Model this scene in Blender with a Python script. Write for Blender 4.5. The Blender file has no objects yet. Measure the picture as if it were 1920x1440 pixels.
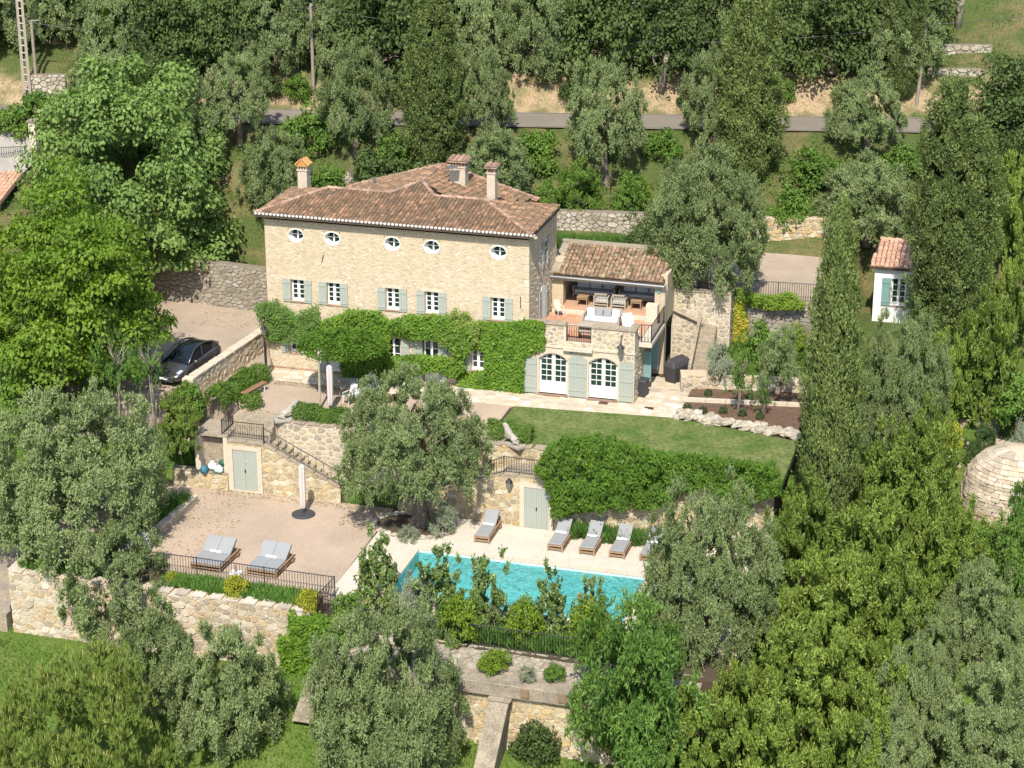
import bpy, math, random
import numpy as np
from mathutils import Vector, Matrix

# ------------------------------------------------------------------ camera, sky, sun, exposure
scene = bpy.context.scene
COL = scene.collection
F, PITCH, YAW, D0 = 3900.0, math.radians(21), math.radians(15.7), 106.0
FW = np.array([-math.sin(YAW) * math.cos(PITCH), math.cos(YAW) * math.cos(PITCH), -math.sin(PITCH)])
RT = np.array([math.cos(YAW), math.sin(YAW), 0.0])
UP = np.cross(RT, FW)


def ray(px, py):
    return FW + RT * (px - 960) / F - UP * (py - 720) / F


CAMP = -ray(991, 737) * D0
cam_d = bpy.data.cameras.new("camera")
cam = bpy.data.objects.new("camera", cam_d)
COL.objects.link(cam)
cam.location = CAMP
cam.rotation_euler = (math.pi / 2 - PITCH, 0, YAW)
cam_d.sensor_width = 36
cam_d.lens = 36 * F / 1920
cam_d.clip_start = 1
cam_d.clip_end = 2000
scene.camera = cam

SUN_EL, SUN_OFF = math.radians(50), math.radians(7)
fh = Vector((-math.sin(YAW), math.cos(YAW), 0))
rh = Vector((math.cos(YAW), math.sin(YAW), 0))
sd = (-math.sin(SUN_OFF) * rh - math.cos(SUN_OFF) * fh) * math.cos(SUN_EL) + Vector((0, 0, math.sin(SUN_EL)))
world = bpy.data.worlds.new("World")
scene.world = world
world.use_nodes = True
wn = world.node_tree
sky = wn.nodes.new("ShaderNodeTexSky")
sky.sky_type = 'NISHITA'
sky.sun_disc = False
sky.sun_elevation = SUN_EL
sky.sun_rotation = math.atan2(sd.x, sd.y)
bg = wn.nodes["Background"]
bg.inputs[1].default_value = 0.15
wn.links.new(sky.outputs[0], bg.inputs[0])
sun_d = bpy.data.lights.new("sun", 'SUN')
sun_d.energy = 4.2
sun_d.angle = math.radians(0.55)
sun_d.color = (1.0, 0.94, 0.84)
sun = bpy.data.objects.new("sun", sun_d)
COL.objects.link(sun)
sun.rotation_euler = sd.to_track_quat('Z', 'Y').to_euler()
vs = scene.view_settings
vs.view_transform = 'Standard'
vs.look = 'None'
vs.exposure = 0.93
vs.gamma = 1
vs.use_curve_mapping = False
scene.cycles.max_bounces = 6
scene.cycles.diffuse_bounces = 3
scene.cycles.transparent_max_bounces = 8
scene.cycles.use_denoising = True

R = random.Random(7)
NR = np.random.default_rng(11)


# ------------------------------------------------------------------ pixel helpers (photo pixels, 1920 x 1440)
def G(px, py, z=0.0):
    r = ray(px, py)
    return CAMP + r * ((z - CAMP[2]) / r[2])


def GY(px, py, y=0.0):
    r = ray(px, py)
    return CAMP + r * ((y - CAMP[1]) / r[1])


def GX(px, py, x=0.0):
    r = ray(px, py)
    return CAMP + r * ((x - CAMP[0]) / r[0])


VP = [-150, -60, -32, -20, -8, 0, 8, 14, 17, 23.4, 26.8, 29.5, 45, 200]
ZP = [-48, -22, -10, -6.4, -3.4, -.6, 1.5, 3.4, 4.8, 8, 8, 10.4, 16.5, 84]


def hz(x, y):
    """height of the natural hillside, cut down under the built terraces"""
    x = np.asarray(x, float)
    y = np.asarray(y, float)
    v = y * .977 - x * .215
    v = np.where(y < -6, y, v)
    t = np.clip((y + 6) / 12, 0, 1)
    v = np.where((y >= -6) & (y < 6), y * (1 - t) + (y * .977 - x * .215) * t, v)
    z = np.interp(v, VP, ZP)
    bump = .25 * np.sin(x * .31 + y * .17) + .18 * np.sin(x * .13 - y * .41) + .1 * np.sin(x * .9 + 1) * np.cos(y * .8)
    flat = (v > 22.5) & (v < 27.6)
    z = z + np.where(flat, 0, bump)
    low = (x > -19) & (x < 13.5) & (y > -19.8) & (y <= -8)
    z = np.where(low, np.minimum(z, -6.5), z)
    mid = (x > -26) & (x < 14) & (y > -8) & (y < 12.6)
    z = np.where(mid, np.minimum(z, -1.2), z)
    cot = (x > 14.5) & (x < 23) & (y > 10.5) & (y < 18.5)
    z = np.where(cot, np.minimum(z, 1.0), z)
    ter = (x > 6) & (x < 17) & (y > 7.5) & (y < 16.6)
    z = np.where(ter, np.minimum(z, 2.4), z)
    return z


def hit(px, py):
    """where the line of sight through a photo pixel meets the hillside"""
    r = ray(px, py)
    t = np.arange(60, 420, .25)
    p = CAMP[None, :] + r[None, :] * t[:, None]
    below = np.nonzero(p[:, 2] < hz(p[:, 0], p[:, 1]))[0]
    return p[below[0]] if len(below) else p[-1]


def scale_at(p):
    return F / float((np.array(p) - CAMP) @ FW)


# ------------------------------------------------------------------ materials
def nodes_of(name):
    m = bpy.data.materials.new(name)
    m.use_nodes = True
    nt = m.node_tree
    return m, nt, nt.nodes["Principled BSDF"]


def mixc(nt, fac, a, b, mode='MIX'):
    n = nt.nodes.new("ShaderNodeMix")
    n.data_type = 'RGBA'
    n.blend_type = mode
    for k, v in ((0, fac), (6, a), (7, b)):
        if hasattr(v, 'is_output'):
            nt.links.new(v, n.inputs[k])
        elif k == 0:
            n.inputs[0].default_value = v
        else:
            n.inputs[k].default_value = (*v, 1)
    return n.outputs[2]


def noise(nt, vec, scale, detail=4, rough=.6):
    n = nt.nodes.new("ShaderNodeTexNoise")
    n.inputs["Scale"].default_value = scale
    n.inputs["Detail"].default_value = detail
    n.inputs["Roughness"].default_value = rough
    nt.links.new(vec, n.inputs["Vector"])
    return n.outputs["Fac"]


def ramp(nt, fac, stops, const=False):
    n = nt.nodes.new("ShaderNodeValToRGB")
    cr = n.color_ramp
    if const:
        cr.interpolation = 'CONSTANT'
    while len(cr.elements) < len(stops):
        cr.elements.new(.5)
    for e, (p, c) in zip(cr.elements, stops):
        e.position = p
        e.color = (*c, 1) if len(c) == 3 else c
    nt.links.new(fac, n.inputs[0])
    return n.outputs[0]


def math_n(nt, op, a, b=0.0):
    n = nt.nodes.new("ShaderNodeMath")
    n.operation = op
    for k, v in ((0, a), (1, b)):
        if hasattr(v, 'is_output'):
            nt.links.new(v, n.inputs[k])
        else:
            n.inputs[k].default_value = v
    return n.outputs[0]


def pos(nt):
    return nt.nodes.new("ShaderNodeNewGeometry").outputs["Position"]


def tint_fac(nt):
    a = nt.nodes.new("ShaderNodeAttribute")
    a.attribute_name = "tint"
    oi = nt.nodes.new("ShaderNodeObjectInfo")
    return math_n(nt, 'FRACT', math_n(nt, 'ADD', a.outputs["Fac"], oi.outputs["Random"]))


K = .80          # surfaces other than leaves, against the exposure above


def M(name, base, base2=None, scale=3.0, fine=25.0, finev=.25, rough=.85, bump=0.0, bscale=None, spec=.25, metal=0.0):
    """rough outdoor surface: two tones in large patches, fine grain on top"""
    m, nt, b = nodes_of(name)
    p = pos(nt)
    base2 = tuple(c * K for c in (base2 or tuple(c * .8 for c in base)))
    base = tuple(c * K for c in base)
    c = mixc(nt, ramp(nt, noise(nt, p, scale), [(.35, (0, 0, 0)), (.65, (1, 1, 1))]), base, base2)
    g = ramp(nt, noise(nt, p, fine, 2), [(.3, (1 - finev,) * 3), (.7, (1 + finev,) * 3)])
    c = mixc(nt, 1.0, c, g, 'MULTIPLY')
    nt.links.new(c, b.inputs["Base Color"])
    b.inputs["Roughness"].default_value = rough
    b.inputs["Specular IOR Level"].default_value = spec
    b.inputs["Metallic"].default_value = metal
    if bump:
        bn = nt.nodes.new("ShaderNodeBump")
        bn.inputs["Strength"].default_value = bump
        bn.inputs["Distance"].default_value = .05
        nt.links.new(noise(nt, p, bscale or fine, 5), bn.inputs["Height"])
        nt.links.new(bn.outputs[0], b.inputs["Normal"])
    return m


def MT(name, cols, rough=.85, grain=14.0, gv=.22, bump=.4, patch=None, streak=0.0):
    """stones, tiles, slabs: each piece takes its own colour from a palette; grain and optional lichen patches on top"""
    m, nt, b = nodes_of(name)
    p = pos(nt)
    n = len(cols)
    cols = [tuple(c_ * K for c_ in col) for col in cols]
    c = ramp(nt, tint_fac(nt), [(i / n, col) for i, col in enumerate(cols)], const=True)
    g = ramp(nt, noise(nt, p, grain, 4), [(.3, (1 - gv,) * 3), (.7, (1 + gv,) * 3)])
    c = mixc(nt, 1.0, c, g, 'MULTIPLY')
    if patch:
        col, sc, lo, hi = patch
        col = tuple(c_ * K for c_ in col)
        c = mixc(nt, ramp(nt, noise(nt, p, sc, 5), [(lo, (0, 0, 0)), (hi, (1, 1, 1))]), c, col)
    if streak:   # rain streaks down the wall
        mp = nt.nodes.new("ShaderNodeMapping")
        mp.inputs["Scale"].default_value = (2.6, 2.6, .28)
        nt.links.new(p, mp.inputs["Vector"])
        c = mixc(nt, 1.0, c, ramp(nt, noise(nt, mp.outputs[0], 1.0, 5, .65), [(.42, (1, 1, 1)), (.72, (1 - streak,) * 3)]), 'MULTIPLY')
    nt.links.new(c, b.inputs["Base Color"])
    b.inputs["Roughness"].default_value = rough
    b.inputs["Specular IOR Level"].default_value = .2
    if bump:
        bn = nt.nodes.new("ShaderNodeBump")
        bn.inputs["Strength"].default_value = bump
        bn.inputs["Distance"].default_value = .03
        nt.links.new(noise(nt, p, grain * 2, 4), bn.inputs["Height"])
        nt.links.new(bn.outputs[0], b.inputs["Normal"])
    return m


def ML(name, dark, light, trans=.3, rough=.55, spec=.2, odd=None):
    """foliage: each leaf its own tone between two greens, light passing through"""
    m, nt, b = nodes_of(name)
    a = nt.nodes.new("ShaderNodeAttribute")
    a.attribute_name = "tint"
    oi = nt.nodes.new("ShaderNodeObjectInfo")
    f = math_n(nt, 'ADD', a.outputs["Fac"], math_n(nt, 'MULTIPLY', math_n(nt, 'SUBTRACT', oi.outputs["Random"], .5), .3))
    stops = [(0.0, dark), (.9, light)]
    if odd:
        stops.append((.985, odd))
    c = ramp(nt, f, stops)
    nt.links.new(c, b.inputs["Base Color"])
    b.inputs["Roughness"].default_value = rough
    b.inputs["Specular IOR Level"].default_value = spec
    tr = nt.nodes.new("ShaderNodeBsdfTranslucent")
    nt.links.new(mixc(nt, 1.0, c, (1.25, 1.25, .7), 'MULTIPLY'), tr.inputs["Color"])
    mx = nt.nodes.new("ShaderNodeMixShader")
    mx.inputs[0].default_value = trans
    out = nt.nodes["Material Output"]
    nt.links.new(b.outputs[0], mx.inputs[1])
    nt.links.new(tr.outputs[0], mx.inputs[2])
    nt.links.new(mx.outputs[0], out.inputs["Surface"])
    return m


def MS(name, col, rough=.5, metal=0.0, spec=.5, coat=0.0):
    m, nt, b = nodes_of(name)
    p = pos(nt)
    col = tuple(c * (K if max(col) > .1 else 1) for c in col)
    g = ramp(nt, noise(nt, p, 9, 3), [(.3, tuple(c * .9 for c in col)), (.7, tuple(min(1, c * 1.08) for c in col))])
    nt.links.new(g, b.inputs["Base Color"])
    b.inputs["Roughness"].default_value = rough
    b.inputs["Metallic"].default_value = metal
    b.inputs["Specular IOR Level"].default_value = spec
    b.inputs["Coat Weight"].default_value = coat
    return m


X = {}
X['meadow'] = M("meadow", (.075, .13, .022), (.06, .11, .02), 1.2, 30, .35, .9, .6, 40)
X['lawn'] = M("lawn", (.07, .125, .02), (.165, .185, .06), .7, 5, .38, .9, .7, 40)
X['gravel'] = M("pink_gravel", (.455, .35, .26), (.37, .29, .215), .35, 16, .22, .95, .35, 60)
X['drive_gravel'] = M("pale_gravel", (.43, .335, .25), (.34, .27, .20), .4, 20, .2, .95, .35, 60)
X['concrete_drive'] = M("grey_drive", (.32, .295, .255), (.28, .255, .225), .7, 12, .12, .9)
X['deck'] = M("pale_deck_stone", (.57, .51, .42), (.52, .465, .38), 1.2, 9, .1, .7, .1)
X['asphalt'] = M("asphalt", (.235, .205, .165), (.205, .18, .145), .3, 18, .15, .95, spec=.03)
X['roadline'] = M("road_paint", (.30, .285, .25), None, 2, 12, .2, .95, spec=.03)
X['hill'] = M("dry_hillside", (.20, .17, .085), (.10, .13, .04), .35, 6, .4, .95, .6, 12)
X['bank'] = M("sandy_bank", (.40, .29, .17), (.30, .23, .12), .6, 5, .3, .95, .8, 8)
X['soil'] = M("dark_soil", (.09, .065, .04), (.06, .05, .03), 2, 20, .3, .95, .5)
X['mulch'] = M("bark_mulch", (.17, .10, .065), (.12, .075, .05), 3, 22, .45, .95, .9, 30)
X['mortar'] = M("pale_lime_mortar", (.53, .44, .31), (.49, .40, .28), 1.5, 20, .15, .95, .3)
X['mortar_light'] = M("light_mortar", (.57, .50, .375), (.51, .44, .325), 1.5, 20, .12, .95, .3)
X['mortar_dark'] = M("dark_joint", (.24, .20, .145), (.19, .16, .115), 2, 20, .2, .95, .3)
X['plaster'] = M("cream_plaster", (.60, .52, .40), (.55, .47, .36), 1.5, 14, .1, .9, .1)
X['white_plaster'] = M("white_plaster", (.78, .77, .74), (.72, .71, .68), 1, 10, .05, .85)
X['trim'] = M("pale_stone_trim", (.56, .49, .375), (.51, .44, .335), 2, 14, .12, .85, .1)
X['coping'] = M("weathered_coping", (.38, .31, .22), (.27, .23, .17), 3, 16, .3, .9, .4)
X['plug'] = M("eave_mortar", (.68, .66, .62), (.42, .40, .37), 9, 20, .2, .9)
X['concrete'] = M("old_concrete", (.33, .28, .21), (.21, .18, .135), 1.8, 16, .35, .92, .4)
X['terracotta'] = MT("terracotta_floor", [(.50, .27, .16), (.46, .25, .15), (.54, .31, .2), (.48, .29, .19)], .8, 10, .12, .15)
X['facade_stone'] = MT("warm_facade_stone", [(.535, .445, .315), (.515, .425, .295), (.545, .455, .325), (.50, .41, .28), (.585, .50, .37), (.51, .415, .28), (.54, .45, .315)], .9, 7, .10, .2,
                       patch=((.47, .38, .255), .8, .55, .82), streak=.13)
X['wing_stone'] = MT("grey_tan_stone", [(.44, .37, .27), (.37, .31, .23), (.50, .43, .32), (.31, .27, .21), (.46, .37, .25), (.40, .34, .26)], .9, 10, .2, .4)
X['terrace_stone'] = MT("golden_rubble_stone", [(.46, .37, .22), (.40, .33, .21), (.52, .44, .29), (.36, .29, .18), (.50, .37, .19), (.55, .49, .36), (.43, .34, .2)], .9, 9, .2, .5, patch=((.28, .235, .155), 1.2, .5, .78))
X['cream_stone'] = MT("cream_retaining_stone", [(.48, .41, .30), (.43, .36, .255), (.52, .455, .345), (.42, .32, .19), (.48, .375, .235), (.36, .305, .225), (.53, .475, .375)], .9, 9, .18, .5, patch=((.31, .275, .19), 1.3, .52, .78))
X['dry_stone'] = MT("grey_drystone", [(.30, .265, .21), (.25, .22, .175), (.35, .30, .235), (.28, .235, .18), (.32, .29, .24)], .95, 8, .25, .5)
X['pale_rock'] = MT("pale_limestone", [(.40, .36, .285), (.35, .31, .24), (.45, .41, .335), (.31, .27, .20), (.40, .34, .25)], .95, 7, .3, .6)
X['apron_rock'] = MT("weathered_apron_stone", [(.30, .26, .20), (.25, .22, .17), (.34, .30, .235), (.28, .235, .175)], .95, 6, .35, .6)
X['hut_stone'] = MT("warm_hut_stone", [(.48, .41, .31), (.42, .35, .26), (.54, .47, .37), (.38, .31, .225), (.50, .42, .30)], .95, 7, .25, .6, patch=((.30, .25, .18), 1.5, .55, .75))
X['flag'] = MT("flagstone", [(.52, .46, .37), (.46, .40, .32), (.57, .51, .42), (.42, .36, .28), (.50, .42, .31), (.60, .55, .46)], .85, 9, .16, .3)
X['tile'] = MT("old_canal_tile", [(.235, .145, .085), (.19, .122, .075), (.29, .175, .10), (.22, .135, .08), (.37, .215, .13), (.19, .12, .075), (.25, .155, .09), (.31, .185, .11), (.165, .11, .07), (.22, .14, .083)], .9, 12, .3, .3,
                patch=((.13, .098, .062), 2.6, .47, .68))
X['tile_lichen'] = MT("lichen_canal_tile", [(.38, .23, .14), (.30, .20, .12), (.44, .29, .19), (.33, .23, .14), (.42, .34, .22), (.28, .18, .12)], .9, 12, .3, .3,
                      patch=((.13, .10, .06), 3.5, .42, .64))
X['tile_new'] = MT("pink_canal_tile", [(.52, .30, .20), (.46, .27, .18), (.56, .35, .25), (.50, .32, .22)], .85, 10, .15, .2)
X['tile_orange'] = MT("orange_tile", [(.44, .22, .07), (.40, .24, .10), (.46, .26, .12)], .85, 10, .25, .2)
X['ridge'] = MT("pink_ridge_tile", [(.36, .225, .16), (.30, .19, .135), (.42, .28, .2), (.26, .17, .12)], .9, 10, .25, .2, patch=((.16, .12, .09), 3, .5, .7))
X['under_tile'] = M("under_tile", (.10, .07, .05), (.08, .055, .04), 3, 20, .3, .95)
X['white'] = MS("white_paint", (.78, .77, .73), .5)
X['shutter'] = M("sage_paint", (.345, .37, .315), (.33, .355, .305), 1.5, 12, .05, .6)
X['shutter_teal'] = M("teal_paint", (.20, .33, .31), (.18, .30, .28), 1.5, 12, .06, .6)
X['glass'] = MS("dark_window_glass", (.012, .03, .024), .06, 0, .7)
X['iron'] = MS("black_iron", (.02, .02, .022), .5, .3)
X['teak'] = M("teak", (.36, .23, .13), (.30, .19, .11), 4, 18, .15, .65)
X['grey_teak'] = M("weathered_teak", (.42, .37, .29), (.36, .31, .24), 4, 18, .15, .7)
X['brown_wood'] = M("brown_wood", (.28, .16, .09), (.23, .13, .07), 4, 18, .15, .6)
X['grey_cushion'] = M("grey_cushion", (.275, .28, .28), (.26, .265, .265), 2, 40, .05, .95)
X['pale_cushion'] = M("pale_cushion", (.58, .59, .60), None, 2, 40, .05, .95)
X['towel'] = MS("white_towel", (.82, .81, .79), .95)
X['parasol'] = M("pinkish_parasol", (.60, .53, .50), (.56, .49, .47), 3, 20, .05, .9)
X['dark_plastic'] = MS("dark_plastic", (.035, .037, .04), .55)
X['bbq_cover'] = MS("black_cover", (.035, .034, .034), .7)
X['bark'] = M("olive_bark", (.24, .19, .14), (.15, .12, .09), 6, 14, .35, .95, .8, 10)
X['pale_bark'] = M("pale_bark", (.32, .28, .22), (.22, .19, .15), 5, 14, .3, .95, .5)
X['pole_wood'] = M("grey_pole_wood", (.30, .26, .21), (.25, .21, .17), 3, 20, .2, .9)
X['pole_concrete'] = M("pole_concrete", (.42, .36, .29), (.37, .32, .26), 3, 20, .15, .9)
X['chimney'] = M("chimney_render", (.50, .42, .32), (.45, .38, .29), 2, 14, .12, .9)
X['zinc'] = MS("zinc", (.38, .39, .39), .4, .8)
X['statue'] = M("statue_stone", (.42, .38, .32), (.30, .28, .23), 4, 20, .25, .9, .4)
X['car'] = MS("dark_grey_car_paint", (.15, .14, .135), .3, .75, .5, 1.0)
X['car_glass'] = MS("car_glass", (.006, .009, .012), .04, 0, .8)
X['tyre'] = MS("tyre_rubber", (.018, .018, .018), .85)
X['rim'] = MS("dark_rim", (.10, .10, .105), .35, .8)
X['lamp_glass'] = MS("headlight", (.55, .57, .6), .1, .2, .8)
X['blue_bag'] = MS("blue_bag", (.03, .14, .20), .6)
X['green_bag'] = MS("green_bag", (.02, .09, .06), .6)
X['mint_bag'] = MS("mint_bag", (.45, .60, .56), .6)
X['striped'] = None
X['pool_tile'] = M("pool_lining", (.58, .74, .72), (.44, .66, .66), 1.6, 6, .14, .6)  # two tones and grain paint the rippled light mottling into the lining

m, nt, b = nodes_of("striped_cushion")
tc = nt.nodes.new("ShaderNodeTexCoord")
wv = nt.nodes.new("ShaderNodeTexWave")
wv.inputs["Scale"].default_value = 5.5
nt.links.new(tc.outputs["Object"], wv.inputs["Vector"])
nt.links.new(ramp(nt, wv.outputs["Fac"], [(.0, (.30, .34, .42)), (.22, (.74, .74, .74))], const=True), b.inputs["Base Color"])
b.inputs["Roughness"].default_value = .95
X['striped'] = m

m, nt, b = nodes_of("pool_water")
for l in list(nt.links):
    nt.links.remove(l)
p = pos(nt)
bn = nt.nodes.new("ShaderNodeBump")
bn.inputs["Strength"].default_value = .55
bn.inputs["Distance"].default_value = .15
nt.links.new(noise(nt, p, 4.5, 4), bn.inputs["Height"])
tr = nt.nodes.new("ShaderNodeBsdfTransparent")
tr.inputs[0].default_value = (.43, .78, .79, 1)
gl = nt.nodes.new("ShaderNodeBsdfGlossy")
gl.inputs["Roughness"].default_value = .05
nt.links.new(bn.outputs[0], gl.inputs["Normal"])
fr = nt.nodes.new("ShaderNodeFresnel")
fr.inputs["IOR"].default_value = 1.33
nt.links.new(bn.outputs[0], fr.inputs["Normal"])
mx = nt.nodes.new("ShaderNodeMixShader")
nt.links.new(fr.outputs[0], mx.inputs[0])
nt.links.new(tr.outputs[0], mx.inputs[1])
nt.links.new(gl.outputs[0], mx.inputs[2])
nt.links.new(mx.outputs[0], nt.nodes["Material Output"].inputs["Surface"])
X['water'] = m

X['L_olive'] = ML("olive_leaf", (.088, .125, .042), (.25, .31, .13), .3, .6, .2)
X['L_cypress'] = ML("cypress_leaf", (.05, .074, .02), (.195, .25, .073), .2, .7)
X['L_plane'] = ML("plane_leaf", (.07, .125, .026), (.20, .295, .08), .4)
X['L_lime'] = ML("yellow_green_leaf", (.068, .13, .013), (.175, .27, .03), .45)
X['L_laurel'] = ML("laurel_leaf", (.065, .11, .018), (.225, .30, .055), .34, .5, .25)
X['L_pine'] = ML("pine_needle", (.055, .09, .016), (.235, .30, .068), .28)
X['L_oak'] = ML("oak_leaf", (.024, .042, .012), (.10, .145, .042), .25, .6, .12)
X['L_ash'] = ML("ash_leaf", (.055, .12, .022), (.175, .29, .06), .38)
X['L_ivy'] = ML("ivy_leaf", (.05, .115, .010), (.145, .25, .028), .35)
X['L_wisteria'] = ML("wisteria_leaf", (.04, .095, .010), (.14, .245, .03), .4)
X['L_shrub'] = ML("shrub_leaf", (.045, .10, .014), (.135, .225, .036), .3)
X['L_bright'] = ML("bright_leaf", (.085, .15, .012), (.19, .27, .03), .35)
X['L_gold'] = ML("golden_leaf", (.15, .19, .015), (.34, .34, .03), .3, odd=(.4, .2, .04))
X['L_magnolia'] = ML("magnolia_leaf", (.06, .11, .024), (.20, .27, .08), .28, .4, .4, odd=(.28, .18, .06))
X['L_grass'] = ML("grass_blade", (.05, .105, .014), (.125, .205, .035), .35)
X['L_iris'] = ML("iris_blade", (.05, .115, .022), (.14, .26, .05), .35)
X['L_box'] = ML("box_leaf", (.03, .06, .018), (.075, .125, .035), .2)
X['L_silver'] = ML("silver_leaf", (.15, .18, .11), (.30, .33, .22), .2)
X['L_dry'] = ML("dry_weed", (.14, .13, .04), (.33, .27, .12), .3)


# ------------------------------------------------------------------ mesh helpers
class MB:
    def __init__(s):
        s.v, s.f, s.t, s.mi = [], [], [], []

    def add(s, vs, fs, tint=0.0, mi=0):
        o = len(s.v)
        s.v += [tuple(p) for p in vs]
        for f in fs:
            s.f.append([i + o for i in f])
            s.t.append(tint)
            s.mi.append(mi)
        return s

    def box(s, c, size, rz=0.0, tint=0.0, rx=0.0, taper=1.0, mi=0):
        hx, hy, hz_ = size[0] / 2, size[1] / 2, size[2] / 2
        m = Matrix.Translation(c) @ Matrix.Rotation(rz, 4, 'Z') @ Matrix.Rotation(rx, 4, 'X')
        vs = [m @ Vector((x * hx * (taper if z > 0 else 1), y * hy * (taper if z > 0 else 1), z * hz_)) for z in (-1, 1) for y in (-1, 1) for x in (-1, 1)]
        return s.add(vs, [(0, 2, 3, 1), (4, 5, 7, 6), (0, 1, 5, 4), (2, 6, 7, 3), (0, 4, 6, 2), (1, 3, 7, 5)], tint, mi)

    def bx(s, x0, x1, y0, y1, z0, z1, tint=0.0, mi=0):
        return s.box(((x0 + x1) / 2, (y0 + y1) / 2, (z0 + z1) / 2), (x1 - x0, y1 - y0, z1 - z0), 0, tint, mi=mi)

    def prism(s, poly, z0, z1, tint=0.0, mi=0):
        """vertical prism over a plan polygon; z0 / z1 numbers or per-point lists"""
        n = len(poly)
        if sum(poly[i][0] * poly[(i + 1) % n][1] - poly[(i + 1) % n][0] * poly[i][1] for i in range(n)) < 0:
            poly = poly[::-1]
            if isinstance(z1, (list, tuple)):
                z1 = list(z1)[::-1]
        a = [z0] * n if not isinstance(z0, (list, tuple)) else z0
        b_ = [z1] * n if not isinstance(z1, (list, tuple)) else z1
        vs = [(p[0], p[1], a[i]) for i, p in enumerate(poly)] + [(p[0], p[1], b_[i]) for i, p in enumerate(poly)]
        fs = [list(range(n))[::-1], list(range(n, 2 * n))] + [(i, (i + 1) % n, n + (i + 1) % n, n + i) for i in range(n)]
        return s.add(vs, fs, tint, mi)

    def slab(s, pts, thick, tint=0.0, mi=0):
        """planar 3-D polygon given thickness downwards along its normal"""
        P = [Vector(p) for p in pts]
        nrm = Vector((0, 0, 0))
        for i in range(len(P)):
            nrm += P[i].cross(P[(i + 1) % len(P)])
        nrm.normalize()
        n = len(P)
        vs = P + [p - nrm * thick for p in P]
        return s.add(vs, [list(range(n)), list(range(n, 2 * n))[::-1]] + [(i, n + i, n + (i + 1) % n, (i + 1) % n) for i in range(n)], tint, mi)

    def tube(s, pts, r, n=6, tint=0.0, cap=True, mi=0):
        P = [Vector(p) for p in pts]
        rs = r if isinstance(r, (list, tuple)) else [r] * len(P)
        vs, fs = [], []
        for i, p in enumerate(P):
            d = (P[min(i + 1, len(P) - 1)] - P[max(i - 1, 0)])
            if d.length < 1e-9:
                d = Vector((0, 0, 1))
            d.normalize()
            a = d.cross(Vector((0, 0, 1)) if abs(d.z) < .95 else Vector((1, 0, 0))).normalized()
            b_ = d.cross(a)
            for k in range(n):
                t = 2 * math.pi * k / n
                vs.append(p + (a * math.cos(t) + b_ * math.sin(t)) * rs[i])
        for i in range(len(P) - 1):
            for k in range(n):
                fs.append((i * n + k, i * n + (k + 1) % n, (i + 1) * n + (k + 1) % n, (i + 1) * n + k))
        if cap:
            fs += [list(range(n))[::-1], list(range((len(P) - 1) * n, len(P) * n))]
        return s.add(vs, fs, tint, mi)

    def lathe(s, prof, c=(0, 0, 0), n=16, tint=0.0, sx=1.0, sy=1.0, mi=0):
        vs, fs = [], []
        for r_, z in prof:
            for k in range(n):
                t = 2 * math.pi * k / n
                vs.append((c[0] + r_ * sx * math.cos(t), c[1] + r_ * sy * math.sin(t), c[2] + z))
        for i in range(len(prof) - 1):
            for k in range(n):
                fs.append((i * n + k, i * n + (k + 1) % n, (i + 1) * n + (k + 1) % n, (i + 1) * n + k))
        fs += [list(range(n))[::-1], list(range((len(prof) - 1) * n, len(prof) * n))]
        return s.add(vs, fs, tint, mi)

    def mesh(s, name):
        me = bpy.data.meshes.new(name)
        me.from_pydata(s.v, [], s.f)
        if any(s.t):
            at = me.attributes.new("tint", 'FLOAT', 'FACE')
            at.data.foreach_set("value", s.t)
        if any(s.mi):
            me.polygons.foreach_set("material_index", s.mi)
        return me


def tag(o, label=None, cat=None, group=None, kind=None):
    for k, v in (("label", label), ("category", cat), ("group", group), ("kind", kind)):
        if v:
            o[k] = v
    return o


def link(name, data, parent=None, loc=None):
    o = bpy.data.objects.new(name, data)
    COL.objects.link(o)
    if loc is not None:
        o.location = loc
    if parent is not None:
        o.parent = parent
    return o


def wloc(o):
    l = Vector(o.location)
    while o.parent is not None:
        o = o.parent
        l = l + Vector(o.location)
    return l


def ob(name, mb, mats, parent=None, world=True, smooth=False, bevel=0.0):
    """one mesh object; world=True: the mesh is in world coordinates also when its parent is an Empty elsewhere"""
    me = mb.mesh(name) if isinstance(mb, MB) else mb
    if not me.materials:
        for mm in (mats if isinstance(mats, (list, tuple)) else [mats]):
            me.materials.append(X[mm] if isinstance(mm, str) else mm)
    if smooth:
        me.polygons.foreach_set("use_smooth", [True] * len(me.polygons))
    o = link(name, me, parent)
    if parent is not None and world:
        o.location = -wloc(parent)
    if bevel:
        bv = o.modifiers.new("edge", 'BEVEL')
        bv.width = bevel
        bv.segments = 2
        bv.limit_method = 'ANGLE'
    return o


def thing(name, label, cat, loc=(0, 0, 0), rz=0.0, group=None):
    o = link(name, None, None, Vector(loc))
    o.rotation_euler.z = rz
    return tag(o, label, cat, group)


def struct(name, mb, mats, **k):
    o = ob(name, mb, mats, **k)
    o["kind"] = "structure"
    return o


def dup(root, loc=None, rz=None, label=None, group=None):
    r_ = root.copy()
    COL.objects.link(r_)
    if loc is not None:
        r_.location = loc
    if rz is not None:
        r_.rotation_euler.z = rz
    if label:
        r_["label"] = label
    if group:
        r_["group"] = group
    for ch in list(root.children):
        c = ch.copy()
        COL.objects.link(c)
        c.parent = r_
        for g in list(ch.children):
            d = g.copy()
            COL.objects.link(d)
            d.parent = c
    return r_


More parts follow.
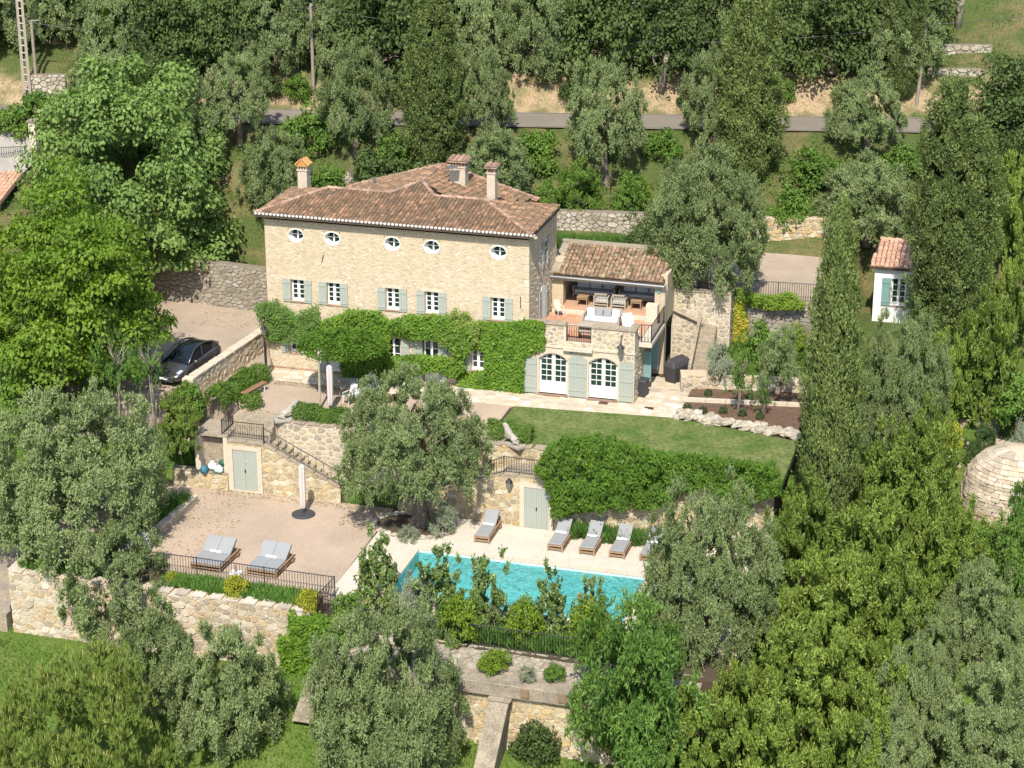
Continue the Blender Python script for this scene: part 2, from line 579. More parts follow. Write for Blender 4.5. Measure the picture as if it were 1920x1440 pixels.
# ------------------------------------------------------------------ rubble: irregular stones in a plane
def clip(poly, a, b_, c):
    """keep a*x + b*y <= c"""
    out = []
    n = len(poly)
    for i in range(n):
        p, q = poly[i], poly[(i + 1) % n]
        dp, dq = a * p[0] + b_ * p[1] - c, a * q[0] + b_ * q[1] - c
        if dp <= 0:
            out.append(p)
        if (dp < 0 < dq) or (dq < 0 < dp):
            t = dp / (dp - dq)
            out.append((p[0] + (q[0] - p[0]) * t, p[1] + (q[1] - p[1]) * t))
    return out


def inside(poly, x, y):
    r_ = False
    n = len(poly)
    for i in range(n):
        x0, y0 = poly[i]
        x1, y1 = poly[(i + 1) % n]
        if (y0 > y) != (y1 > y) and x < (x1 - x0) * (y - y0) / (y1 - y0) + x0:
            r_ = not r_
    return r_


def stones(outline, w, h, gap=.02, jit=.38, holes=(), rnd=None, chaikin=True):
    """irregular stones packed into a plan outline: a list of polygons"""
    rnd = rnd or R
    us = [p[0] for p in outline]
    vs_ = [p[1] for p in outline]
    nu, nv = int((max(us) - min(us)) / w) + 3, int((max(vs_) - min(vs_)) / h) + 3
    u0, v0 = min(us) / w - 1, min(vs_) / h - 1
    S = {}
    for j in range(-2, nv + 2):
        for i in range(-2, nu + 2):
            S[i, j] = (u0 + i + .5 * (j % 2) + rnd.uniform(-jit, jit), v0 + j + rnd.uniform(-jit, jit))
    for key in list(S):
        if rnd.random() < .16:
            del S[key]
    area = sum(outline[i][0] * outline[(i + 1) % len(outline)][1] - outline[(i + 1) % len(outline)][0] * outline[i][1] for i in range(len(outline)))
    ol = outline if area > 0 else outline[::-1]
    edges = []
    for i in range(len(ol)):
        (x0, y0), (x1, y1) = ol[i], ol[(i + 1) % len(ol)]
        a, b_ = (y1 - y0), -(x1 - x0)
        edges.append((a, b_, a * x0 + b_ * y0))
    res = []
    for j in range(nv):
        for i in range(nu):
            if (i, j) not in S:
                continue
            sx, sy = S[i, j]
            poly = [(sx - 1.6, sy - 1.6), (sx + 1.6, sy - 1.6), (sx + 1.6, sy + 1.6), (sx - 1.6, sy + 1.6)]
            for dj in (-2, -1, 0, 1, 2):
                for di in (-2, -1, 0, 1, 2):
                    if di or dj:
                        q = S.get((i + di, j + dj))
                        if q:
                            a, b_ = q[0] - sx, q[1] - sy
                            poly = clip(poly, a, b_, (q[0] ** 2 + q[1] ** 2 - sx * sx - sy * sy) / 2)
            poly = [(p[0] * w, p[1] * h) for p in poly]
            for e in edges:
                poly = clip(poly, *e)
                if len(poly) < 3:
                    break
            if len(poly) < 3:
                continue
            cx, cy = sum(p[0] for p in poly) / len(poly), sum(p[1] for p in poly) / len(poly)
            if any(x0 < cx < x1 and y0 < cy < y1 for x0, x1, y0, y1 in holes):
                continue
            for x0, x1, y0, y1 in holes:
                if all(p[0] < x0 for p in poly) or all(p[0] > x1 for p in poly) or all(p[1] < y0 for p in poly) or all(p[1] > y1 for p in poly):
                    continue
                if cx <= x0:
                    poly = clip(poly, 1, 0, x0)
                elif cx >= x1:
                    poly = clip(poly, -1, 0, -x1)
                elif cy <= y0:
                    poly = clip(poly, 0, 1, y0)
                elif cy >= y1:
                    poly = clip(poly, 0, -1, -y1)
            if len(poly) < 3:
                continue
            cx, cy = sum(p[0] for p in poly) / len(poly), sum(p[1] for p in poly) / len(poly)
            pp = []
            for p in poly:
                d = math.hypot(p[0] - cx, p[1] - cy)
                k = max(.35, 1 - gap / max(d, 1e-6))
                pp.append((cx + (p[0] - cx) * k, cy + (p[1] - cy) * k))
            a = abs(sum(pp[q][0] * pp[(q + 1) % len(pp)][1] - pp[(q + 1) % len(pp)][0] * pp[q][1] for q in range(len(pp)))) / 2
            if a < w * h * .12:
                continue
            if chaikin:
                q = []
                for k in range(len(pp)):
                    p0, p1 = pp[k], pp[(k + 1) % len(pp)]
                    q.append((p0[0] * .75 + p1[0] * .25, p0[1] * .75 + p1[1] * .25))
                    q.append((p0[0] * .25 + p1[0] * .75, p0[1] * .25 + p1[1] * .75))
                pp = q
            res.append(pp)
    return res


def stone_geo(mb, poly, o, eu, ev, en, proud, tint, rnd=R):
    """a stone standing proud of the plane through o along en"""
    n = len(poly)
    cx, cy = sum(p[0] for p in poly) / n, sum(p[1] for p in poly) / n
    d = proud * rnd.uniform(.6, 1.3)
    ta, tb = rnd.uniform(-.12, .12), rnd.uniform(-.12, .12)
    W = lambda u, v, k: o + eu * u + ev * v + en * k
    vs = [W(p[0], p[1], -.02) for p in poly]
    vs += [W(cx + (p[0] - cx) * .9, cy + (p[1] - cy) * .9, d + ta * (p[0] - cx) + tb * (p[1] - cy)) for p in poly]
    fs = [(i, (i + 1) % n, n + (i + 1) % n, n + i) for i in range(n)] + [list(range(n, 2 * n))]
    mb.add(vs, fs, tint)


def rubble(parent, o, eu, ev, en, outline, w, h, mat, gap=.02, proud=.03, holes=(), limit=300, name='stone', jit=.38, prefer=None, world=True, chaikin=True):
    """stones as single parts of parent (up to limit), the rest one joined part"""
    o, eu, ev, en = Vector(o), Vector(eu).normalized(), Vector(ev).normalized(), Vector(en).normalized()
    ps = stones(outline, w, h, gap, jit, holes, chaikin=chaikin)
    if prefer:
        ps.sort(key=prefer)
    else:
        ps.sort(key=lambda p: -abs(sum(p[q][0] * p[(q + 1) % len(p)][1] - p[(q + 1) % len(p)][0] * p[q][1] for q in range(len(p)))))
    base = -wloc(parent) if (parent is not None and world) else Vector((0, 0, 0))
    for p in ps[:limit]:
        mb = MB()
        cx, cy = sum(q[0] for q in p) / len(p), sum(q[1] for q in p) / len(p)
        c = o + eu * cx + ev * cy
        stone_geo(mb, [(q[0] - cx, q[1] - cy) for q in p], Vector((0, 0, 0)), eu, ev, en, proud, R.uniform(.02, .98))
        me = mb.mesh(name)
        me.materials.append(X[mat])
        link(name, me, parent, c + base)
    if len(ps) > limit:
        mb = MB()
        for p in ps[limit:]:
            stone_geo(mb, p, o, eu, ev, en, proud, R.uniform(.02, .98))
        x = ob(name + '_facing', mb, mat, parent, world)
        x["kind"] = "stuff"
    return len(ps)


# ------------------------------------------------------------------ roofs of canal tiles
def tile_geo(mb, o, eu, es, en, r_, L, tint, end=True):
    """one half-round cover tile: o is the middle of its lower end"""
    n = 5
    vs = []
    for k, (d, rr, lift) in enumerate(((0, r_, .045), (L, r_ * .82, .01))):
        for i in range(n + 1):
            a = math.pi * i / n
            vs.append(o + es * d + eu * (-math.cos(a) * rr) + en * (math.sin(a) * rr * .85 + lift))
    fs = [(i, i + 1, n + 2 + i, n + 1 + i) for i in range(n)]
    if end:
        fs.append(list(range(n + 1)))
    mb.add(vs, fs, tint)


def roof_slope(parent, poly, eu, es, col, row, mat, limit, deck_mat='under_tile'):
    """poly: planar 3-D polygon, first point = origin on the eave; eu along the eave, es up the slope"""
    P = [Vector(p) for p in poly]
    eu, es = Vector(eu).normalized(), Vector(es).normalized()
    en = eu.cross(es)
    if en.z < 0:
        en = -en
    o = P[0]
    pl = [((p - o).dot(eu), (p - o).dot(es)) for p in P]
    nu0, nu1 = min(p[0] for p in pl), max(p[0] for p in pl)
    nv0, nv1 = min(p[1] for p in pl), max(p[1] for p in pl)
    tiles = []
    j = 0
    v = nv0
    while v < nv1 - .05:
        u = nu0 + col / 2
        while u < nu1:
            if inside(pl, u, v + row * .45):
                tiles.append((u + R.uniform(-.015, .015), v + R.uniform(-.03, .03)))
            u += col
        v += row
        j += 1
    base = -wloc(parent)
    protos = []
    for k in range(3):
        mb = MB()
        tile_geo(mb, Vector((0, 0, 0)), eu, es, en, col * (.5 + .02 * k), row * 1.22, 0.0)
        me = mb.mesh('roof_tile')
        me.materials.append(X[mat])
        protos.append(me)
    for k, (u, v) in enumerate(tiles[:limit]):
        link('roof_tile', protos[k % 3], parent, o + eu * u + es * v + en * R.uniform(0, .02) + base)
    if len(tiles) > limit:
        mb = MB()
        for u, v in tiles[limit:]:
            tile_geo(mb, o + eu * u + es * v + en * R.uniform(0, .02), eu, es, en, col * .51, row * 1.22, R.uniform(.02, .98))
        x = ob('roof_tile_field', mb, mat, parent)
        x["kind"] = "stuff"
    return len(tiles)


def ridge_row(parent, a, b_, mat='ridge', r_=.12, L=.36, limit=60, name='ridge_tile'):
    a, b_ = Vector(a), Vector(b_)
    d = b_ - a
    n = max(1, int(d.length / L))
    es = d.normalized()
    eu = es.cross(Vector((0, 0, 1))).normalized()
    en = eu.cross(es)
    if en.z < 0:
        en = -en
    for i in range(n):
        mb = MB()
        tile_geo(mb, Vector((0, 0, 0)), eu, es, en, r_, d.length / n * 1.15, R.uniform(.02, .98))
        ob(name, mb, mat, parent, world=False).location = a + d * (i / n) - wloc(parent)


# ------------------------------------------------------------------ foliage
def leaves_mesh(name, C, D, N, L, Wd, tint, mat):
    """kite-shaped leaves: centre C, axis D, face normal N (arrays)"""
    n = len(C)
    D = D / (np.linalg.norm(D, axis=1, keepdims=True) + 1e-9)
    S = np.cross(D, N)
    S /= (np.linalg.norm(S, axis=1, keepdims=True) + 1e-9)
    L = np.broadcast_to(np.asarray(L, float), (n,))[:, None]
    Wd = np.broadcast_to(np.asarray(Wd, float), (n,))[:, None]
    Nn = np.cross(S, D)
    v = np.empty((n, 4, 3), np.float32)
    v[:, 0] = C - D * L / 2
    v[:, 1] = C + S * Wd / 2 + Nn * Wd * .12
    v[:, 2] = C + D * L / 2
    v[:, 3] = C - S * Wd / 2 + Nn * Wd * .12
    me = bpy.data.meshes.new(name)
    me.vertices.add(n * 4)
    me.vertices.foreach_set("co", v.ravel())
    me.loops.add(n * 4)
    me.loops.foreach_set("vertex_index", np.arange(n * 4, dtype=np.int32))
    me.polygons.add(n)
    me.polygons.foreach_set("loop_start", np.arange(0, n * 4, 4, dtype=np.int32))
    me.polygons.foreach_set("loop_total", np.full(n, 4, dtype=np.int32))
    at = me.attributes.new("tint", 'FLOAT', 'FACE')
    at.data.foreach_set("value", np.clip(tint, 0, 1).astype(np.float32))
    me.materials.append(X[mat])
    me.update()
    me.validate()
    return me


def unit(n):
    a = NR.normal(size=(n, 3))
    return a / np.linalg.norm(a, axis=1, keepdims=True)


def clump_centres(n, rx, rz, zc, lo=.55, hi=.95, flat=.25, lump=.18):
    """points through a lumpy dome-shaped crown, most of them near its surface"""
    d = unit(n * 3)
    d = d[d[:, 2] > -.62][:n]
    ph = NR.uniform(0, 6.28, 4)
    az = np.arctan2(d[:, 1], d[:, 0])
    lumpy = 1 + lump * (np.sin(2 * az + ph[0] + 2 * d[:, 2]) * .6 + np.sin(3 * az + ph[1] - 3 * d[:, 2]) * .5 + np.sin(5 * az + ph[2]) * .35)
    r_ = NR.uniform(lo, hi, len(d)) * lumpy
    p = d * r_[:, None] * np.array([rx, rx, rz])
    p[:, 2] = np.where(p[:, 2] < 0, p[:, 2] * (1 - flat), p[:, 2]) + zc
    return p


def twig_crown(name, mat, rx, rz, nclump, ntwig, nleaf, cr, L, Wd, up=.35, spread=.9, droop=0.0, lo=.5, lump=.18, shell=True):
    """crown of clumps; each clump a burst of twigs carrying leaves"""
    zc = rz * .95
    P = clump_centres(nclump, rx, rz, zc, lo, .93, lump=lump)
    n = len(P) * ntwig
    base = np.repeat(P, ntwig, 0)
    out = base - np.array([0, 0, zc * .75])
    out /= np.linalg.norm(out, axis=1, keepdims=True) + 1e-9
    d = unit(n) * spread + out * .8 + np.array([0, 0, up])
    d /= np.linalg.norm(d, axis=1, keepdims=True)
    cl = np.repeat(NR.uniform(.65, 1.25, len(P)), ntwig) * cr * NR.uniform(.5, 1.1, n)
    ct = np.repeat(NR.normal(0, .13, len(P)), ntwig) + NR.normal(0, .06, n)
    t = NR.uniform(.25, 1.0, (n, nleaf))
    C = base[:, None, :] + d[:, None, :] * (cl[:, None] * t)[:, :, None]
    C[:, :, 2] -= droop * (cl[:, None] * t) ** 2
    C = C.reshape(-1, 3) + NR.normal(0, .035, (n * nleaf, 3))
    dd = np.repeat(d, nleaf, 0) * .7 + unit(n * nleaf) * .75
    N = unit(n * nleaf) * .9 + np.array([0, 0, .6]) + np.repeat(out, nleaf, 0) * .8
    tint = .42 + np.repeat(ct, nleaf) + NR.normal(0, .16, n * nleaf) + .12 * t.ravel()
    k = NR.uniform(.7, 1.3, n * nleaf)
    if rx > 1.2:   # oversized filler leaves inside, crown shade put into their dark tint
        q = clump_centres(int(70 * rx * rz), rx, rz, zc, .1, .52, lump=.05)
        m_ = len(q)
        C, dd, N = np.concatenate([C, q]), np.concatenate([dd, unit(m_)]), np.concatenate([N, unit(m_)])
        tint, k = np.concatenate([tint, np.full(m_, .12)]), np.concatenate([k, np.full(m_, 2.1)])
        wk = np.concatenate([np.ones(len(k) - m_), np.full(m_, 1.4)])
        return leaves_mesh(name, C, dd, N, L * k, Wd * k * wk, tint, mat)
    return leaves_mesh(name, C, dd, N, L * k, Wd * k, tint, mat)


def leafy_crown(name, mat, rx, rz, nclump, nleaf, cr, L, Wd, lo=.5, lump=.2, flatten=.65, updir=.7):
    """crown of rounded clumps clad in outward facing leaves (broad-leaved trees)"""
    zc = rz * .95
    P = clump_centres(nclump, rx, rz, zc, lo, .9, lump=lump)
    n = len(P) * nleaf
    base = np.repeat(P, nleaf, 0)
    rad = np.repeat(NR.uniform(.6, 1.3, len(P)), nleaf) * cr
    d = unit(n)
    d[:, 2] = np.where(d[:, 2] < -.3, -d[:, 2] * .6, d[:, 2])
    C = base + d * (rad * NR.uniform(.6, 1.06, n))[:, None] * np.array([1, 1, flatten])
    N = d * .8 + unit(n) * .55 + np.array([0, 0, updir])
    D = np.cross(N, unit(n)) + d * .35
    ct = np.repeat(NR.normal(0, .12, len(P)), nleaf)
    k = NR.uniform(.65, 1.25, n)
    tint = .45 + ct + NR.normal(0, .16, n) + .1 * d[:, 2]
    return leaves_mesh(name, C, D, N, L * k, Wd * k, tint, mat)


def cypress_crown(name, mat, Rm, H, ntuft, per, L, Wd, spires=1, top=.9):
    """dense column of upright sprays, radius swelling low and drawn to a point"""
    t = NR.beta(1.0, 1.25, ntuft)
    az = NR.uniform(0, 6.283, ntuft)
    prof = np.interp(t, [0, .06, .2, .5, .8, .93, 1], [.55, .8, 1, .9, .6, .34, .05] if spires == 1 else [.6, .85, 1, .98, .86, .62, .15])
    ph = NR.uniform(0, 6.28, 6)
    lump = 1 + .12 * np.sin(3 * az + ph[0] + t * 9) + .11 * np.sin(5 * az + ph[1] - t * 17) + .09 * np.sin(t * 43 + ph[2] + 3 * az) + .07 * np.sin(9 * az + ph[3] + t * 25)
    r_ = Rm * prof * lump * np.sqrt(NR.uniform(.62, 1.04, ntuft))
    base = np.stack([np.cos(az) * r_, np.sin(az) * r_, t * H], 1)
    if spires > 1:
        k = NR.integers(0, spires, ntuft)
        off = np.stack([np.cos(k * 2.4 + 1) * Rm * .42, np.sin(k * 2.4 + 1) * Rm * .42], 1)
        sc = 1 - .13 * k
        base[:, :2] = base[:, :2] * .76 + off * .8 * np.minimum(1, t * 1.7)[:, None]
        base[:, 2] *= sc
    out = np.stack([np.cos(az), np.sin(az), np.zeros(ntuft)], 1)
    n = ntuft * per
    d = np.repeat(out * .6 + np.array([0, 0, .9]), per, 0) + unit(n) * .8
    rad = np.repeat(NR.uniform(.6, 1.3, ntuft), per) * .25 * NR.uniform(.35, 1.05, n)
    q = unit(n)
    C = np.repeat(base, per, 0) + q * rad[:, None] * np.array([.85, .85, 1.35])
    N = np.repeat(out, per, 0) * .8 + q * .7 + unit(n) * .4
    ct = np.repeat(NR.normal(0, .12, ntuft) + .10 * np.sin(az * 4 + t * 30 + ph[4]), per)
    kk = NR.uniform(.6, 1.3, n)
    ti = .42 + ct + NR.normal(0, .13, n)
    m_ = ntuft
    inner = base * np.array([.72, .72, .97]) + unit(m_) * .1      # big filler leaves inside, shade painted in by a dark tint
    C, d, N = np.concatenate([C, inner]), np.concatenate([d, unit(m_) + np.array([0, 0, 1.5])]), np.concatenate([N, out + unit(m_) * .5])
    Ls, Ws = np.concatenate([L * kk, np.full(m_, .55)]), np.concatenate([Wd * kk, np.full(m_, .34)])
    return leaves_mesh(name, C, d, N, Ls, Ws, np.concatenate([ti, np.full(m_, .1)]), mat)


def pine_crown(name, rx, rz, nclump, ntuft, per):
    zc = rz * .9
    P = clump_centres(nclump, rx, rz, zc, .7, .97, lump=.1)
    n = len(P) * ntuft
    base = np.repeat(P, ntuft, 0)
    d = unit(n)
    d[:, 2] = np.abs(d[:, 2]) * .9
    base = base + d * NR.uniform(.3, .62, n)[:, None]
    dirs = np.repeat(d * .5 + np.array([0, 0, .75]), per, 0) + unit(n * per) * .75
    dirs /= np.linalg.norm(dirs, axis=1, keepdims=True)
    L = NR.uniform(.16, .30, n * per)
    C = np.repeat(base, per, 0) + dirs * (L / 2)[:, None]
    tint = .45 + np.repeat(np.repeat(NR.normal(0, .12, len(P)), ntuft), per) + NR.normal(0, .13, n * per)
    me = leaves_mesh(name, C, dirs, unit(n * per), L, .045, tint, 'L_pine')
    pick = NR.random(n) < .10
    b = base[pick]
    cl = NR.uniform(.10, .24, len(b))
    cd = leaves_mesh('candles', b + np.array([0, 0, .2]) + np.array([0, 0, 1.0]) * (cl / 2)[:, None], np.tile([[0.0, 0, 1]], (len(b), 1)) + unit(len(b)) * .08, np.tile([[.27, -.96, 0.0]], (len(b), 1)) + unit(len(b)) * .3, cl, .035, NR.uniform(.3, .9, len(b)), 'L_candle')
    return me, cd


X['L_candle'] = ML("pine_candle", (.24, .19, .07), (.38, .31, .13), .1)


def trunk_mesh(name, h, r_, limbs, spread, mat, lean=.15, stems=1, up=1.0):
    """tapered trunk (or several stems) dividing into limbs that reach into the crown"""
    mb = MB()
    for s in range(stems):
        a0 = R.uniform(0, 6.28)
        off = Vector((math.cos(a0), math.sin(a0), 0)) * (r_ * 1.2 if stems > 1 else 0)
        tip = off + Vector((R.uniform(-lean, lean) * h * (2 if stems > 1 else 1), R.uniform(-lean, lean) * h, h))
        mid = (off + tip) / 2 + Vector((R.uniform(-.12, .12) * h, R.uniform(-.08, .08) * h, 0))
        k = 1 if stems == 1 else .7
        mb.tube([off - Vector((0, 0, .5)), off + Vector((0, 0, .12)), mid, tip], [r_ * 1.5 * k, r_ * 1.15 * k, r_ * .9 * k, r_ * .75 * k], 8)
        for i in range(limbs):
            a = 6.283 * i / limbs + R.uniform(-.4, .4)
            rr = spread * R.uniform(.6, 1)
            e = tip + Vector((math.cos(a) * rr, math.sin(a) * rr, up * spread * R.uniform(.5, 1.1)))
            m_ = tip.lerp(e, .5) + Vector((R.uniform(-.1, .1), R.uniform(-.1, .1), .12)) * spread
            mb.tube([tip, m_, e], [r_ * .55 * k, r_ * .36 * k, r_ * .12 * k], 6)
            for q in range(2):
                e2 = m_ + Vector((R.uniform(-1, 1), R.uniform(-1, 1), R.uniform(.3, 1))) * spread * .55
                mb.tube([m_, e2], [r_ * .25 * k, r_ * .06 * k], 5)
    me = mb.mesh(name)
    me.materials.append(X[mat])
    me.polygons.foreach_set("use_smooth", [True] * len(me.polygons))
    return me


# ================================================================== the ground
def grid_sheet(name, x0, x1, y0, y1, st, mat, zoff=0.0, fn=None):
    xs, ys = np.arange(x0, x1 + st / 2, st), np.arange(y0, y1 + st / 2, st)
    A, B = np.meshgrid(xs, ys)
    Zz = (fn or hz)(A, B) + zoff
    v = np.stack([A, B, Zz], 2).reshape(-1, 3).astype(np.float32)
    nx = len(xs)
    i = (np.arange(len(ys) - 1)[:, None] * nx + np.arange(nx - 1)[None, :]).ravel()
    q = np.stack([i, i + 1, i + nx + 1, i + nx], 1).astype(np.int32)
    me = bpy.data.meshes.new(name)
    me.vertices.add(len(v))
    me.vertices.foreach_set("co", v.ravel())
    me.loops.add(q.size)
    me.loops.foreach_set("vertex_index", q.ravel())
    me.polygons.add(len(q))
    me.polygons.foreach_set("loop_start", np.arange(0, q.size, 4, dtype=np.int32))
    me.polygons.foreach_set("loop_total", np.full(len(q), 4, dtype=np.int32))
    me.polygons.foreach_set("use_smooth", [True] * len(q))
    me.update()
    me.materials.append(X[mat])
    o = link(name, me)
    o["kind"] = "structure"
    return o


# hillside colours by zone: meadow in front, dry grass behind, sandy cut above the road
m, nt, b = nodes_of("hillside_ground")
p = pos(nt)
sep = nt.nodes.new("ShaderNodeSeparateXYZ")
nt.links.new(p, sep.inputs[0])
vv = math_n(nt, 'ADD', math_n(nt, 'SUBTRACT', math_n(nt, 'MULTIPLY', sep.outputs[1], .977), math_n(nt, 'MULTIPLY', sep.outputs[0], .215)),
            math_n(nt, 'MULTIPLY', math_n(nt, 'SUBTRACT', noise(nt, p, .5, 3), .5), 2.5))
n1 = noise(nt, p, .45, 4)
fine = ramp(nt, noise(nt, p, 9, 4), [(.3, (.62,) * 3), (.7, (1.35,) * 3)])
grass = mixc(nt, ramp(nt, n1, [(.4, (0, 0, 0)), (.62, (1, 1, 1))]), (.062, .112, .018), (.09, .12, .027))
dry = mixc(nt, ramp(nt, n1, [(.45, (0, 0, 0)), (.66, (1, 1, 1))]), (.062, .082, .024), (.13, .11, .05))
sand = mixc(nt, ramp(nt, noise(nt, p, 1.1, 4), [(.42, (0, 0, 0)), (.62, (1, 1, 1))]), (.29, .215, .13), (.17, .145, .072))
c = mixc(nt, ramp(nt, math_n(nt, 'DIVIDE', vv, 100.0), [(.0, (0, 0, 0)), (.10, (1, 1, 1))]), grass, dry)
band = ramp(nt, math_n(nt, 'DIVIDE', vv, 40.0), [(.665, (0, 0, 0)), (.68, (1, 1, 1)), (.708, (1, 1, 1)), (.73, (0, 0, 0))])
c = mixc(nt, band, c, sand)
c = mixc(nt, 1.0, c, fine, 'MULTIPLY')
nt.links.new(c, b.inputs["Base Color"])
b.inputs["Roughness"].default_value = .95
b.inputs["Specular IOR Level"].default_value = .1
bn = nt.nodes.new("ShaderNodeBump")
bn.inputs["Strength"].default_value = .8
bn.inputs["Distance"].default_value = .15
nt.links.new(noise(nt, p, 5, 5), bn.inputs["Height"])
nt.links.new(bn.outputs[0], b.inputs["Normal"])
X['ground'] = m
grid_sheet("hillside", -80, 70, -50, 80, .6, 'ground')
# the land goes on beyond the detailed part
far = MB()
for (x0, x1, y0, y1) in ((-400, -79, -200, 400), (69, 400, -200, 400), (-79, 69, 79, 400), (-79, 69, -200, -49)):
    nx, ny = max(2, int((x1 - x0) / 12)), max(2, int((y1 - y0) / 12))
    vs_ = [(x0 + (x1 - x0) * i / nx, y0 + (y1 - y0) * j / ny) for j in range(ny + 1) for i in range(nx + 1)]
    zz = hz([q[0] for q in vs_], [q[1] for q in vs_]) - .4
    far.add([(q[0], q[1], float(z_)) for q, z_ in zip(vs_, zz)], [(j * (nx + 1) + i, j * (nx + 1) + i + 1, (j + 1) * (nx + 1) + i + 1, (j + 1) * (nx + 1) + i) for j in range(ny) for i in range(nx)])
struct("distant_terrain", far, 'ground', smooth=True)

# road above the house, along the slope, with worn edge lines
roadm, linem = MB(), MB()
ca, sa = .977, .215


def on_v(u, v, z):
    """u along the road, v up the slope"""
    return (u * ca - v * sa, u * sa + v * ca, z)


for u in range(-90, 80, 4):
    roadm.add([on_v(u, 23.3, 8.06), on_v(u + 4, 23.3, 8.06), on_v(u + 4, 26.9, 8.10), on_v(u, 26.9, 8.10)], [(0, 1, 2, 3)])
    for v in (23.5, 26.65):
        linem.add([on_v(u, v, 8.085 + (v - 23.3) * .011), on_v(u + 4, v, 8.085 + (v - 23.3) * .011), on_v(u + 4, v + .12, 8.085 + (v - 23.2) * .011), on_v(u, v + .12, 8.085 + (v - 23.2) * .011)], [(0, 1, 2, 3)])
struct("road", roadm, 'asphalt')
struct("road_marking", linem, 'roadline')

# courtyard in front of the house, driveway, lawn
cy = MB()
cy.prism([(-13.4, -6.9), (1.3, -6.9), (1.3, -6.4), (-.4, -4.9), (-.3, 4.5), (-13.4, 4.5)], -3, 0)
struct("courtyard_gravel", cy, 'gravel')
dv = MB()
dv.prism([(-26, -5.4), (-13.402, -5.4), (-13.402, 9.2), (-26, 9.2)], -3, 0.0)
struct("driveway", dv, 'drive_gravel')
lw = MB()
n_ = 40
lawn_poly = [(-.25, -4.9), (-.17, -1.97), (8.25, -1.3), (14.2, -2.75), (14.2, -8.7), (5.0, -8.7), (5.0, -6.95), (1.7, -6.95)]
lw.prism([(1.31, -6.9), (5, -6.9), (5, -8.7), (14, -8.7), (14, 12), (-.3, 12), (-.3, -4.9)], -3, -.03)
struct("garden_soil", lw, 'soil')
lw = MB()
lw.prism(lawn_poly, -.3, .015)
struct("lawn", lw, 'lawn')

# pool terrace
pt = MB()
pt.prism([(-19.4, -17.75), (-4.3, -17.75), (-4.42, -8.5), (-19.4, -8.5)], -6.6, -3.3)
struct("terrace_gravel", pt, 'gravel')
PX0, PX1, PY0, PY1 = -1.85, 8.9, -17.3, -12.5
dk = MB()
for x0, x1, y0, y1 in ((-4.3, PX0, -17.9, -8.7), (PX1, 14, -17.9, -8.7), (PX0, PX1, PY1, -8.7), (PX0, PX1, -17.9, PY0)):
    dk.bx(x0, x1, y0, y1, -6.6, -3.29)
struct("pool_deck", dk, 'deck')
bs = MB()
e = .004
bs.add([(PX0 + e, PY0 + e, -4.75), (PX1 - e, PY0 + e, -4.75), (PX1 - e, PY1 - e, -4.75), (PX0 + e, PY1 - e, -4.75),
        (PX0 + e, PY0 + e, -3.32), (PX1 - e, PY0 + e, -3.32), (PX1 - e, PY1 - e, -3.32), (PX0 + e, PY1 - e, -3.32)],
       [(0, 1, 2, 3), (0, 4, 5, 1), (1, 5, 6, 2), (2, 6, 7, 3), (3, 7, 4, 0)])
bs.bx(PX0 + .02, PX0 + 1.2, PY0 + .02, PY1 - .02, -4.75, -4.0)
struct("pool_basin", bs, 'pool_tile')
wt = MB()
wt.add([(PX0 + .01, PY0 + .01, -3.42), (PX1 - .01, PY0 + .01, -3.42), (PX1 - .01, PY1 - .01, -3.42), (PX0 + .01, PY1 - .01, -3.42)], [(0, 1, 2, 3)])
struct("pool_water", wt, 'water')
cp = thing("pool_coping", "pale stone coping round the turquoise swimming pool", "pool coping", (PX0, PY1, -3.29))
for k in range(12):
    a0 = PX0 + (PX1 - PX0) * k / 12
    ob("coping_stone", MB().bx(a0 + .006, a0 + (PX1 - PX0) / 12 - .006, PY1 - .02, PY1 + .33, -3.30, -3.262), 'trim', cp)
for k in range(5):
    a0 = PY0 + (PY1 - PY0) * k / 5
    ob("coping_stone", MB().bx(PX0 - .33, PX0 + .02, a0 + .006, a0 + (PY1 - PY0) / 5 - .006, -3.30, -3.262), 'trim', cp)
    ob("coping_stone", MB().bx(PX1 - .02, PX1 + .33, a0 + .006, a0 + (PY1 - PY0) / 5 - .006, -3.30, -3.262), 'trim', cp)

# planting strip along the foot of the pool terrace
fb = MB()
fb.prism([(-19.2, -17.75), (-19.2, -19.3), (-4.6, -19.3), (-4.6, -17.75)], -6.6, -3.5)
fb.prism([(-4.6, -17.9), (-4.6, -20.0), (14, -20.4), (14, -17.9)], -7.5, -3.75)
struct("planting_strip", fb, 'soil')

# gravel terraces up on the east side and the grey drive at the road
ug = MB()
ug.prism([(6.2, 6.9), (9.0, 6.9), (9.0, 8.1), (14.6, 8.5), (14.3, 18.0), (6.2, 17)], 0, 3.3)
struct("upper_terrace", ug, 'drive_gravel')
gd = MB()
rows_ = [(px0, px1, py) for px0, px1, py in ((-60, 38, 238), (-60, 52, 262), (-60, 60, 290), (-60, 62, 320), (-60, 30, 352))]
gv_ = [hit(a_ + (b_ - a_) * k / 6, y_) + np.array([0, 0, .12]) for a_, b_, y_ in rows_ for k in range(7)]
for q_ in gv_:
    q_[2] += .3
gd.add(gv_, [(r_ * 7 + k, (r_ + 1) * 7 + k, (r_ + 1) * 7 + k + 1, r_ * 7 + k + 1) for r_ in range(4) for k in range(6)])
struct("side_drive", gd, 'concrete_drive')
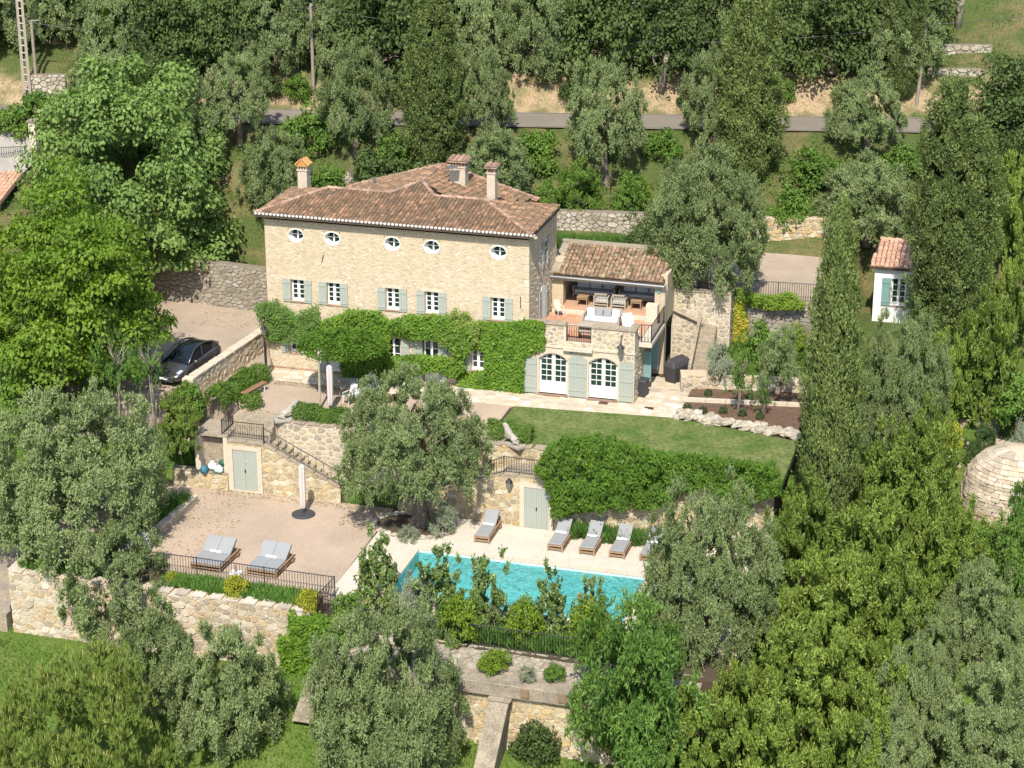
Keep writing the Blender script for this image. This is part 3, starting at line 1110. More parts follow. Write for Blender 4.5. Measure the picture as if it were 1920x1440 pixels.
# planted levels between lawn and east wall
bd = MB()
bd.prism([(8.6, 2.6), (14, 3.4), (14, 8.0), (9.0, 8.0), (8.6, 6)], -1, .85)
struct("planted_level", bd, 'ground')
bd = MB()
bd.prism([(8.0, .75), (14, 1.6), (14, 3.5), (8.6, 2.7), (8.0, 2.2)], -1, .22)
bd.prism([(8.0, -.9), (14, -1.9), (14, 1.45), (8.0, .55)], -1, .16)
struct("mulch_bed", bd, 'mulch')
kb = thing("bed_edging", "long pale stone edging between the two bark mulch beds", "edging", (10, 1, .2))
for k in range(6):
    x0 = 8.0 + k
    ob("edging_stone", MB().prism([(x0 + .01, .56 + (x0 - 8) * .148), (x0 + .99, .56 + (x0 - 7) * .148), (x0 + .99, .78 + (x0 - 7) * .148), (x0 + .01, .78 + (x0 - 8) * .148)], -.1, .34), 'trim', kb)


# ================================================================== walls of stone
def wall(name, label, a, b_, z0, z1, mat, cw, ch, thick=.45, core='mortar', gap=.02, proud=.03, cap=None, top=None, holes=(), limit=300, cat="wall", jit=.38, group=None, capmat='coping'):
    """straight stone wall seen from the side to the right-hand of a->b ... front faces -n; top: optional list of (u, z) for a sloping top"""
    a, b_ = Vector((a[0], a[1], 0)), Vector((b_[0], b_[1], 0))
    d = (b_ - a)
    L = d.length
    eu = d.normalized()
    en = eu.cross(Vector((0, 0, 1)))           # towards the viewer for a wall running left to right
    t = thing(name, label, cat, (a.x, a.y, z0), 0, group)
    out = [(0, z0), (L, z0)] + ([(u, z) for u, z in top][::-1] if top else [(L, z1), (0, z1)])
    mb = MB()
    n = len(out)
    F_ = [a + eu * u + Vector((0, 0, z)) for u, z in out]
    B_ = [p_ - en * thick for p_ in F_]
    if holes:
        us = sorted({0, L} | {h[0] for h in holes} | {h[1] for h in holes})
        zs = sorted({z0, z1} | {h[2] for h in holes} | {h[3] for h in holes})
        for i in range(len(us) - 1):
            for j in range(len(zs) - 1):
                um, zm = (us[i] + us[i + 1]) / 2, (zs[j] + zs[j + 1]) / 2
                if any(h[0] < um < h[1] and h[2] < zm < h[3] for h in holes):
                    continue
                q = [a + eu * u + Vector((0, 0, z)) for u, z in ((us[i], zs[j]), (us[i + 1], zs[j]), (us[i + 1], zs[j + 1]), (us[i], zs[j + 1]))]
                mb.add(q + [p_ - en * thick for p_ in q], [(0, 1, 2, 3), (7, 6, 5, 4), (0, 4, 5, 1), (1, 5, 6, 2), (2, 6, 7, 3), (3, 7, 4, 0)])
    else:
        mb.add(F_ + B_, [list(range(n)), list(range(n, 2 * n))[::-1]] + [(i, n + i, n + (i + 1) % n, (i + 1) % n) for i in range(n)])
    ob("core", mb, core, t)
    rubble(t, a, eu, Vector((0, 0, 1)), en, out, cw, ch, mat, gap, proud, holes, limit, jit=jit)
    if cap:
        # coping stones along the top
        tp = top or [(0, z1), (L, z1)]
        for (u0, za), (u1, zb) in zip(tp[:-1], tp[1:]):
            l_ = math.hypot(u1 - u0, zb - za)
            k = max(1, int(l_ / cap))
            for i in range(k):
                f0, f1 = i / k + .008, (i + 1) / k - .008
                q = []
                for f in (f0, f1):
                    c_ = a + eu * (u0 + (u1 - u0) * f) + Vector((0, 0, za + (zb - za) * f + .004))
                    q += [c_ + en * (.05 + R.uniform(-.01, .015)), c_ - en * (thick + .03)]
                h_ = Vector((0, 0, R.uniform(.06, .085)))
                mbk = MB().add(q + [x + h_ for x in q], [(0, 1, 3, 2), (4, 6, 7, 5), (0, 2, 6, 4), (1, 5, 7, 3), (0, 4, 5, 1), (2, 3, 7, 6)], R.uniform(.05, .95))
                ob("coping_stone", mbk, capmat, t)
    return t


X['capst'] = MT("coping_slab", [(.50, .44, .35), (.44, .38, .30), (.55, .49, .40), (.40, .34, .27)], .9, 10, .2, .3)

# lower retaining wall of the pool terrace
wall("retaining_wall", "long cream stone retaining wall below the loungers and iris bed", (-19.2, -19.45), (-4.55, -19.55), -7.2, -3.42, 'cream_stone', .37, .25, .5, 'mortar', .016, .035, cap=.8, capmat='capst')
wall("retaining_wall", "short stone wall turning back beside the garden steps at the photo's left edge", (-19.3, -17.2), (-19.2, -19.45), -7.0, -3.42, 'cream_stone', .37, .25, .4, 'mortar', .016, .035, cap=.8, capmat='capst')
# walls under the pool: set-back wall, concrete beam, sloping rubble apron
wall("buttressed_wall", "rough stone wall in shade under the concrete beam, behind the sloping buttress", (-2.8, -22.0), (13, -22.0), -8.4, -4.73, 'terrace_stone', .36, .22, .4, 'mortar', .02, .04)
t = thing("concrete_beam", "weathered concrete beam with small square recesses, carried on the sloping buttresses", "beam", (5, -22, -4.5))
ob("beam", MB().bx(-3.0, 13, -22.25, -21.35, -4.72, -4.12), 'concrete', t, bevel=.03)
for x in (5.75, 7.35):
    ob("recess_frame", MB().bx(x, x + .36, -22.30, -22.23, -4.58, -4.22), 'brown_wood', t)
    ob("recess_shade", MB().bx(x + .06, x + .30, -22.31, -22.29, -4.52, -4.28), 'mortar_dark', t)  # dark plate on the frame, the hollow's shade put into its colour
ap = thing("rubble_apron", "sloping rubble apron of stones between the beam and the lower railing", "apron", (5, -21, -4))
mb = MB()
mb.add([(-2.5, -21.4, -4.116), (13, -21.4, -4.116), (13, -20.0, -3.74), (-2.5, -19.8, -3.74), (-2.5, -19.8, -6), (-2.5, -21.4, -6)], [(0, 1, 2, 3), (0, 3, 4, 5)])
ob("bedding", mb, 'concrete', ap)
sl = Vector((0, 1.6, .376)).normalized()
rubble(ap, (-2.5, -21.4, -4.116), (1, 0, 0), sl, Vector((0, -sl.z, sl.y)), [(0, 0), (15.5, 0), (15.5, 1.45), (0, 1.55)], .36, .26, 'apron_rock', .012, .05, limit=240, jit=.45)


def buttress(px_t, py_t, px_b, py_b, label, zb=-7.6, yb=-23.7):
    a = Vector((GY(px_b, py_b, yb)[0], yb, zb))
    tp = Vector((GY(px_t, py_t, -22.3)[0], -22.3, -4.74))
    t = thing("buttress", label, "buttress", (a.x, -23, -7.4), 0, "sloping buttresses under the pool terrace")
    w = .44
    mb = MB()
    vs_ = []
    for (c_, y0, y1) in ((a, yb - .5, -22.0), (tp, -22.55, -21.9)):
        for sx in (-w, w):
            for y in (y0, y1):
                vs_.append((c_.x + sx, y, c_.z))
    mb.add(vs_, [(0, 1, 3, 2), (4, 6, 7, 5), (0, 4, 5, 1), (2, 3, 7, 6), (0, 2, 6, 4), (1, 5, 7, 3)])
    ob("shaft", mb, 'concrete', t, bevel=.04)
    ob("head", MB().bx(tp.x - .5, tp.x + .5, -22.62, -21.9, -4.74, -4.724 + .0), 'concrete', t)


buttress(938, 1285, 908, 1425, "tall weathered concrete buttress with pale lichen spots right of the big foreground olive")
buttress(600, 1255, 572, 1352, "concrete buttress half hidden by ivy, left of the big foreground olive", -6.75, -22.7)

# shed block with stair on the west side of the pool terrace
wall("shed_wall", "stone wall with the sage double door and sloping stair top, beside the storage niche", (-12.98, -8.5), (-7.15, -8.5), -3.6, -.72, 'terrace_stone', .34, .22, .35, 'mortar', .018, .03,
     top=[(0, -.72), (1.9, -.72), (5.83, -2.55)], cap=.7, limit=260)
dr = thing("shed_door", "sage green wooden door in a pale stone frame in the wall by the closed parasol", "door", (-12.2, -8.55, -3.3))
for x0, x1, z0, z1 in ((-12.96, -12.70, -3.29, -1.08), (-11.42, -11.18, -3.29, -1.08), (-12.96, -11.18, -1.079, -.88), (-12.70, -11.42, -3.29, -3.2)):
    ob("frame", MB().bx(x0, x1, -8.60, -8.40, z0, z1), 'trim', dr)
for k in range(2):
    x0 = -12.69 + k * .636
    lf = ob("leaf", MB().bx(x0 + .004, x0 + .630, -8.565, -8.53, -3.19, -1.09), 'shutter', dr)
ob("handle", MB().bx(-12.09, -12.03, -8.60, -8.56, -2.25, -2.10), 'iron', dr)
# open niche
nc = thing("storage_niche", "open rendered niche holding bags beside the sage shed door", "niche", (-13.7, -8, -2.6))
for nm, bxs in (("side_wall", (-14.7, -14.42, -8.55, -6.6, -3.6, -.55)), ("divider", (-13.20, -12.985, -8.52, -6.6, -3.6, -.55)), ("roof_slab", (-14.72, -12.985, -8.52, -6.6, -.548, -.45)), ("rear_wall", (-14.42, -13.2, -6.9, -6.6, -3.6, -.55)), ("niche_floor", (-14.42, -13.2, -8.3, -6.9, -3.6, -2.3))):
    ob(nm, MB().bx(*bxs), 'coping' if nm == 'roof_slab' else 'plaster', nc)
wall("low_wall", "low rough stone wall below the storage niche", (-15.9, -8.75), (-13.0, -8.62), -3.6, -2.45, 'terrace_stone', .38, .24, .4, 'mortar', .02, .035, cap=.6)
# stair landing, steps, back wall
ld = MB()
ld.prism([(-14.7, -8.1), (-11.05, -8.1), (-11.05, -6.92), (-14.7, -6.92)], -3.5, -.79)

for k in range(3):
    ld.bx(-13.0, -11.06, -7.55 + k * .22, -6.91, -.79 + k * .26, -.79 + (k + 1) * .26 - .004)
ld.bx(-13.1, -10.95, -6.905, -6.6, -.1, .03)
struct("stair_landing", ld, 'coping')
st = thing("garden_stair", "stone stair dropping from the courtyard to the pool terrace along the shed wall", "stair", (-9, -7.6, -3.3))
for k in range(13):
    x0 = -11.04 + k * .30
    ob("step", MB().bx(x0, x0 + .296, -8.13, -6.97, -3.5, -.79 - .185 * (k + 1)), 'coping', st)
wall("courtyard_wall", "pale mortared wall of dark stones behind the garden stair, under the courtyard hedge", (-10.9, -6.96), (-4.9, -6.96), -3.4, -.03, 'wing_stone', .36, .24, .4, 'mortar_light', .035, .02, cap=.7)
wall("courtyard_wall", "stone wall with coping behind the lion statue beside the lawn hedge", (-4.9, -6.96), (4.9, -6.96), -3.4, -.03, 'terrace_stone', .40, .26, .4, 'mortar', .02, .03, cap=.7)
# east stair block
wall("pool_house_wall", "golden stone wall with the sage plank door behind the single lounger", (-.4, -8.75), (5.0, -8.75), -3.6, -.72, 'terrace_stone', .34, .22, .4, 'mortar', .016, .03, holes=(),
     top=[(0, -1.3), (1.55, -.72), (5.4, -.72)], cap=.7, limit=300)
wall("pool_house_wall", "stone wall in the olive's shade left of the golden wall, behind the trunk", (-4.2, -8.55), (-.4, -8.6), -3.6, -1.5, 'terrace_stone', .36, .23, .35, 'mortar', .018, .03, top=[(0, -2.9), (3.8, -1.32)], cap=.7)
wall("pool_house_wall", "stone wall under the wisteria behind the row of loungers", (5.0, -8.75), (14.0, -8.75), -3.6, -.2, 'terrace_stone', .38, .25, .4, 'mortar', .02, .03, cap=.8)
dr = thing("pool_door", "sage green plank door in a pale frame in the golden stone wall by the pool", "door", (2.9, -8.8, -3.3))
for x0, x1, z0, z1 in ((1.98, 2.2, -3.28, -1.2), (3.42, 3.62, -3.28, -1.2), (1.98, 3.62, -1.199, -1.0)):
    ob("frame", MB().bx(x0, x1, -8.86, -8.7, z0, z1), 'trim', dr)
for k in range(10):
    x0 = 2.2 + k * .122
    ob("plank", MB().bx(x0 + .004, x0 + .118, -8.83, -8.78, -3.27, -1.21), 'shutter', dr)
ob("handle", MB().bx(2.78, 2.84, -8.87, -8.83, -2.35, -2.2), 'iron', dr)
ob("landing", MB().bx(1.0, 5.0, -8.36, -7.0, -1.6, -.8), 'concrete', thing("east_landing", "stone landing behind the railing above the sage plank door", "landing", (3, -8, -.8)))
st = thing("pool_stair", "stone stair behind the pool olive dropping west from the landing above the plank door", "stair", (-1.5, -7.8, -2))
for k in range(12):
    x1 = .99 - k * .30
    ob("step", MB().bx(x1 - .296, x1, -8.18, -6.98, -3.5, -.82 - .19 * (k + 1)), 'flag', st)

# driveway walls
wl = wall("driveway_wall", "pale rendered stone wall between the parked car and the courtyard hedge", (-15.95, -5.3), (-15.2, 2.6), -.6, 1.15, 'facade_stone', .42, .26, .4, 'mortar', .02, .015, cap=.9, capmat='trim', limit=200)
ob("end_pier", MB().bx(-16.5, -15.92, -5.75, -5.28, -1.2, 1.2), 'plaster', wl)
ob("intercom", MB().bx(-16.32, -16.2, -5.79, -5.75, -.1, .28), 'white', wl)
wall("driveway_wall", "brown stone wall in shade at the back of the driveway, left of the house", (-25, 8.9), (-14.2, 7.6), -.2, 2.6, 'dry_stone', .34, .2, .5, 'mortar_dark', .02, .04)
# walls behind and east of the house
wall("garden_wall", "pale drystone wall above the green iris strip behind the house", (-3.6, 14.9), (3.4, 16.0), 3.0, 5.2, 'pale_rock', .36, .23, .5, 'mortar_dark', .02, .05)
rw0, rw1 = hit(640, 352), hit(676, 356)
wall("garden_wall", "bit of rubble wall glimpsed behind the roof left of the raised ridge", rw0[:2], rw1[:2], float(rw0[2]) - .5, float(rw0[2]) + 1.1, 'pale_rock', .34, .22, .5, 'mortar_dark', .02, .05, top=[(0, float(rw0[2]) + .3), (.4, float(rw0[2]) + 1.1), (.8, float(rw0[2]) + .5)])
wall("garden_wall", "golden rubble wall at the back of the upper gravel terrace", (8.2, 17.0), (13.2, 18.2), 3.0, 5.1, 'terrace_stone', .36, .22, .5, 'mortar', .025, .05)
wall("east_wall", "tall pale mortared wall of dark stones right of the loggia", (6.0, 6.62), (9.1, 6.62), -.1, 3.95, 'wing_stone', .36, .23, .4, 'mortar_light', .045, .02, cap=.8)
wall("east_wall", "grey drystone wall under the railing with a yellow creeper", (9.1, 7.95), (14.5, 8.4), .4, 3.25, 'dry_stone', .44, .22, .4, 'mortar_dark', .014, .05)
wall("east_wall", "short corner wall joining the pale wall and the grey drystone wall", (9.05, 6.62), (9.1, 7.95), .4, 3.5, 'dry_stone', .44, .24, .3, 'mortar_dark', .016, .04)
wall("bed_wall", "low cream block wall above the upper bark mulch bed", (8.75, 2.55), (14, 3.35), -.1, .92, 'cream_stone', .52, .32, .35, 'mortar', .03, .05)
wall("bed_wall", "low brown stone wall beside the covered barbecue", (7.45, 2.15), (8.75, 2.5), -.1, .95, 'wing_stone', .40, .26, .8, 'mortar', .03, .03)
# stair against the east wall
st = thing("east_stair", "stone stair climbing to the upper terrace right of the covered barbecue", "stair", (8, 5, .2))
for k in range(11):
    ob("step", MB().bx(7.62, 8.45, 4.0 + k * .235, 4.23 + k * .235, -.1, .30 + k * .19), 'coping', st)
mb = MB()
mb.add([(7.45, 3.9, 0), (7.62, 3.9, 0), (7.62, 6.6, 0), (7.45, 6.6, 0), (7.45, 3.9, .75), (7.62, 3.9, .75), (7.62, 6.6, 2.75), (7.45, 6.6, 2.75)], [(0, 3, 2, 1), (4, 5, 6, 7), (0, 1, 5, 4), (1, 2, 6, 5), (2, 3, 7, 6), (3, 0, 4, 7)])
ob("side_wall", mb, 'concrete', st)
st2 = thing("sloping_coping", "sloping stone coping running down across the tall pale wall", "coping", (6.8, 6.5, 2.5))
ob("coping", MB().tube([(5.75, 6.5, 3.05), (7.55, 6.5, 2.35), (7.75, 6.3, 2.3)], .10, 6), 'coping', st2)

# low rubble edge of the mulch bed: loose pale boulders
re = thing("rubble_edge", "heap of pale boulders edging the lawn below the bark mulch bed", "rock edging", (11, -1.6, 0))


def boulder(r_, tint, flat=.75):
    mb = MB()
    prof = []
    n = 7
    ph = R.uniform(0, 6.28)
    vs_, fs = [], []
    for j, (rr, z) in enumerate(((.55, -.5), (1.0, -.1), (.9, .4), (.4, .72))):
        for i in range(n):
            a = 6.283 * i / n + ph
            k = rr * R.uniform(.78, 1.18) * r_
            vs_.append((math.cos(a) * k, math.sin(a) * k, z * r_ * flat * R.uniform(.85, 1.15)))
    for j in range(3):
        for i in range(n):
            fs.append((j * n + i, j * n + (i + 1) % n, (j + 1) * n + (i + 1) % n, (j + 1) * n + i))
    fs.append(list(range(3 * n, 4 * n)))
    return mb.add(vs_, fs, tint)


BOULD = []
for k in range(6):
    me = boulder(.25, 0.0).mesh("stone")
    me.materials.append(X['pale_rock'])
    BOULD.append(me)
for k in range(150):
    u = R.random()
    x = 8.0 + 6.1 * u
    y = -1.05 - 1.15 * u + R.uniform(-.35, .25)
    o = link("stone", BOULD[k % 6], re, Vector((x, y, R.uniform(.02, .2) + max(0, (y + 1.05 + 1.15 * u)) * .35)) - Vector(re.location))
    o.rotation_euler = (R.uniform(-.3, .3), R.uniform(-.3, .3), R.uniform(0, 6))
    s_ = R.uniform(.6, 1.25)
    o.scale = (s_, s_, s_)

# flagstone path along the house
fp = struct("flagstone_path", MB().prism([(-13.75, -1.75), (-6, -2.0), (-.2, -1.96), (8.2, -1.3), (8.0, 2.1), (7.4, 4.0), (5.5, 4.0), (5.5, -.05), (-13.75, -.05)], -.3, .012), 'mortar')
for pl in ([(-13.75, -1.75), (-6, -2.0), (-.2, -1.96), (-.2, -.08), (-13.75, -.08)], [(-.2, -1.96), (8.2, -1.3), (8.1, -.05), (-.2, -.08)], [(5.5, -.05), (8.1, -.05), (8.0, 2.1), (7.4, 4.0), (5.5, 4.0)]):
    rubble(fp, (0, 0, .012), (1, 0, 0), (0, 1, 0), (0, 0, 1), pl, .62, .48, 'flag', .018, .012, limit=100, name='paving_slab')
for px, py in ((1131, 756), (1217, 766)):
    p_ = G(px, py, .03)
    g_ = thing("drain_cover", "rusty drain cover in the flagstones " + ("before the arched doors" if px < 1200 else "near the corner of the lawn"), "drain cover", p_, 0, "drain covers in the flagstones")
    ob("frame", MB().box((0, 0, 0), (.48, .30, .05)), 'brown_wood', g_, world=False)
    for k in range(4):
        ob("bar", MB().box((0, -.09 + k * .06, .03), (.42, .03, .012)), 'iron', g_, world=False)


# ================================================================== the house
H = thing("stone_house", "large old stone house with oval attic windows and a brown tiled hip roof", "house", (-7, 2.5, 0))
FX0, FX1, FZ1 = -14.08, 0.0, 8.12
VIS = [-12.39, -10.42, -7.22, -5.12, -1.62]
OVX = [-12.37, -10.40, -7.17, -5.07, -1.58]
WZ = (3.80, 4.97)
openings = [(x - .36, x + .36, *WZ) for x in VIS]
ovals = [(x - .44, x + .44, 6.98, 7.72) for x in OVX]
ground_o = [(-12.95, -12.25, .95, 2.15), (-10.85, -9.95, .04, 2.15), (-7.65, -6.85, .04, 2.3), (-5.65, -4.75, .04, 2.35), (-3.05, -2.35, .95, 2.1)]
HOLES = openings + ovals + ground_o


def holed_wall(mb, x0, x1, z0, z1, y, holes, depth=.26):
    xs = sorted({x0, x1} | {h[0] for h in holes} | {h[1] for h in holes})
    zs = sorted({z0, z1} | {h[2] for h in holes} | {h[3] for h in holes})
    for i in range(len(xs) - 1):
        for j in range(len(zs) - 1):
            xm, zm = (xs[i] + xs[i + 1]) / 2, (zs[j] + zs[j + 1]) / 2
            if not any(h[0] < xm < h[1] and h[2] < zm < h[3] for h in holes):
                mb.add([(xs[i], y, zs[j]), (xs[i + 1], y, zs[j]), (xs[i + 1], y, zs[j + 1]), (xs[i], y, zs[j + 1])], [(0, 1, 2, 3)])
    for h in holes:
        q = [(h[0], h[2]), (h[1], h[2]), (h[1], h[3]), (h[0], h[3])]
        for k in range(4):
            (u0, w0), (u1, w1) = q[k], q[(k + 1) % 4]
            mb.add([(u0, y, w0), (u1, y, w1), (u1, y + depth, w1), (u0, y + depth, w0)], [(0, 1, 2, 3)])


mb = MB()
holed_wall(mb, FX0, FX1, -.1, FZ1, 0, HOLES)
# sides and rear of the front block, rear wing with its gable
mb.add([(FX1, 0, -.1), (FX1, 5.5, -.1), (FX1, 5.5, FZ1), (FX1, 0, FZ1)], [(0, 1, 2, 3)])
mb.add([(FX0, 0, -.1), (FX0, 5.5, -.1), (FX0, 5.5, FZ1), (FX0, 0, FZ1)], [(3, 2, 1, 0)])
mb.add([(FX0, 5.5, -.1), (FX1, 5.5, -.1), (FX1, 5.5, FZ1), (FX0, 5.5, FZ1)], [(3, 2, 1, 0)])
mb.add([(-10.8, 5.51, 0), (-2.4, 5.51, 0), (-2.4, 7.4, 0), (-10.8, 7.4, 0), (-10.8, 5.51, 8.05), (-2.4, 5.51, 8.05), (-2.4, 7.4, 8.05), (-10.8, 7.4, 8.05), (-6.78, 7.4, 9.4)],
       [(0, 4, 7, 3), (1, 2, 6, 5), (3, 7, 8, 6, 2)])
FW_ = ob("wall", mb, 'mortar', H)
WALLP = thing("facade", None, None, (-7, 0, 0))
WALLP.parent = H
WALLP.location = Vector((-7, 0, 0)) - Vector(H.location)
rubble(WALLP, (0, 0, 0), (1, 0, 0), (0, 0, 1), (0, -1, 0), [(FX0 + .02, 2.6), (FX1 - .02, 2.6), (FX1 - .02, 8.1), (FX0 + .02, 8.1)], .24, .13, 'facade_stone', .008, .007, HOLES, 300, jit=.42,
       prefer=lambda p_: -abs((max(q[0] for q in p_) - min(q[0] for q in p_))))
rubble(WALLP, (0, 0, 0), (1, 0, 0), (0, 0, 1), (0, -1, 0), [(FX0 + .02, .0), (FX1 - .02, .0), (FX1 - .02, 2.59), (FX0 + .02, 2.59)], .28, .17, 'facade_stone', .012, .012, HOLES, 0)
SW = thing("side_facade", None, None, (0, 2.7, 0))
SW.parent = H
SW.location = Vector((0, 2.7, 0)) - Vector(H.location)
SIDEH = [(2.05, 2.45, 6.2, 6.9), (2.85, 3.4, 5.9, 7.25), (2.3, 3.2, 2.95, 4.95)]
rubble(SW, (0, 0, 0), (0, 1, 0), (0, 0, 1), (1, 0, 0), [(.02, 2.9), (5.48, 2.9), (5.48, 7.98), (.02, 7.98)], .26, .15, 'facade_stone', .012, .012, SIDEH, 120)
# dressed corner stones
for k in range(20):
    z = .05 + k * .40
    w = .42 if k % 2 else .26
    ob("quoin", MB().bx(-w, .022, -.024, (.26 if k % 2 else .42), z + .012, z + .385, R.uniform(.05, .95)), 'facade_stone', H, bevel=.012)


def window(parent, xc, z0, z1, w, y=0.0, rows=4, sill=True, lintel=True):
    """white casement with small panes, set back in its opening"""
    f = MB()
    yb = y + .17
    x0, x1 = xc - w / 2, xc + w / 2
    t_ = .045
    f.bx(x0, x0 + t_, yb, yb + .07, z0, z1)
    f.bx(x1 - t_, x1, yb, yb + .07, z0, z1)
    f.bx(x0 + t_, x1 - t_, yb, yb + .07, z1 - t_, z1)
    f.bx(x0 + t_, x1 - t_, yb, yb + .07, z0, z0 + .12)
    f.bx(xc - .05, xc + .05, yb - .012, yb + .068, z0 + .12, z1 - t_)
    o_ = ob("window", f, 'white', parent)
    zz0, zz1 = z0 + .12, z1 - t_
    for sgn in (-1, 1):
        xa, xb = (x0 + t_, xc - .05) if sgn < 0 else (xc + .05, x1 - t_)
        for r_ in range(rows):
            za, zb = zz0 + (zz1 - zz0) * r_ / rows, zz0 + (zz1 - zz0) * (r_ + 1) / rows
            g_ = ob("pane", MB().bx(xa + .025, xb - .025, yb + .03, yb + .04, za + .018, zb - .018), 'glass', o_, world=False)
            g_.location = (0, 0, 0)
        s_ = MB()
        for xx in (xa, xb - .025):
            s_.bx(xx, xx + .025, yb + .012, yb + .055, zz0, zz1)
        for r_ in range(rows + 1):
            zc = zz0 + (zz1 - zz0) * r_ / rows
            s_.bx(xa + .025, xb - .025, yb + .014, yb + .053, zc - .018, zc + .018)
        q = ob("sash", s_, 'white', o_, world=False)
        q.location = (0, 0, 0)
    if sill:
        ob("sill", MB().bx(x0 - .06, x1 + .06, y - .05, y + .2, z0 - .07, z0 - .002), 'ridge', parent)
    if lintel:
        ob("lintel", MB().bx(x0 - .16, x1 + .16, y - .028, y + .1, z1 + .003, z1 + .17), 'trim', parent)
    return o_


def shutter(parent, x0, x1, z0, z1, y=0.0, mat='shutter', arch=0.0, ang=0.0):
    n = max(3, int((x1 - x0) / .115))
    w = (x1 - x0) / n
    e_ = thing("shutter", None, None, (x0, y - .05, z0))
    e_.parent = parent
    e_.location = Vector((x0, y - .05, z0)) - wloc(parent)
    e_.rotation_euler.z = ang
    for k in range(n):
        f = (k + .5) / n
        top = (z1 - z0) - (arch * (2 * f - 1) ** 2 if arch else 0)
        ob("plank", MB().bx(k * w + .003, (k + 1) * w - .003, -.018, .018, 0, top), mat, e_, world=False)
    for fz in (.16, .5, .82) if z1 - z0 > 1.6 else (.14, .84):
        zb = (z1 - z0) * fz
        ob("batten", MB().bx(.01, x1 - x0 - .01, -.042, -.0181, zb - .045, zb + .045), mat, e_, world=False)
    return e_


for x in VIS:
    window(H, x, WZ[0], WZ[1], .72)
    shutter(H, x - .80, x - .375, WZ[0] - .03, WZ[1] + .02)
    shutter(H, x + .375, x + .79, WZ[0] - .03, WZ[1] + .02)
window(H, -12.6, .95, 2.15, .7, rows=3)
shutter(H, -13.38, -12.98, .92, 2.17)
window(H, -2.7, .95, 2.1, .7, rows=3)
shutter(H, -3.43, -3.07, .92, 2.12)


def glazed_door(parent, xc, z0, z1, w, y=0.0, rows=3, low=.9):
    yb = y + .16
    f = MB()
    x0, x1 = xc - w / 2, xc + w / 2
    f.bx(x0, x1, yb, yb + .07, z0, z0 + low)
    f.bx(x0, x0 + .07, yb, yb + .07, z0 + low, z1)
    f.bx(x1 - .07, x1, yb, yb + .07, z0 + low, z1)
    f.bx(xc - .06, xc + .06, yb, yb + .07, z0 + low, z1)
    f.bx(x0 + .07, xc - .06, yb, yb + .07, z1 - .07, z1)
    f.bx(xc + .06, x1 - .07, yb, yb + .07, z1 - .07, z1)
    o_ = ob("glazed_door", f, 'white', parent)
    for xa, xb in ((x0 + .07, xc - .06), (xc + .06, x1 - .07)):
        for r_ in range(rows):
            za, zb = z0 + low + (z1 - .07 - z0 - low) * r_ / rows, z0 + low + (z1 - .07 - z0 - low) * (r_ + 1) / rows
            q = ob("pane", MB().bx(xa, xb, yb + .03, yb + .04, za + .02, zb - .02), 'glass', o_, world=False)
            q.location = (0, 0, 0)
            q = ob("glazing_bar", MB().bx(xa, xb, yb + .012, yb + .055, zb - .02, zb + .0199), 'white', o_, world=False)
            q.location = (0, 0, 0)
    return o_


for x, z1 in ((-10.4, 2.15), (-7.25, 2.3), (-5.2, 2.35)):
    glazed_door(H, x, .06, z1, .88 if x < -9 else .8)
    shutter(H, x - .92, x - .46, .06, z1)
    shutter(H, x + .46, x + .9, .06, z1)
ob("door_step", MB().bx(-10.95, -9.85, -.3, .05, -.02, .07), 'terracotta', H)
ob("foot_course", MB().bx(FX0, -10.96, -.06, -.002, 0, .1), 'ridge', H)
ob("foot_course", MB().bx(-9.84, -.2, -.06, -.002, 0, .1), 'ridge', H)

# oval attic windows
NEL = 28
for xc, (x0, x1, z0, z1) in zip(OVX, ovals):
    zc, rx_, rz_ = (z0 + z1) / 2, .41, .335
    el = [(math.cos(6.28319 * k / NEL), math.sin(6.28319 * k / NEL)) for k in range(NEL)]

    def sq(c_, s_):
        k = 1 / max(abs(c_), abs(s_))
        return c_ * k, s_ * k
    fr_ = MB()
    vs_ = []
    for c_, s_ in el:
        a_, b2 = sq(c_, s_)
        vs_ += [(xc + a_ * .44, -.003, zc + b2 * .37), (xc + c_ * (rx_ + .06), -.003, zc + s_ * (rz_ + .06) * .95)]
    fr_.add(vs_, [(2 * k, 2 * ((k + 1) % NEL), 2 * ((k + 1) % NEL) + 1, 2 * k + 1) for k in range(NEL)])
    ob("oval_surround", fr_, 'facade_stone', H)
    rv = MB()
    vs_ = []
    for c_, s_ in el:
        vs_ += [(xc + c_ * (rx_ + .035), -.02, zc + s_ * (rz_ + .03)), (xc + c_ * rx_, -.02, zc + s_ * rz_), (xc + c_ * rx_ * .86, .34, zc + s_ * rz_ * .86), (xc + c_ * (rx_ + .045), .002, zc + s_ * (rz_ + .045))]
    fs = []
    for k in range(NEL):
        q = (k + 1) % NEL
        fs += [(4 * k, 4 * q, 4 * q + 1, 4 * k + 1), (4 * k + 1, 4 * q + 1, 4 * q + 2, 4 * k + 2), (4 * k + 3, 4 * q + 3, 4 * q, 4 * k)]
    ow = ob("oval_window", rv.add(vs_, fs), 'white', H, smooth=False)
    gl_ = MB().add([(xc + c_ * rx_ * .87, .33, zc + s_ * rz_ * .87) for c_, s_ in el], [list(range(NEL))])
    ob("pane", gl_, 'glass', ow, world=False).location = (0, 0, 0)
    br = MB()
    br.bx(xc - .035, xc + .035, .29, .325, zc - rz_ * .84, zc + rz_ * .84)
    br.bx(xc - rx_ * .83, xc - .035, .292, .324, zc - .018, zc + .018)
    br.bx(xc + .035, xc + rx_ * .83, .292, .324, zc - .018, zc + .018)
    ring = [(xc + c_ * rx_ * .84, .31, zc + s_ * rz_ * .84) for c_, s_ in el]
    br.tube(ring + [ring[0]], .022, 5, cap=False)
    ob("glazing_bar", br, 'white', ow, world=False).location = (0, 0, 0)
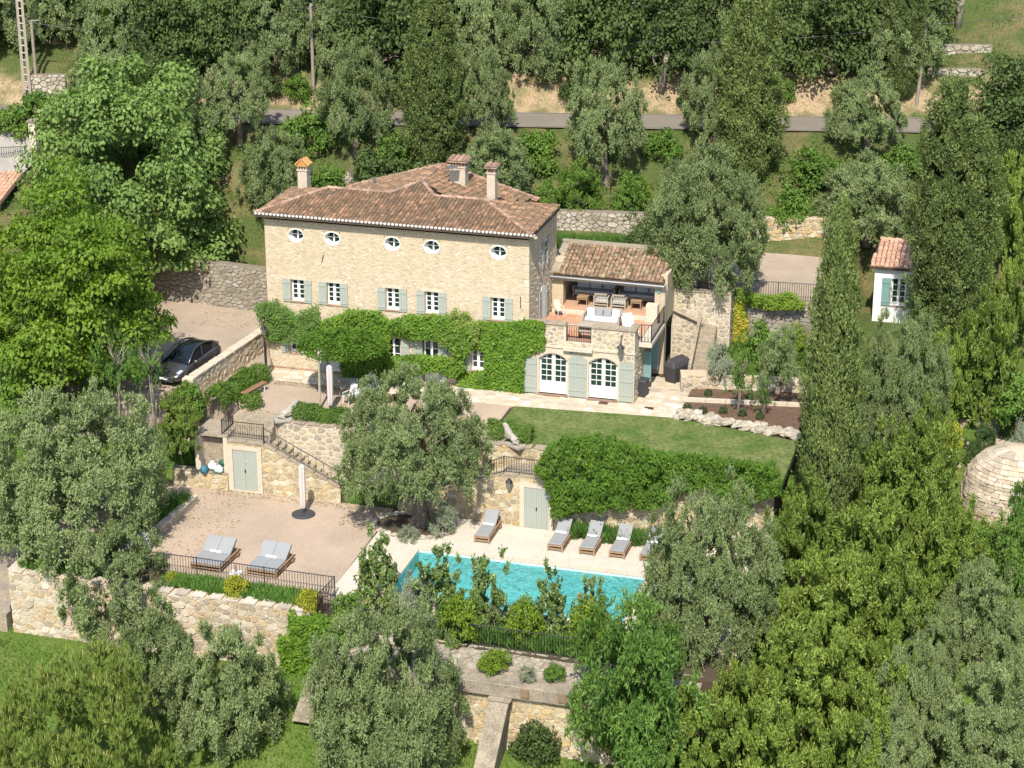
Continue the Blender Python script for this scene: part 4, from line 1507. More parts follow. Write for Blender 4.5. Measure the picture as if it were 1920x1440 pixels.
for x, z0, z1 in ((-11.0, 6.05, 6.45), (-.42, 4.55, 5.15)):
    ob("wall_anchor", MB().tube([(x, -.04, z0), (x + (.12 if z0 > 6 else 0), -.04, z1)], .022, 5), 'iron', H)
# side windows
for y0, y1, z0, z1 in SIDEH[:2]:
    f = MB().bx(-.05, .012, y0, y1, z0, z1)
    w_ = ob("window", f, 'white', H)
    for r_ in range(3):
        ob("pane", MB().bx(.0, .022, y0 + .06, y1 - .06, z0 + .08 + r_ * (z1 - z0 - .1) / 3, z0 + (r_ + 1) * (z1 - z0 - .1) / 3), 'glass', w_, world=False).location = (0, 0, 0)
for y0, y1, z0, z1 in ((2.48, 2.83, 5.85, 7.28), (3.42, 3.8, 5.85, 7.28), (1.88, 2.28, 2.96, 4.75), (3.22, 3.62, 2.96, 4.75)):
    sh = thing("shutter", None, None, (.05, y0, z0))
    sh.parent = H
    sh.location = Vector((.05, y0, z0)) - Vector(H.location)
    for k in range(3):
        w_ = (y1 - y0) / 3
        ob("plank", MB().bx(-.018, .018, k * w_ + .003, (k + 1) * w_ - .003, 0, z1 - z0), 'shutter', sh, world=False)
    for fz in (.2, .8):
        ob("batten", MB().bx(.0181, .04, .01, y1 - y0 - .01, (z1 - z0) * fz - .04, (z1 - z0) * fz + .04), 'shutter', sh, world=False)
ad = MB()
pts = [(.02, 2.3, 2.97), (.02, 3.2, 2.97), (.02, 3.2, 4.55)] + [(.02, 2.75 + .45 * math.cos(a), 4.55 + .4 * math.sin(a)) for a in np.linspace(.2, 2.94, 7)] + [(.02, 2.3, 4.55)]
ad.add(pts + [(q[0] - .05, q[1], q[2]) for q in pts], [list(range(len(pts)))] + [(i, len(pts) + i, len(pts) + (i + 1) % len(pts), (i + 1) % len(pts)) for i in range(len(pts))])
ob("terrace_door", ad, 'white', H)

# roofs: the planes first, then the tiles, ridges and hips
ZE, ZR = 8.48, 9.08
EL, ER = Vector((-14.42, -.50, ZE)), Vector((.26, -.50, ZE))
RL, RR_ = Vector((-11.66, 2.95, ZR)), Vector((-3.1, 2.95, ZR))
ND, AP = Vector((-7.05, 4.6, 9.38)), Vector((-6.8, 7.55, 9.5))
BL, BR = Vector((-12.2, 7.55, 7.87)), Vector((-1.5, 7.55, 7.96))
V1, V2 = Vector((-8.2, 2.95, ZR)), Vector((-5.85, 2.95, ZR))
EBL, EBR = Vector((-14.42, 5.1, ZE - .1)), Vector((.26, 5.1, ZE - .1))
roof = thing("roof", None, None, (-7, 2.5, 8.5))
roof.parent = H
roof.location = Vector((0, 0, 8.5))
def in_plane(A_, B_, C_, x, y):
    nn = (B_ - A_).cross(C_ - A_)
    return Vector((x, y, A_.z - (nn.x * (x - A_.x) + nn.y * (y - A_.y)) / nn.z))


QL = [BL, in_plane(ND, AP, BL, -9.3, 3.6), ND, AP]
QR = [BR, AP, ND, in_plane(ND, AP, BR, -4.3, 3.4)]
pl = MB()
front = [EL, ER, RR_, V2, ND, V1, RL]
for poly in (front, [ER, EBR, RR_], [EBL, EL, RL], [RL, RR_, EBR, EBL], QL, QR):
    P = [Vector(q) - Vector((0, 0, .03)) for q in poly]
    pl.add(P, [list(range(len(P)))])
    pl.add([q - Vector((0, 0, .10)) for q in P], [list(range(len(P)))[::-1]])
e_pts = [EL, ER, EBR, BR, BL, EBL]
for a, b_ in ((EL, ER), (ER, EBR), (EBL, EL), (BL, AP), (AP, BR)):
    d_ = Vector((0, 0, .03))
    pl.add([a - d_, b_ - d_, b_ - d_ * 4.3, a - d_ * 4.3], [(0, 1, 2, 3)])
ob("roof_deck", pl, 'under_tile', roof)
TC, TR = .205, .34
sfront = (RL - Vector((RL.x, EL.y, ZE))).normalized()
roof_slope(roof, front, (1, 0, 0), sfront, TC, TR, 'tile', 230)
roof_slope(roof, [ER, EBR, RR_], (0, 1, 0), (RR_ - Vector((ER.x, RR_.y, ZE))).normalized(), TC, TR, 'tile', 70)
roof_slope(roof, [EBL, EL, RL], (0, -1, 0), (RL - Vector((EL.x, RL.y, ZE))).normalized(), TC, TR, 'tile', 0)


def plane_slope(poly, eu):
    P = [Vector(q) for q in poly]
    nrm = (P[1] - P[0]).cross(P[2] - P[0]).normalized()
    if nrm.z < 0:
        nrm = -nrm
    es = (Vector((0, 0, 1)) - nrm * nrm.z).normalized()
    eu_ = es.cross(nrm)
    roof_slope(roof, P, eu_, es, TC, TR, 'tile', 0)


plane_slope(QL, None)
plane_slope(QR, None)
up_ = Vector((0, 0, .05))
for a, b_ in ((EL, RL), (ER, RR_), (RL, V1), (V2, RR_), (V1, ND), (V2, ND), (ND, AP), (BL + Vector((0, 0, .02)), AP), (BR, AP)):
    ridge_row(roof, a + up_, b_ + up_, 'ridge', .115, .38)
# eave: white mortar plugs in the tile ends and a scalloped double course under them
mbw, mbg = MB(), MB()
x = EL.x + TC / 2
while x < ER.x:
    mbw.lathe([(.075, -.02), (.085, 0), (.085, .02), (.05, .03)], (0, 0, 0), 8)
    o_ = len(mbw.v) - 32
    for k in range(o_, len(mbw.v)):
        vx, vy, vz = mbw.v[k]
        mbw.v[k] = (x + vx, EL.y - .03 - vz, ZE + .055 + vy * .85)
    for row, (yy, zz) in enumerate(((-.34, ZE - .10), (-.18, ZE - .21))):
        n_ = 6
        vs_ = []
        for yk in (yy, .02):
            vs_ += [(x + (TC / 2 if row else 0) - math.cos(math.pi * i / n_) * .1, yk, zz + math.sin(math.pi * i / n_) * .085) for i in range(n_ + 1)]
        mbg.add(vs_, [(i, i + 1, n_ + 2 + i, n_ + 1 + i) for i in range(n_)] + [list(range(n_ + 1))])
    x += TC
q = ob("mortar_plugs", mbw, 'plug', roof)
q["kind"] = "stuff"
q = ob("genoise", mbg, 'trim', roof)
q["kind"] = "stuff"
y = EL.y + TC
mbs = MB()
while y < 4.9:
    n_ = 6
    for row, (xx, zz) in enumerate(((.22, ZE - .10), (.11, ZE - .21))):
        vs_ = []
        for xk in (xx, -.02):
            vs_ += [(xk, y + (TC / 2 if row else 0) - math.cos(math.pi * i / n_) * .1, zz + math.sin(math.pi * i / n_) * .085) for i in range(n_ + 1)]
        mbs.add(vs_, [(i, i + 1, n_ + 2 + i, n_ + 1 + i) for i in range(n_)] + [list(range(n_ + 1))])
    y += TC
q = ob("genoise", mbs, 'trim', roof)
q["kind"] = "stuff"


def chimney(x, y, z0, z1, w, d, cap, label_cap='tile_orange'):
    c = ob("chimney", MB().bx(x - w / 2, x + w / 2, y - d / 2, y + d / 2, z0 - .5, z1), 'chimney', H)
    ob("chimney_collar", MB().bx(x - w / 2 - .04, x + w / 2 + .04, y - d / 2 - .04, y + d / 2 + .04, z1 + .002, z1 + .07), 'chimney', c, world=False).location = (0, 0, 0)
    if cap == 'gable':
        vm = MB()
        for k in range(4):
            vm.bx(x - w / 2 + .02 + k * (w - .09) / 3, x - w / 2 + .07 + k * (w - .09) / 3, y - d / 2, y + d / 2, z1 + .07, z1 + .25)
        ob("vent", vm, 'chimney', c, world=False).location = (0, 0, 0)
        cm = MB()
        h_ = .36
        zz = z1 + .25
        W2, D2 = w / 2 + .05, d / 2 + .06
        cm.add([(x - W2, y - D2, zz), (x + W2, y - D2, zz), (x + W2, y + D2, zz), (x - W2, y + D2, zz), (x, y - D2 + .0, zz + h_), (x, y + D2, zz + h_)], [(0, 3, 2, 1), (0, 1, 4), (2, 3, 5), (0, 4, 5, 3), (1, 2, 5, 4)])
        ob("cap", cm, label_cap, c, world=False).location = (0, 0, 0)
        for sgn in (-1, 1):
            for k in range(3):
                a = Vector((x + sgn * W2, y - D2 + (k + .5) * 2 * D2 / 3, zz + .02))
                es = Vector((-sgn * W2, 0, h_)).normalized()
                tm = MB()
                tile_geo(tm, a, Vector((0, 1, 0)), es, Vector((sgn * h_, 0, W2)).normalized(), D2 / 3, math.hypot(W2, h_), R.uniform(.1, .9))
                ob("cap_tile", tm, label_cap, c, world=False).location = (0, 0, 0)
    else:
        n_ = cap
        am = MB()
        for k in range(n_ + 1):
            xx = x - w / 2 + k * (w - .07) / n_
            am.bx(xx, xx + .07, y - d / 2, y - d / 2 + .07, z1 + .07, z1 + .30)
            am.bx(xx, xx + .07, y + d / 2 - .07, y + d / 2, z1 + .07, z1 + .30)
        ob("vent", am, 'ridge', c, world=False).location = (0, 0, 0)
        ob("flue", MB().bx(x - w / 2 + .1, x + w / 2 - .1, y - d / 2 + .1, y + d / 2 - .1, z1 + .07, z1 + .22), 'mortar_dark', c, world=False).location = (0, 0, 0)
        ob("cap", MB().slab([(x - w / 2 - .12, y - d / 2 - .12, z1 + .36), (x + w / 2 + .12, y - d / 2 - .12, z1 + .36), (x + w / 2 + .12, y + d / 2 + .12, z1 + .46), (x - w / 2 - .12, y + d / 2 + .12, z1 + .46)], .06), 'ridge', c, world=False).location = (0, 0, 0)
        m_ = max(2, int(w / .2))
        for k in range(m_):
            tm = MB()
            tile_geo(tm, Vector((x - w / 2 - .1 + (k + .5) * (w + .2) / m_, y - d / 2 - .14, z1 + .36)), Vector((1, 0, 0)), Vector((0, 1, .1)).normalized(), Vector((0, -.1, 1)).normalized(), (w + .2) / m_ / 2, d + .26, R.uniform(.1, .9))
            ob("cap_tile", tm, 'ridge', c, world=False).location = (0, 0, 0)
    return c


chimney(-13.5, 4.3, 8.3, 9.62, .52, .55, 'gable')
chimney(-5.45, 6.0, 8.8, 9.95, .85, .62, 5)
chimney(-2.95, 3.6, 8.7, 10.4, .44, .42, 1)
for (px, py, y, h_) in ((711, 407, 1.0, .35), (527, 378, 3.2, .38), (702, 345, 6.6, .3)):
    b0 = GY(px, py, y)
    vm = MB().tube([(b0[0], y, b0[2] - .2), (b0[0], y, b0[2] + h_)], .05, 8)
    vm.lathe([(.09, 0), (.10, .05), (.03, .09)], (b0[0], y, b0[2] + h_ - .02), 8)
    ob("vent_pipe", vm, 'zinc', roof)
b0 = GY(848, 352, 5.2)
vm = MB().tube([(b0[0], 5.2, b0[2] - .3), (b0[0], 5.2, b0[2] + 1.1)], .025, 6)
vm.slab([(b0[0] - .28, 4.95, b0[2] + 1.08), (b0[0] + .32, 4.95, b0[2] + 1.16), (b0[0] + .32, 5.4, b0[2] + 1.2), (b0[0] - .28, 5.4, b0[2] + 1.12)], .03)
ob("aerial", vm, 'zinc', roof)

# ================================================================== the wing: arched doors below, open terrace and loggia above
WX1 = 5.48
Wg = thing("terrace_wing", "low stone wing with two arched glazed doors and a tiled loggia on its terrace", "house wing", (2.7, 2, 0))
D1, D2 = (.55, 2.02), (3.14, 4.62)
mb = MB()
AR = .34
holed_wall(mb, .02, WX1, -.1, 3.85, -.03, [(D1[0], D1[1], .1, 2.3), (D2[0], D2[1], .1, 2.3), (1.95, 3.25, 3.0, 3.85)], .24)
mb.add([(WX1, -.03, -.1), (WX1, 8, -.1), (WX1, 8, 2.95), (WX1, -.03, 2.95)], [(0, 1, 2, 3)])
mb.add([(WX1, -.03, 2.95), (WX1, .7, 2.95), (WX1, .7, 3.85), (WX1, -.03, 3.85)], [(0, 1, 2, 3)])
mb.bx(.02, 1.949, .16, .30, 2.96, 3.848)
mb.bx(3.251, WX1 - .002, .16, .42, 2.96, 3.848)
ob("wall", mb, 'mortar_light', Wg)
WF = thing("front_masonry", None, None, (2.7, 0, 0))
WF.parent = Wg
WF.location = Vector((2.7, 0, 0)) - Vector(Wg.location)
WH = [(D1[0] - .1, D1[1] + .1, .0, 2.48), (D2[0] - .1, D2[1] + .1, .0, 2.48), (1.93, 3.27, 3.0, 3.9), (0, 6, 2.60, 2.74)]
rubble(WF, (0, -.03, 0), (1, 0, 0), (0, 0, 1), (0, -1, 0), [(.03, .02), (WX1 - .02, .02), (WX1 - .02, 3.84), (.03, 3.84)], .32, .185, 'wing_stone', .035, .014, WH, 300, jit=.42)
WS = thing("side_masonry", None, None, (WX1, 2, 0))
WS.parent = Wg
WS.location = Vector((WX1, 2, 0)) - Vector(Wg.location)
rubble(WS, (WX1, 0, 0), (0, 1, 0), (0, 0, 1), (1, 0, 0), [(0, .02), (4.5, .02), (4.5, 2.55), (0, 2.55)], .34, .2, 'wing_stone', .025, .014, [(2.0, 4.2, .5, 2.1)], 120)
ob("string_course", MB().bx(-.0, WX1 + .05, -.085, -.032, 2.62, 2.73), 'trim', Wg)
ob("ledge", MB().bx(1.85, 3.35, -.26, -.034, 2.56, 2.76), 'trim', Wg, bevel=.015)
for x0, x1 in ((-.02, 1.95), (3.25, WX1 + .06)):
    n_ = max(2, int((x1 - x0) / .45))
    for k in range(n_):
        a, b_ = x0 + (x1 - x0) * k / n_, x0 + (x1 - x0) * (k + 1) / n_
        ob("coping_stone", MB().bx(a + .005, b_ - .005, -.10, .46 if x0 > 3 else .36, 3.853, 3.92 + R.uniform(0, .012), R.uniform(.05, .95)), 'coping', Wg)
ob("coping_stone", MB().bx(WX1 - .36, WX1 + .06, .465, .95, 3.853, 3.925), 'coping', Wg)


def arched_door(x0, x1):
    z0, z1 = .1, 1.96
    xc, w = (x0 + x1) / 2, (x1 - x0)
    yb = .12
    arch = lambda x: z1 + AR * (1 - ((x - xc) / (w / 2)) ** 2)
    # masonry above the arch
    sp = MB()
    N_ = 12
    for k in range(N_):
        a, b_ = x0 + w * k / N_, x0 + w * (k + 1) / N_
        za, zb = arch(a), arch(b_)
        sp.add([(a, -.03, za), (b_, -.03, zb), (b_, -.03, 2.3001), (a, -.03, 2.3001), (a, .2, za), (b_, .2, zb)], [(0, 1, 2, 3), (4, 5, 1, 0)])
    ob("arch_infill", sp, 'mortar_light', Wg)
    vr = thing("arch", None, None, (xc, 0, 2))
    vr.parent = Wg
    vr.location = Vector((xc, 0, 2)) - Vector(Wg.location)
    for k in range(11):
        f0, f1 = k / 11, (k + 1) / 11
        a, b_ = x0 - .06 + (w + .12) * (f0 + .006), x0 - .06 + (w + .12) * (f1 - .006)
        za, zb = z1 + AR * (1 - ((a - xc) / (w / 2 + .06)) ** 2), z1 + AR * (1 - ((b_ - xc) / (w / 2 + .06)) ** 2)
        q = [(a, -.055, za + .01), (b_, -.055, zb + .01), (b_, -.055, zb + .17), (a, -.055, za + .17)]
        ob("arch_stone", MB().add(q + [(p_[0], -.02, p_[2]) for p_ in q], [(0, 1, 2, 3), (0, 4, 5, 1), (1, 5, 6, 2), (2, 6, 7, 3), (3, 7, 4, 0)]), 'trim', vr)
    dr_ = MB()
    low = .62
    dr_.bx(x0, x1, yb, yb + .06, z0, z0 + low)
    dr_.bx(x0, x0 + .09, yb, yb + .06, z0 + low, arch(x0 + .05) + .02)
    dr_.bx(x1 - .09, x1, yb, yb + .06, z0 + low, arch(x1 - .05) + .02)
    dr_.bx(xc - .09, xc + .09, yb - .015, yb + .058, z0 + low, z1 + AR)
    for k in range(N_):
        a, b_ = x0 + w * k / N_, x0 + w * (k + 1) / N_
        q = [(a, yb, arch(a) - .09), (b_, yb, arch(b_) - .09), (b_, yb, arch(b_) + .02), (a, yb, arch(a) + .02)]
        dr_.add(q + [(p_[0], yb + .06, p_[2]) for p_ in q], [(0, 1, 2, 3), (0, 4, 5, 1)])
    d_ = ob("glazed_door", dr_, 'white', Wg)
    zt = z1 + AR - .06
    for xa, xb in ((x0 + .09, xc - .09), (xc + .09, x1 - .09)):
        for c_ in range(2):
            pa, pb = xa + (xb - xa) * c_ / 2, xa + (xb - xa) * (c_ + 1) / 2
            for r_ in range(5):
                za, zb = z0 + low + (zt - z0 - low) * r_ / 5, z0 + low + (zt - z0 - low) * (r_ + 1) / 5
                q = [(pa + .015, yb + .03, za + .018), (pb - .015, yb + .03, za + .018), (pb - .015, yb + .03, min(zb - .018, arch(pb) - .05)), (pa + .015, yb + .03, min(zb - .018, arch(pa) - .05))]
                if q[2][2] > za + .04:
                    ob("pane", MB().add(q, [(0, 1, 2, 3)]), 'glass', d_, world=False).location = (0, 0, 0)
                br = MB().bx(pa, pb, yb + .012, yb + .05, za - .018, za + .018)
                br.bx(pb - .015, pb + .015, yb + .014, yb + .048, za + .018, min(zb - .018, arch(pb) - .03))
                ob("glazing_bar", br, 'white', d_, world=False).location = (0, 0, 0)
    ob("threshold", MB().bx(x0 - .05, x1 + .05, -.2, .1, .0, .1), 'ridge', Wg)


arched_door(*D1)
arched_door(*D2)
shutter(Wg, -.28, .44, .10, 2.02, -.03)
shutter(Wg, 2.12, 3.04, .10, 2.32, -.03, arch=.22)
shutter(Wg, 4.72, 5.44, .10, 2.25, -.03, arch=.16)
# terrace floor, steps, loggia
fl = MB().bx(.02, WX1 - .02, -.02, 4.2, 2.8, 2.96)
TF = ob("terrace_floor", fl, 'mortar', Wg)
k = 0
for i in range(11):
    for j in range(8):
        ob("floor_tile", MB().bx(.04 + i * .49, .04 + i * .49 + .48, .32 + j * .49, .32 + j * .49 + .48, 2.955, 2.972, R.uniform(.05, .95)), 'terracotta', TF, world=False).location = (0, 0, 0)
ob("step", MB().bx(.1, WX1, 4.2, 4.5, 2.8, 3.12), 'plaster', Wg)
ob("loggia_floor", MB().bx(.05, WX1 + .3, 4.5, 7.2, 2.8, 3.28), 'terracotta', Wg)
ob("rear_wall", MB().bx(.0, 6.1, 7.0, 7.4, 2.8, 5.95), 'dry_stone', Wg)
ob("side_wall", MB().bx(5.75, 6.1, 4.75, 7.0, 2.8, 5.35), 'mortar', Wg)
ob("side_wall", MB().bx(-.0, .45, 5.3, 7.0, 2.8, 5.6), 'mortar', Wg)
ob("pillar", MB().bx(.02, .62, 4.55, 5.05, 2.9, 4.95), 'facade_stone', Wg)
ob("pillar", MB().bx(5.5, 6.05, 4.5, 4.95, 0, 4.9), 'facade_stone', Wg)
ob("parapet", MB().bx(-.02, 5.9, 6.98, 7.4, 5.955, 6.05), 'coping', Wg)
pm = MB()
pm.add([(-.12, 4.4, 4.9), (.42, 4.4, 4.9), (.42, 7.4, 4.9), (-.12, 7.4, 4.9), (-.12, 4.4, 5.22), (.42, 4.4, 5.22), (.42, 7.4, 6.04), (-.12, 7.4, 6.04)], [(0, 3, 2, 1), (4, 5, 6, 7), (0, 1, 5, 4), (1, 2, 6, 5), (2, 3, 7, 6), (3, 0, 4, 7)])
ob("parapet", pm, 'coping', Wg)
lr = thing("loggia_roof", None, None, (3, 5.5, 5))
lr.parent = Wg
lr.location = Vector((3, 5.5, 5)) - Vector(Wg.location)
A0, A1, A2, A3 = Vector((.1, 4.3, 5.02)), Vector((5.98, 4.3, 5.02)), Vector((5.98, 7.0, 5.86)), Vector((.43, 7.0, 5.86))
ob("roof_deck", MB().slab([A0 - Vector((0, 0, .03)), A1 - Vector((0, 0, .03)), A2 - Vector((0, 0, .03)), A3 - Vector((0, 0, .03))], .12), 'under_tile', lr)
roof_slope(lr, [A0, A1, A2, A3], (1, 0, 0), (A2 - A1).normalized(), .215, .32, 'tile_lichen', 250)
ob("fascia", MB().bx(.1, 6.0, 4.30, 4.38, 4.74, 4.90), 'grey_teak', lr)
gm = MB().tube([(.0, 4.22, 4.93), (6.05, 4.22, 4.90)], .065, 8)
ob("gutter", gm, 'zinc', lr)
ob("downpipe", MB().tube([(6.05, 4.24, 4.9), (6.12, 4.35, 4.6), (6.12, 4.4, .1)], .05, 8), 'zinc', Wg)
ob("wall_light", MB().bx(5.62, 5.8, 4.44, 4.5, 4.45, 4.75), 'shutter_teal', Wg)
# balcony on the east side
ob("balcony", MB().bx(WX1 + .002, 6.15, .9, 4.1, 2.72, 2.95), 'plaster', Wg, bevel=.02)
ob("low_wall", MB().bx(5.15, 5.75, 4.0, 4.46, 2.96, 3.9), 'plaster', Wg)
w_ = ob("side_window", MB().bx(WX1 - .1, WX1 + .012, 2.4, 3.8, .55, 2.05), 'mortar_dark', Wg)
ob("sill", MB().bx(WX1 - .1, WX1 + .12, 2.35, 3.85, .42, .55), 'ridge', w_, world=False).location = (0, 0, 0)
for y0, dx in ((2.05, .28), (3.85, .3)):
    sh = thing("shutter", "open teal shutter", None, (WX1, y0, .5))
    sh.parent = Wg
    sh.location = Vector((WX1 + .03, y0, .5)) - Vector(Wg.location)
    for k in range(4):
        ob("plank", MB().bx(k * .1 + .003, k * .1 + .097, -.02, .02, 0, 1.6), 'shutter_teal', sh, world=False)
    for fz in (.25, 1.3):
        ob("batten", MB().bx(.01, .39, -.04, -.0201, fz - .05, fz + .05), 'shutter_teal', sh, world=False)

# ================================================================== railings
def railing(label, pts, h=.95, gap=.12, name="railing", cat="railing", posts=True, bar=.012, group=None):
    P = [Vector(p_) for p_ in pts]
    t = thing(name, label, cat, P[0], 0, group)
    u = Vector((0, 0, 1))
    ob("top_rail", MB().tube([p_ + u * h for p_ in P], .022, 6), 'iron', t)
    ob("bottom_rail", MB().tube([p_ + u * .08 for p_ in P], .016, 6), 'iron', t)
    bars = MB()
    for a, b_ in zip(P[:-1], P[1:]):
        n_ = max(2, int((b_ - a).length / gap))
        for k in range(1, n_):
            q = a.lerp(b_, k / n_)
            bars.tube([q + u * .08, q + u * h], bar, 4, cap=False)
    q = ob("bars", bars, 'iron', t)
    q["kind"] = "stuff"
    if posts:
        for p_ in P:
            ob("post", MB().tube([p_ - u * .05, p_ + u * (h + .04)], .026, 6), 'iron', t)
    return t


railing("black railing round the stair landing above the storage niche", [(-13.3, -6.2, -.45), (-13.3, -8.35, -.55), (-11.1, -8.35, -.55)], .85, .12)
railing("black handrail sloping down the garden stair behind the closed terrace parasol", [(-11.1, -8.4, -.58), (-7.25, -8.4, -2.42)], .72, .42)
railing("black railing with gate across the pool terrace, left of the big olive's trunk", [(-7.15, -8.45, -3.3), (-5.6, -8.5, -3.3), (-4.4, -8.5, -3.3), (-2.9, -8.5, -3.3)], 1.1, .11, bar=.014)
railing("black railing on top of the golden wall above the plank door", [(.3, -8.6, -1.1), (1.15, -8.6, -.68), (4.6, -8.6, -.68)], .82, .12)
railing("long low black railing in front of the two double loungers", [(-13.4, -17.85, -3.32), (-10.6, -17.85, -3.32), (-7.3, -17.95, -3.32), (-3.95, -18.0, -3.32), (-4.2, -19.4, -3.5)], .95, .13)
railing("black railing behind the foreground olive at the pool's planted corner", [(-4.2, -19.45, -3.6), (-3.4, -19.6, -3.7), (-.5, -19.9, -3.75)], .95, .12)
railing("dark spiked railing below the magnolia bushes, above the rubble apron", [(-.5, -19.9, -3.75), (3, -19.95, -3.75), (7, -20.0, -3.75), (10.5, -20.1, -3.75)], 1.0, .12, bar=.015)
railing("thin railing along the edge of the upper gravel terrace", [(9.15, 8.25, 3.3), (11.3, 8.35, 3.3), (13.6, 8.55, 3.3)], 1.0, .12)
railing("black railing set in the parapet gap above the arched doors", [(1.98, .02, 2.98), (3.22, .02, 2.98)], .88, .12)
railing("ornate black balcony railing on the wing's sunny end", [(5.6, .95, 2.95), (6.1, .95, 2.95), (6.1, 4.05, 2.95)], .95, .15, bar=.011)
gt = railing("tall black iron gate beside the wall lantern at the house corner", [(-14.05, -.75, 0), (-13.62, -1.6, 0)], 1.75, .11, name="iron_gate", cat="gate", bar=.014)
railing("rusty little fence below the intercom pier", [(-17.5, -6.6, -.6), (-16.5, -5.9, -.3)], .75, .13)

# lanterns
def lantern(name, label, p_, post=0.0):
    t = thing(name, label, "lantern", p_)
    b_ = Vector((0, 0, post))
    if post:
        ob("post", MB().tube([(0, 0, 0), (0, 0, post)], .035, 8), 'iron', t, world=False)
    mbk = MB()
    mbk.lathe([(.05, -.02), (.09, .02), (.16, .30), (.17, .34)], b_, 6)
    ob("glass_body", mbk, 'zinc', t, world=False)
    ob("hood", MB().lathe([(.20, .34), (.12, .46), (.05, .52), (.02, .60)], b_, 6), 'iron', t, world=False)
    return t


ln = lantern("post_lantern", "lantern on a pier beside the tall iron gate at the house corner", (-14.0, -.9, 0), 2.1)
ln = lantern("wall_lantern", "large black lantern on the stone front right of the second arched door", (4.85, -.42, 2.72))
ob("bracket", MB().tube([(0, .38, .9), (0, .05, .95), (0, 0, .58)], .025, 6), 'iron', ln, world=False)
lantern("wall_lantern", "small lantern on the golden wall left of the sage plank door", (1.5, -8.95, -1.35))
ln = lantern("wall_lantern", "small lantern on the bare wall end beside the loggia roof", (-.0, 5.9, 5.2))

# ================================================================== white cottage, stone hut, drive pillar
cott = thing("white_cottage", "white cottage with a pink tiled roof between the two big cypresses", "cottage", (17.5, 12, 1))
bx0 = G(1635, 595, 1.2)
CX, CY = float(bx0[0]), float(bx0[1])
mb = MB()
holed_wall(mb, CX, CX + 5, .5, 4.15, CY, [(CX + .93, CX + 1.71, 2.0, 3.5)])
mb.add([(CX, CY, .5), (CX, CY + 4, .5), (CX, CY + 4, 4.15), (CX, CY + 2, 4.9), (CX, CY, 4.15)], [(4, 3, 2, 1, 0)])
ob("wall", mb, 'white_plaster', cott)
window(cott, CX + 1.32, 2.0, 3.5, .78, CY, lintel=False)
shutter(cott, CX + .42, CX + .91, 1.97, 3.52, CY, 'shutter_teal')
shutter(cott, CX + 1.73, CX + 2.22, 1.97, 3.52, CY, 'shutter_teal')
r0, r1 = Vector((CX - .25, CY - .3, 4.15)), Vector((CX + 5, CY - .3, 4.15))
r2, r3 = Vector((CX + 5, CY + 2.0, 5.0)), Vector((CX + .0, CY + 2.0, 5.0))
ob("roof_deck", MB().slab([r0, r1, r2, r3], .1), 'under_tile', cott)
cr_ = thing("roof", None, None, (CX, CY, 4.2))
cr_.parent = cott
cr_.location = Vector((CX, CY, 4.2)) - Vector(cott.location)
roof_slope(cr_, [r0, r1, r2, r3], (1, 0, 0), (r2 - r1).normalized(), .25, .36, 'tile_new', 120)
ridge_row(cr_, r3 + up_, r2 + up_, 'tile_new', .14, .4)
s0, s1 = Vector((CX + 1.6, CY + 2.1, 5.0)), Vector((CX + 5, CY + 2.1, 5.0))
roof_slope(cr_, [s0, s1, s1 + Vector((0, 2, .75)), s0 + Vector((.8, 2, .75))], (1, 0, 0), Vector((0, 2, .75)).normalized(), .25, .36, 'tile_new', 40)
ob("rear_block", MB().bx(CX + 1.7, CX + 5, CY + 2.1, CY + 4.5, 1, 4.95), 'white_plaster', cott)

hc = G(1897, 990, -3.6)
hut = thing("stone_hut", "round drystone hut with a domed roof at the photo's right edge", "hut", (hc[0], hc[1], -3.6))
prof = [(2.05, -1), (2.0, .9), (1.98, 1.5), (1.92, 2.1), (1.75, 2.75), (1.4, 3.3), (.85, 3.7), (.25, 3.88)]
hut.scale = (1.28, 1.28, 1.08)
ob("core", MB().lathe([(r_ - .05, z) for r_, z in prof], (0, 0, 0), 28), 'mortar', hut, world=False, smooth=True)
stuffm = MB()
cnt = 0
z = -.2
sizes = []
while z < 3.75:
    h_ = R.uniform(.13, .18)
    r_ = np.interp(z, [p_[1] for p_ in prof], [p_[0] for p_ in prof])
    slope = (np.interp(z + h_, [p_[1] for p_ in prof], [p_[0] for p_ in prof]) - r_) / h_
    n_ = max(5, int(6.283 * r_ / .33))
    a = R.uniform(0, 1)
    for k in range(n_):
        a0, a1 = a + 6.283 * k / n_, a + 6.283 * (k + 1) / n_ - .02
        a0 += R.uniform(-.02, .02)
        facing = math.sin(a0) < .45
        rr = r_ + R.uniform(-.01, .05)
        q = []
        for zz, r2_ in ((z + .01, rr), (z + h_ - .012, rr + slope * h_)):
            for aa in (a0, (a0 + a1) / 2, a1):
                q.append((math.cos(aa) * r2_, math.sin(aa) * r2_, zz))
            for aa in (a1, a0):
                q.append((math.cos(aa) * (r2_ - .16), math.sin(aa) * (r2_ - .16), zz))
        fs = [(0, 1, 6, 5), (1, 2, 7, 6), (2, 3, 8, 7), (4, 0, 5, 9), (5, 6, 7, 8, 9), (0, 4, 3, 2, 1)]
        mm = 'hut_stone' if z > 1.4 else 'terrace_stone'
        if facing and cnt < 280 and z > .2:
            ob("stone", MB().add(q, fs, R.uniform(.02, .98)), mm, hut, world=False)
            cnt += 1
        else:
            stuffm.add(q, fs, R.uniform(.02, .98))
    z += h_
q = ob("stone_courses", stuffm, 'hut_stone', hut, world=False)
q["kind"] = "stuff"

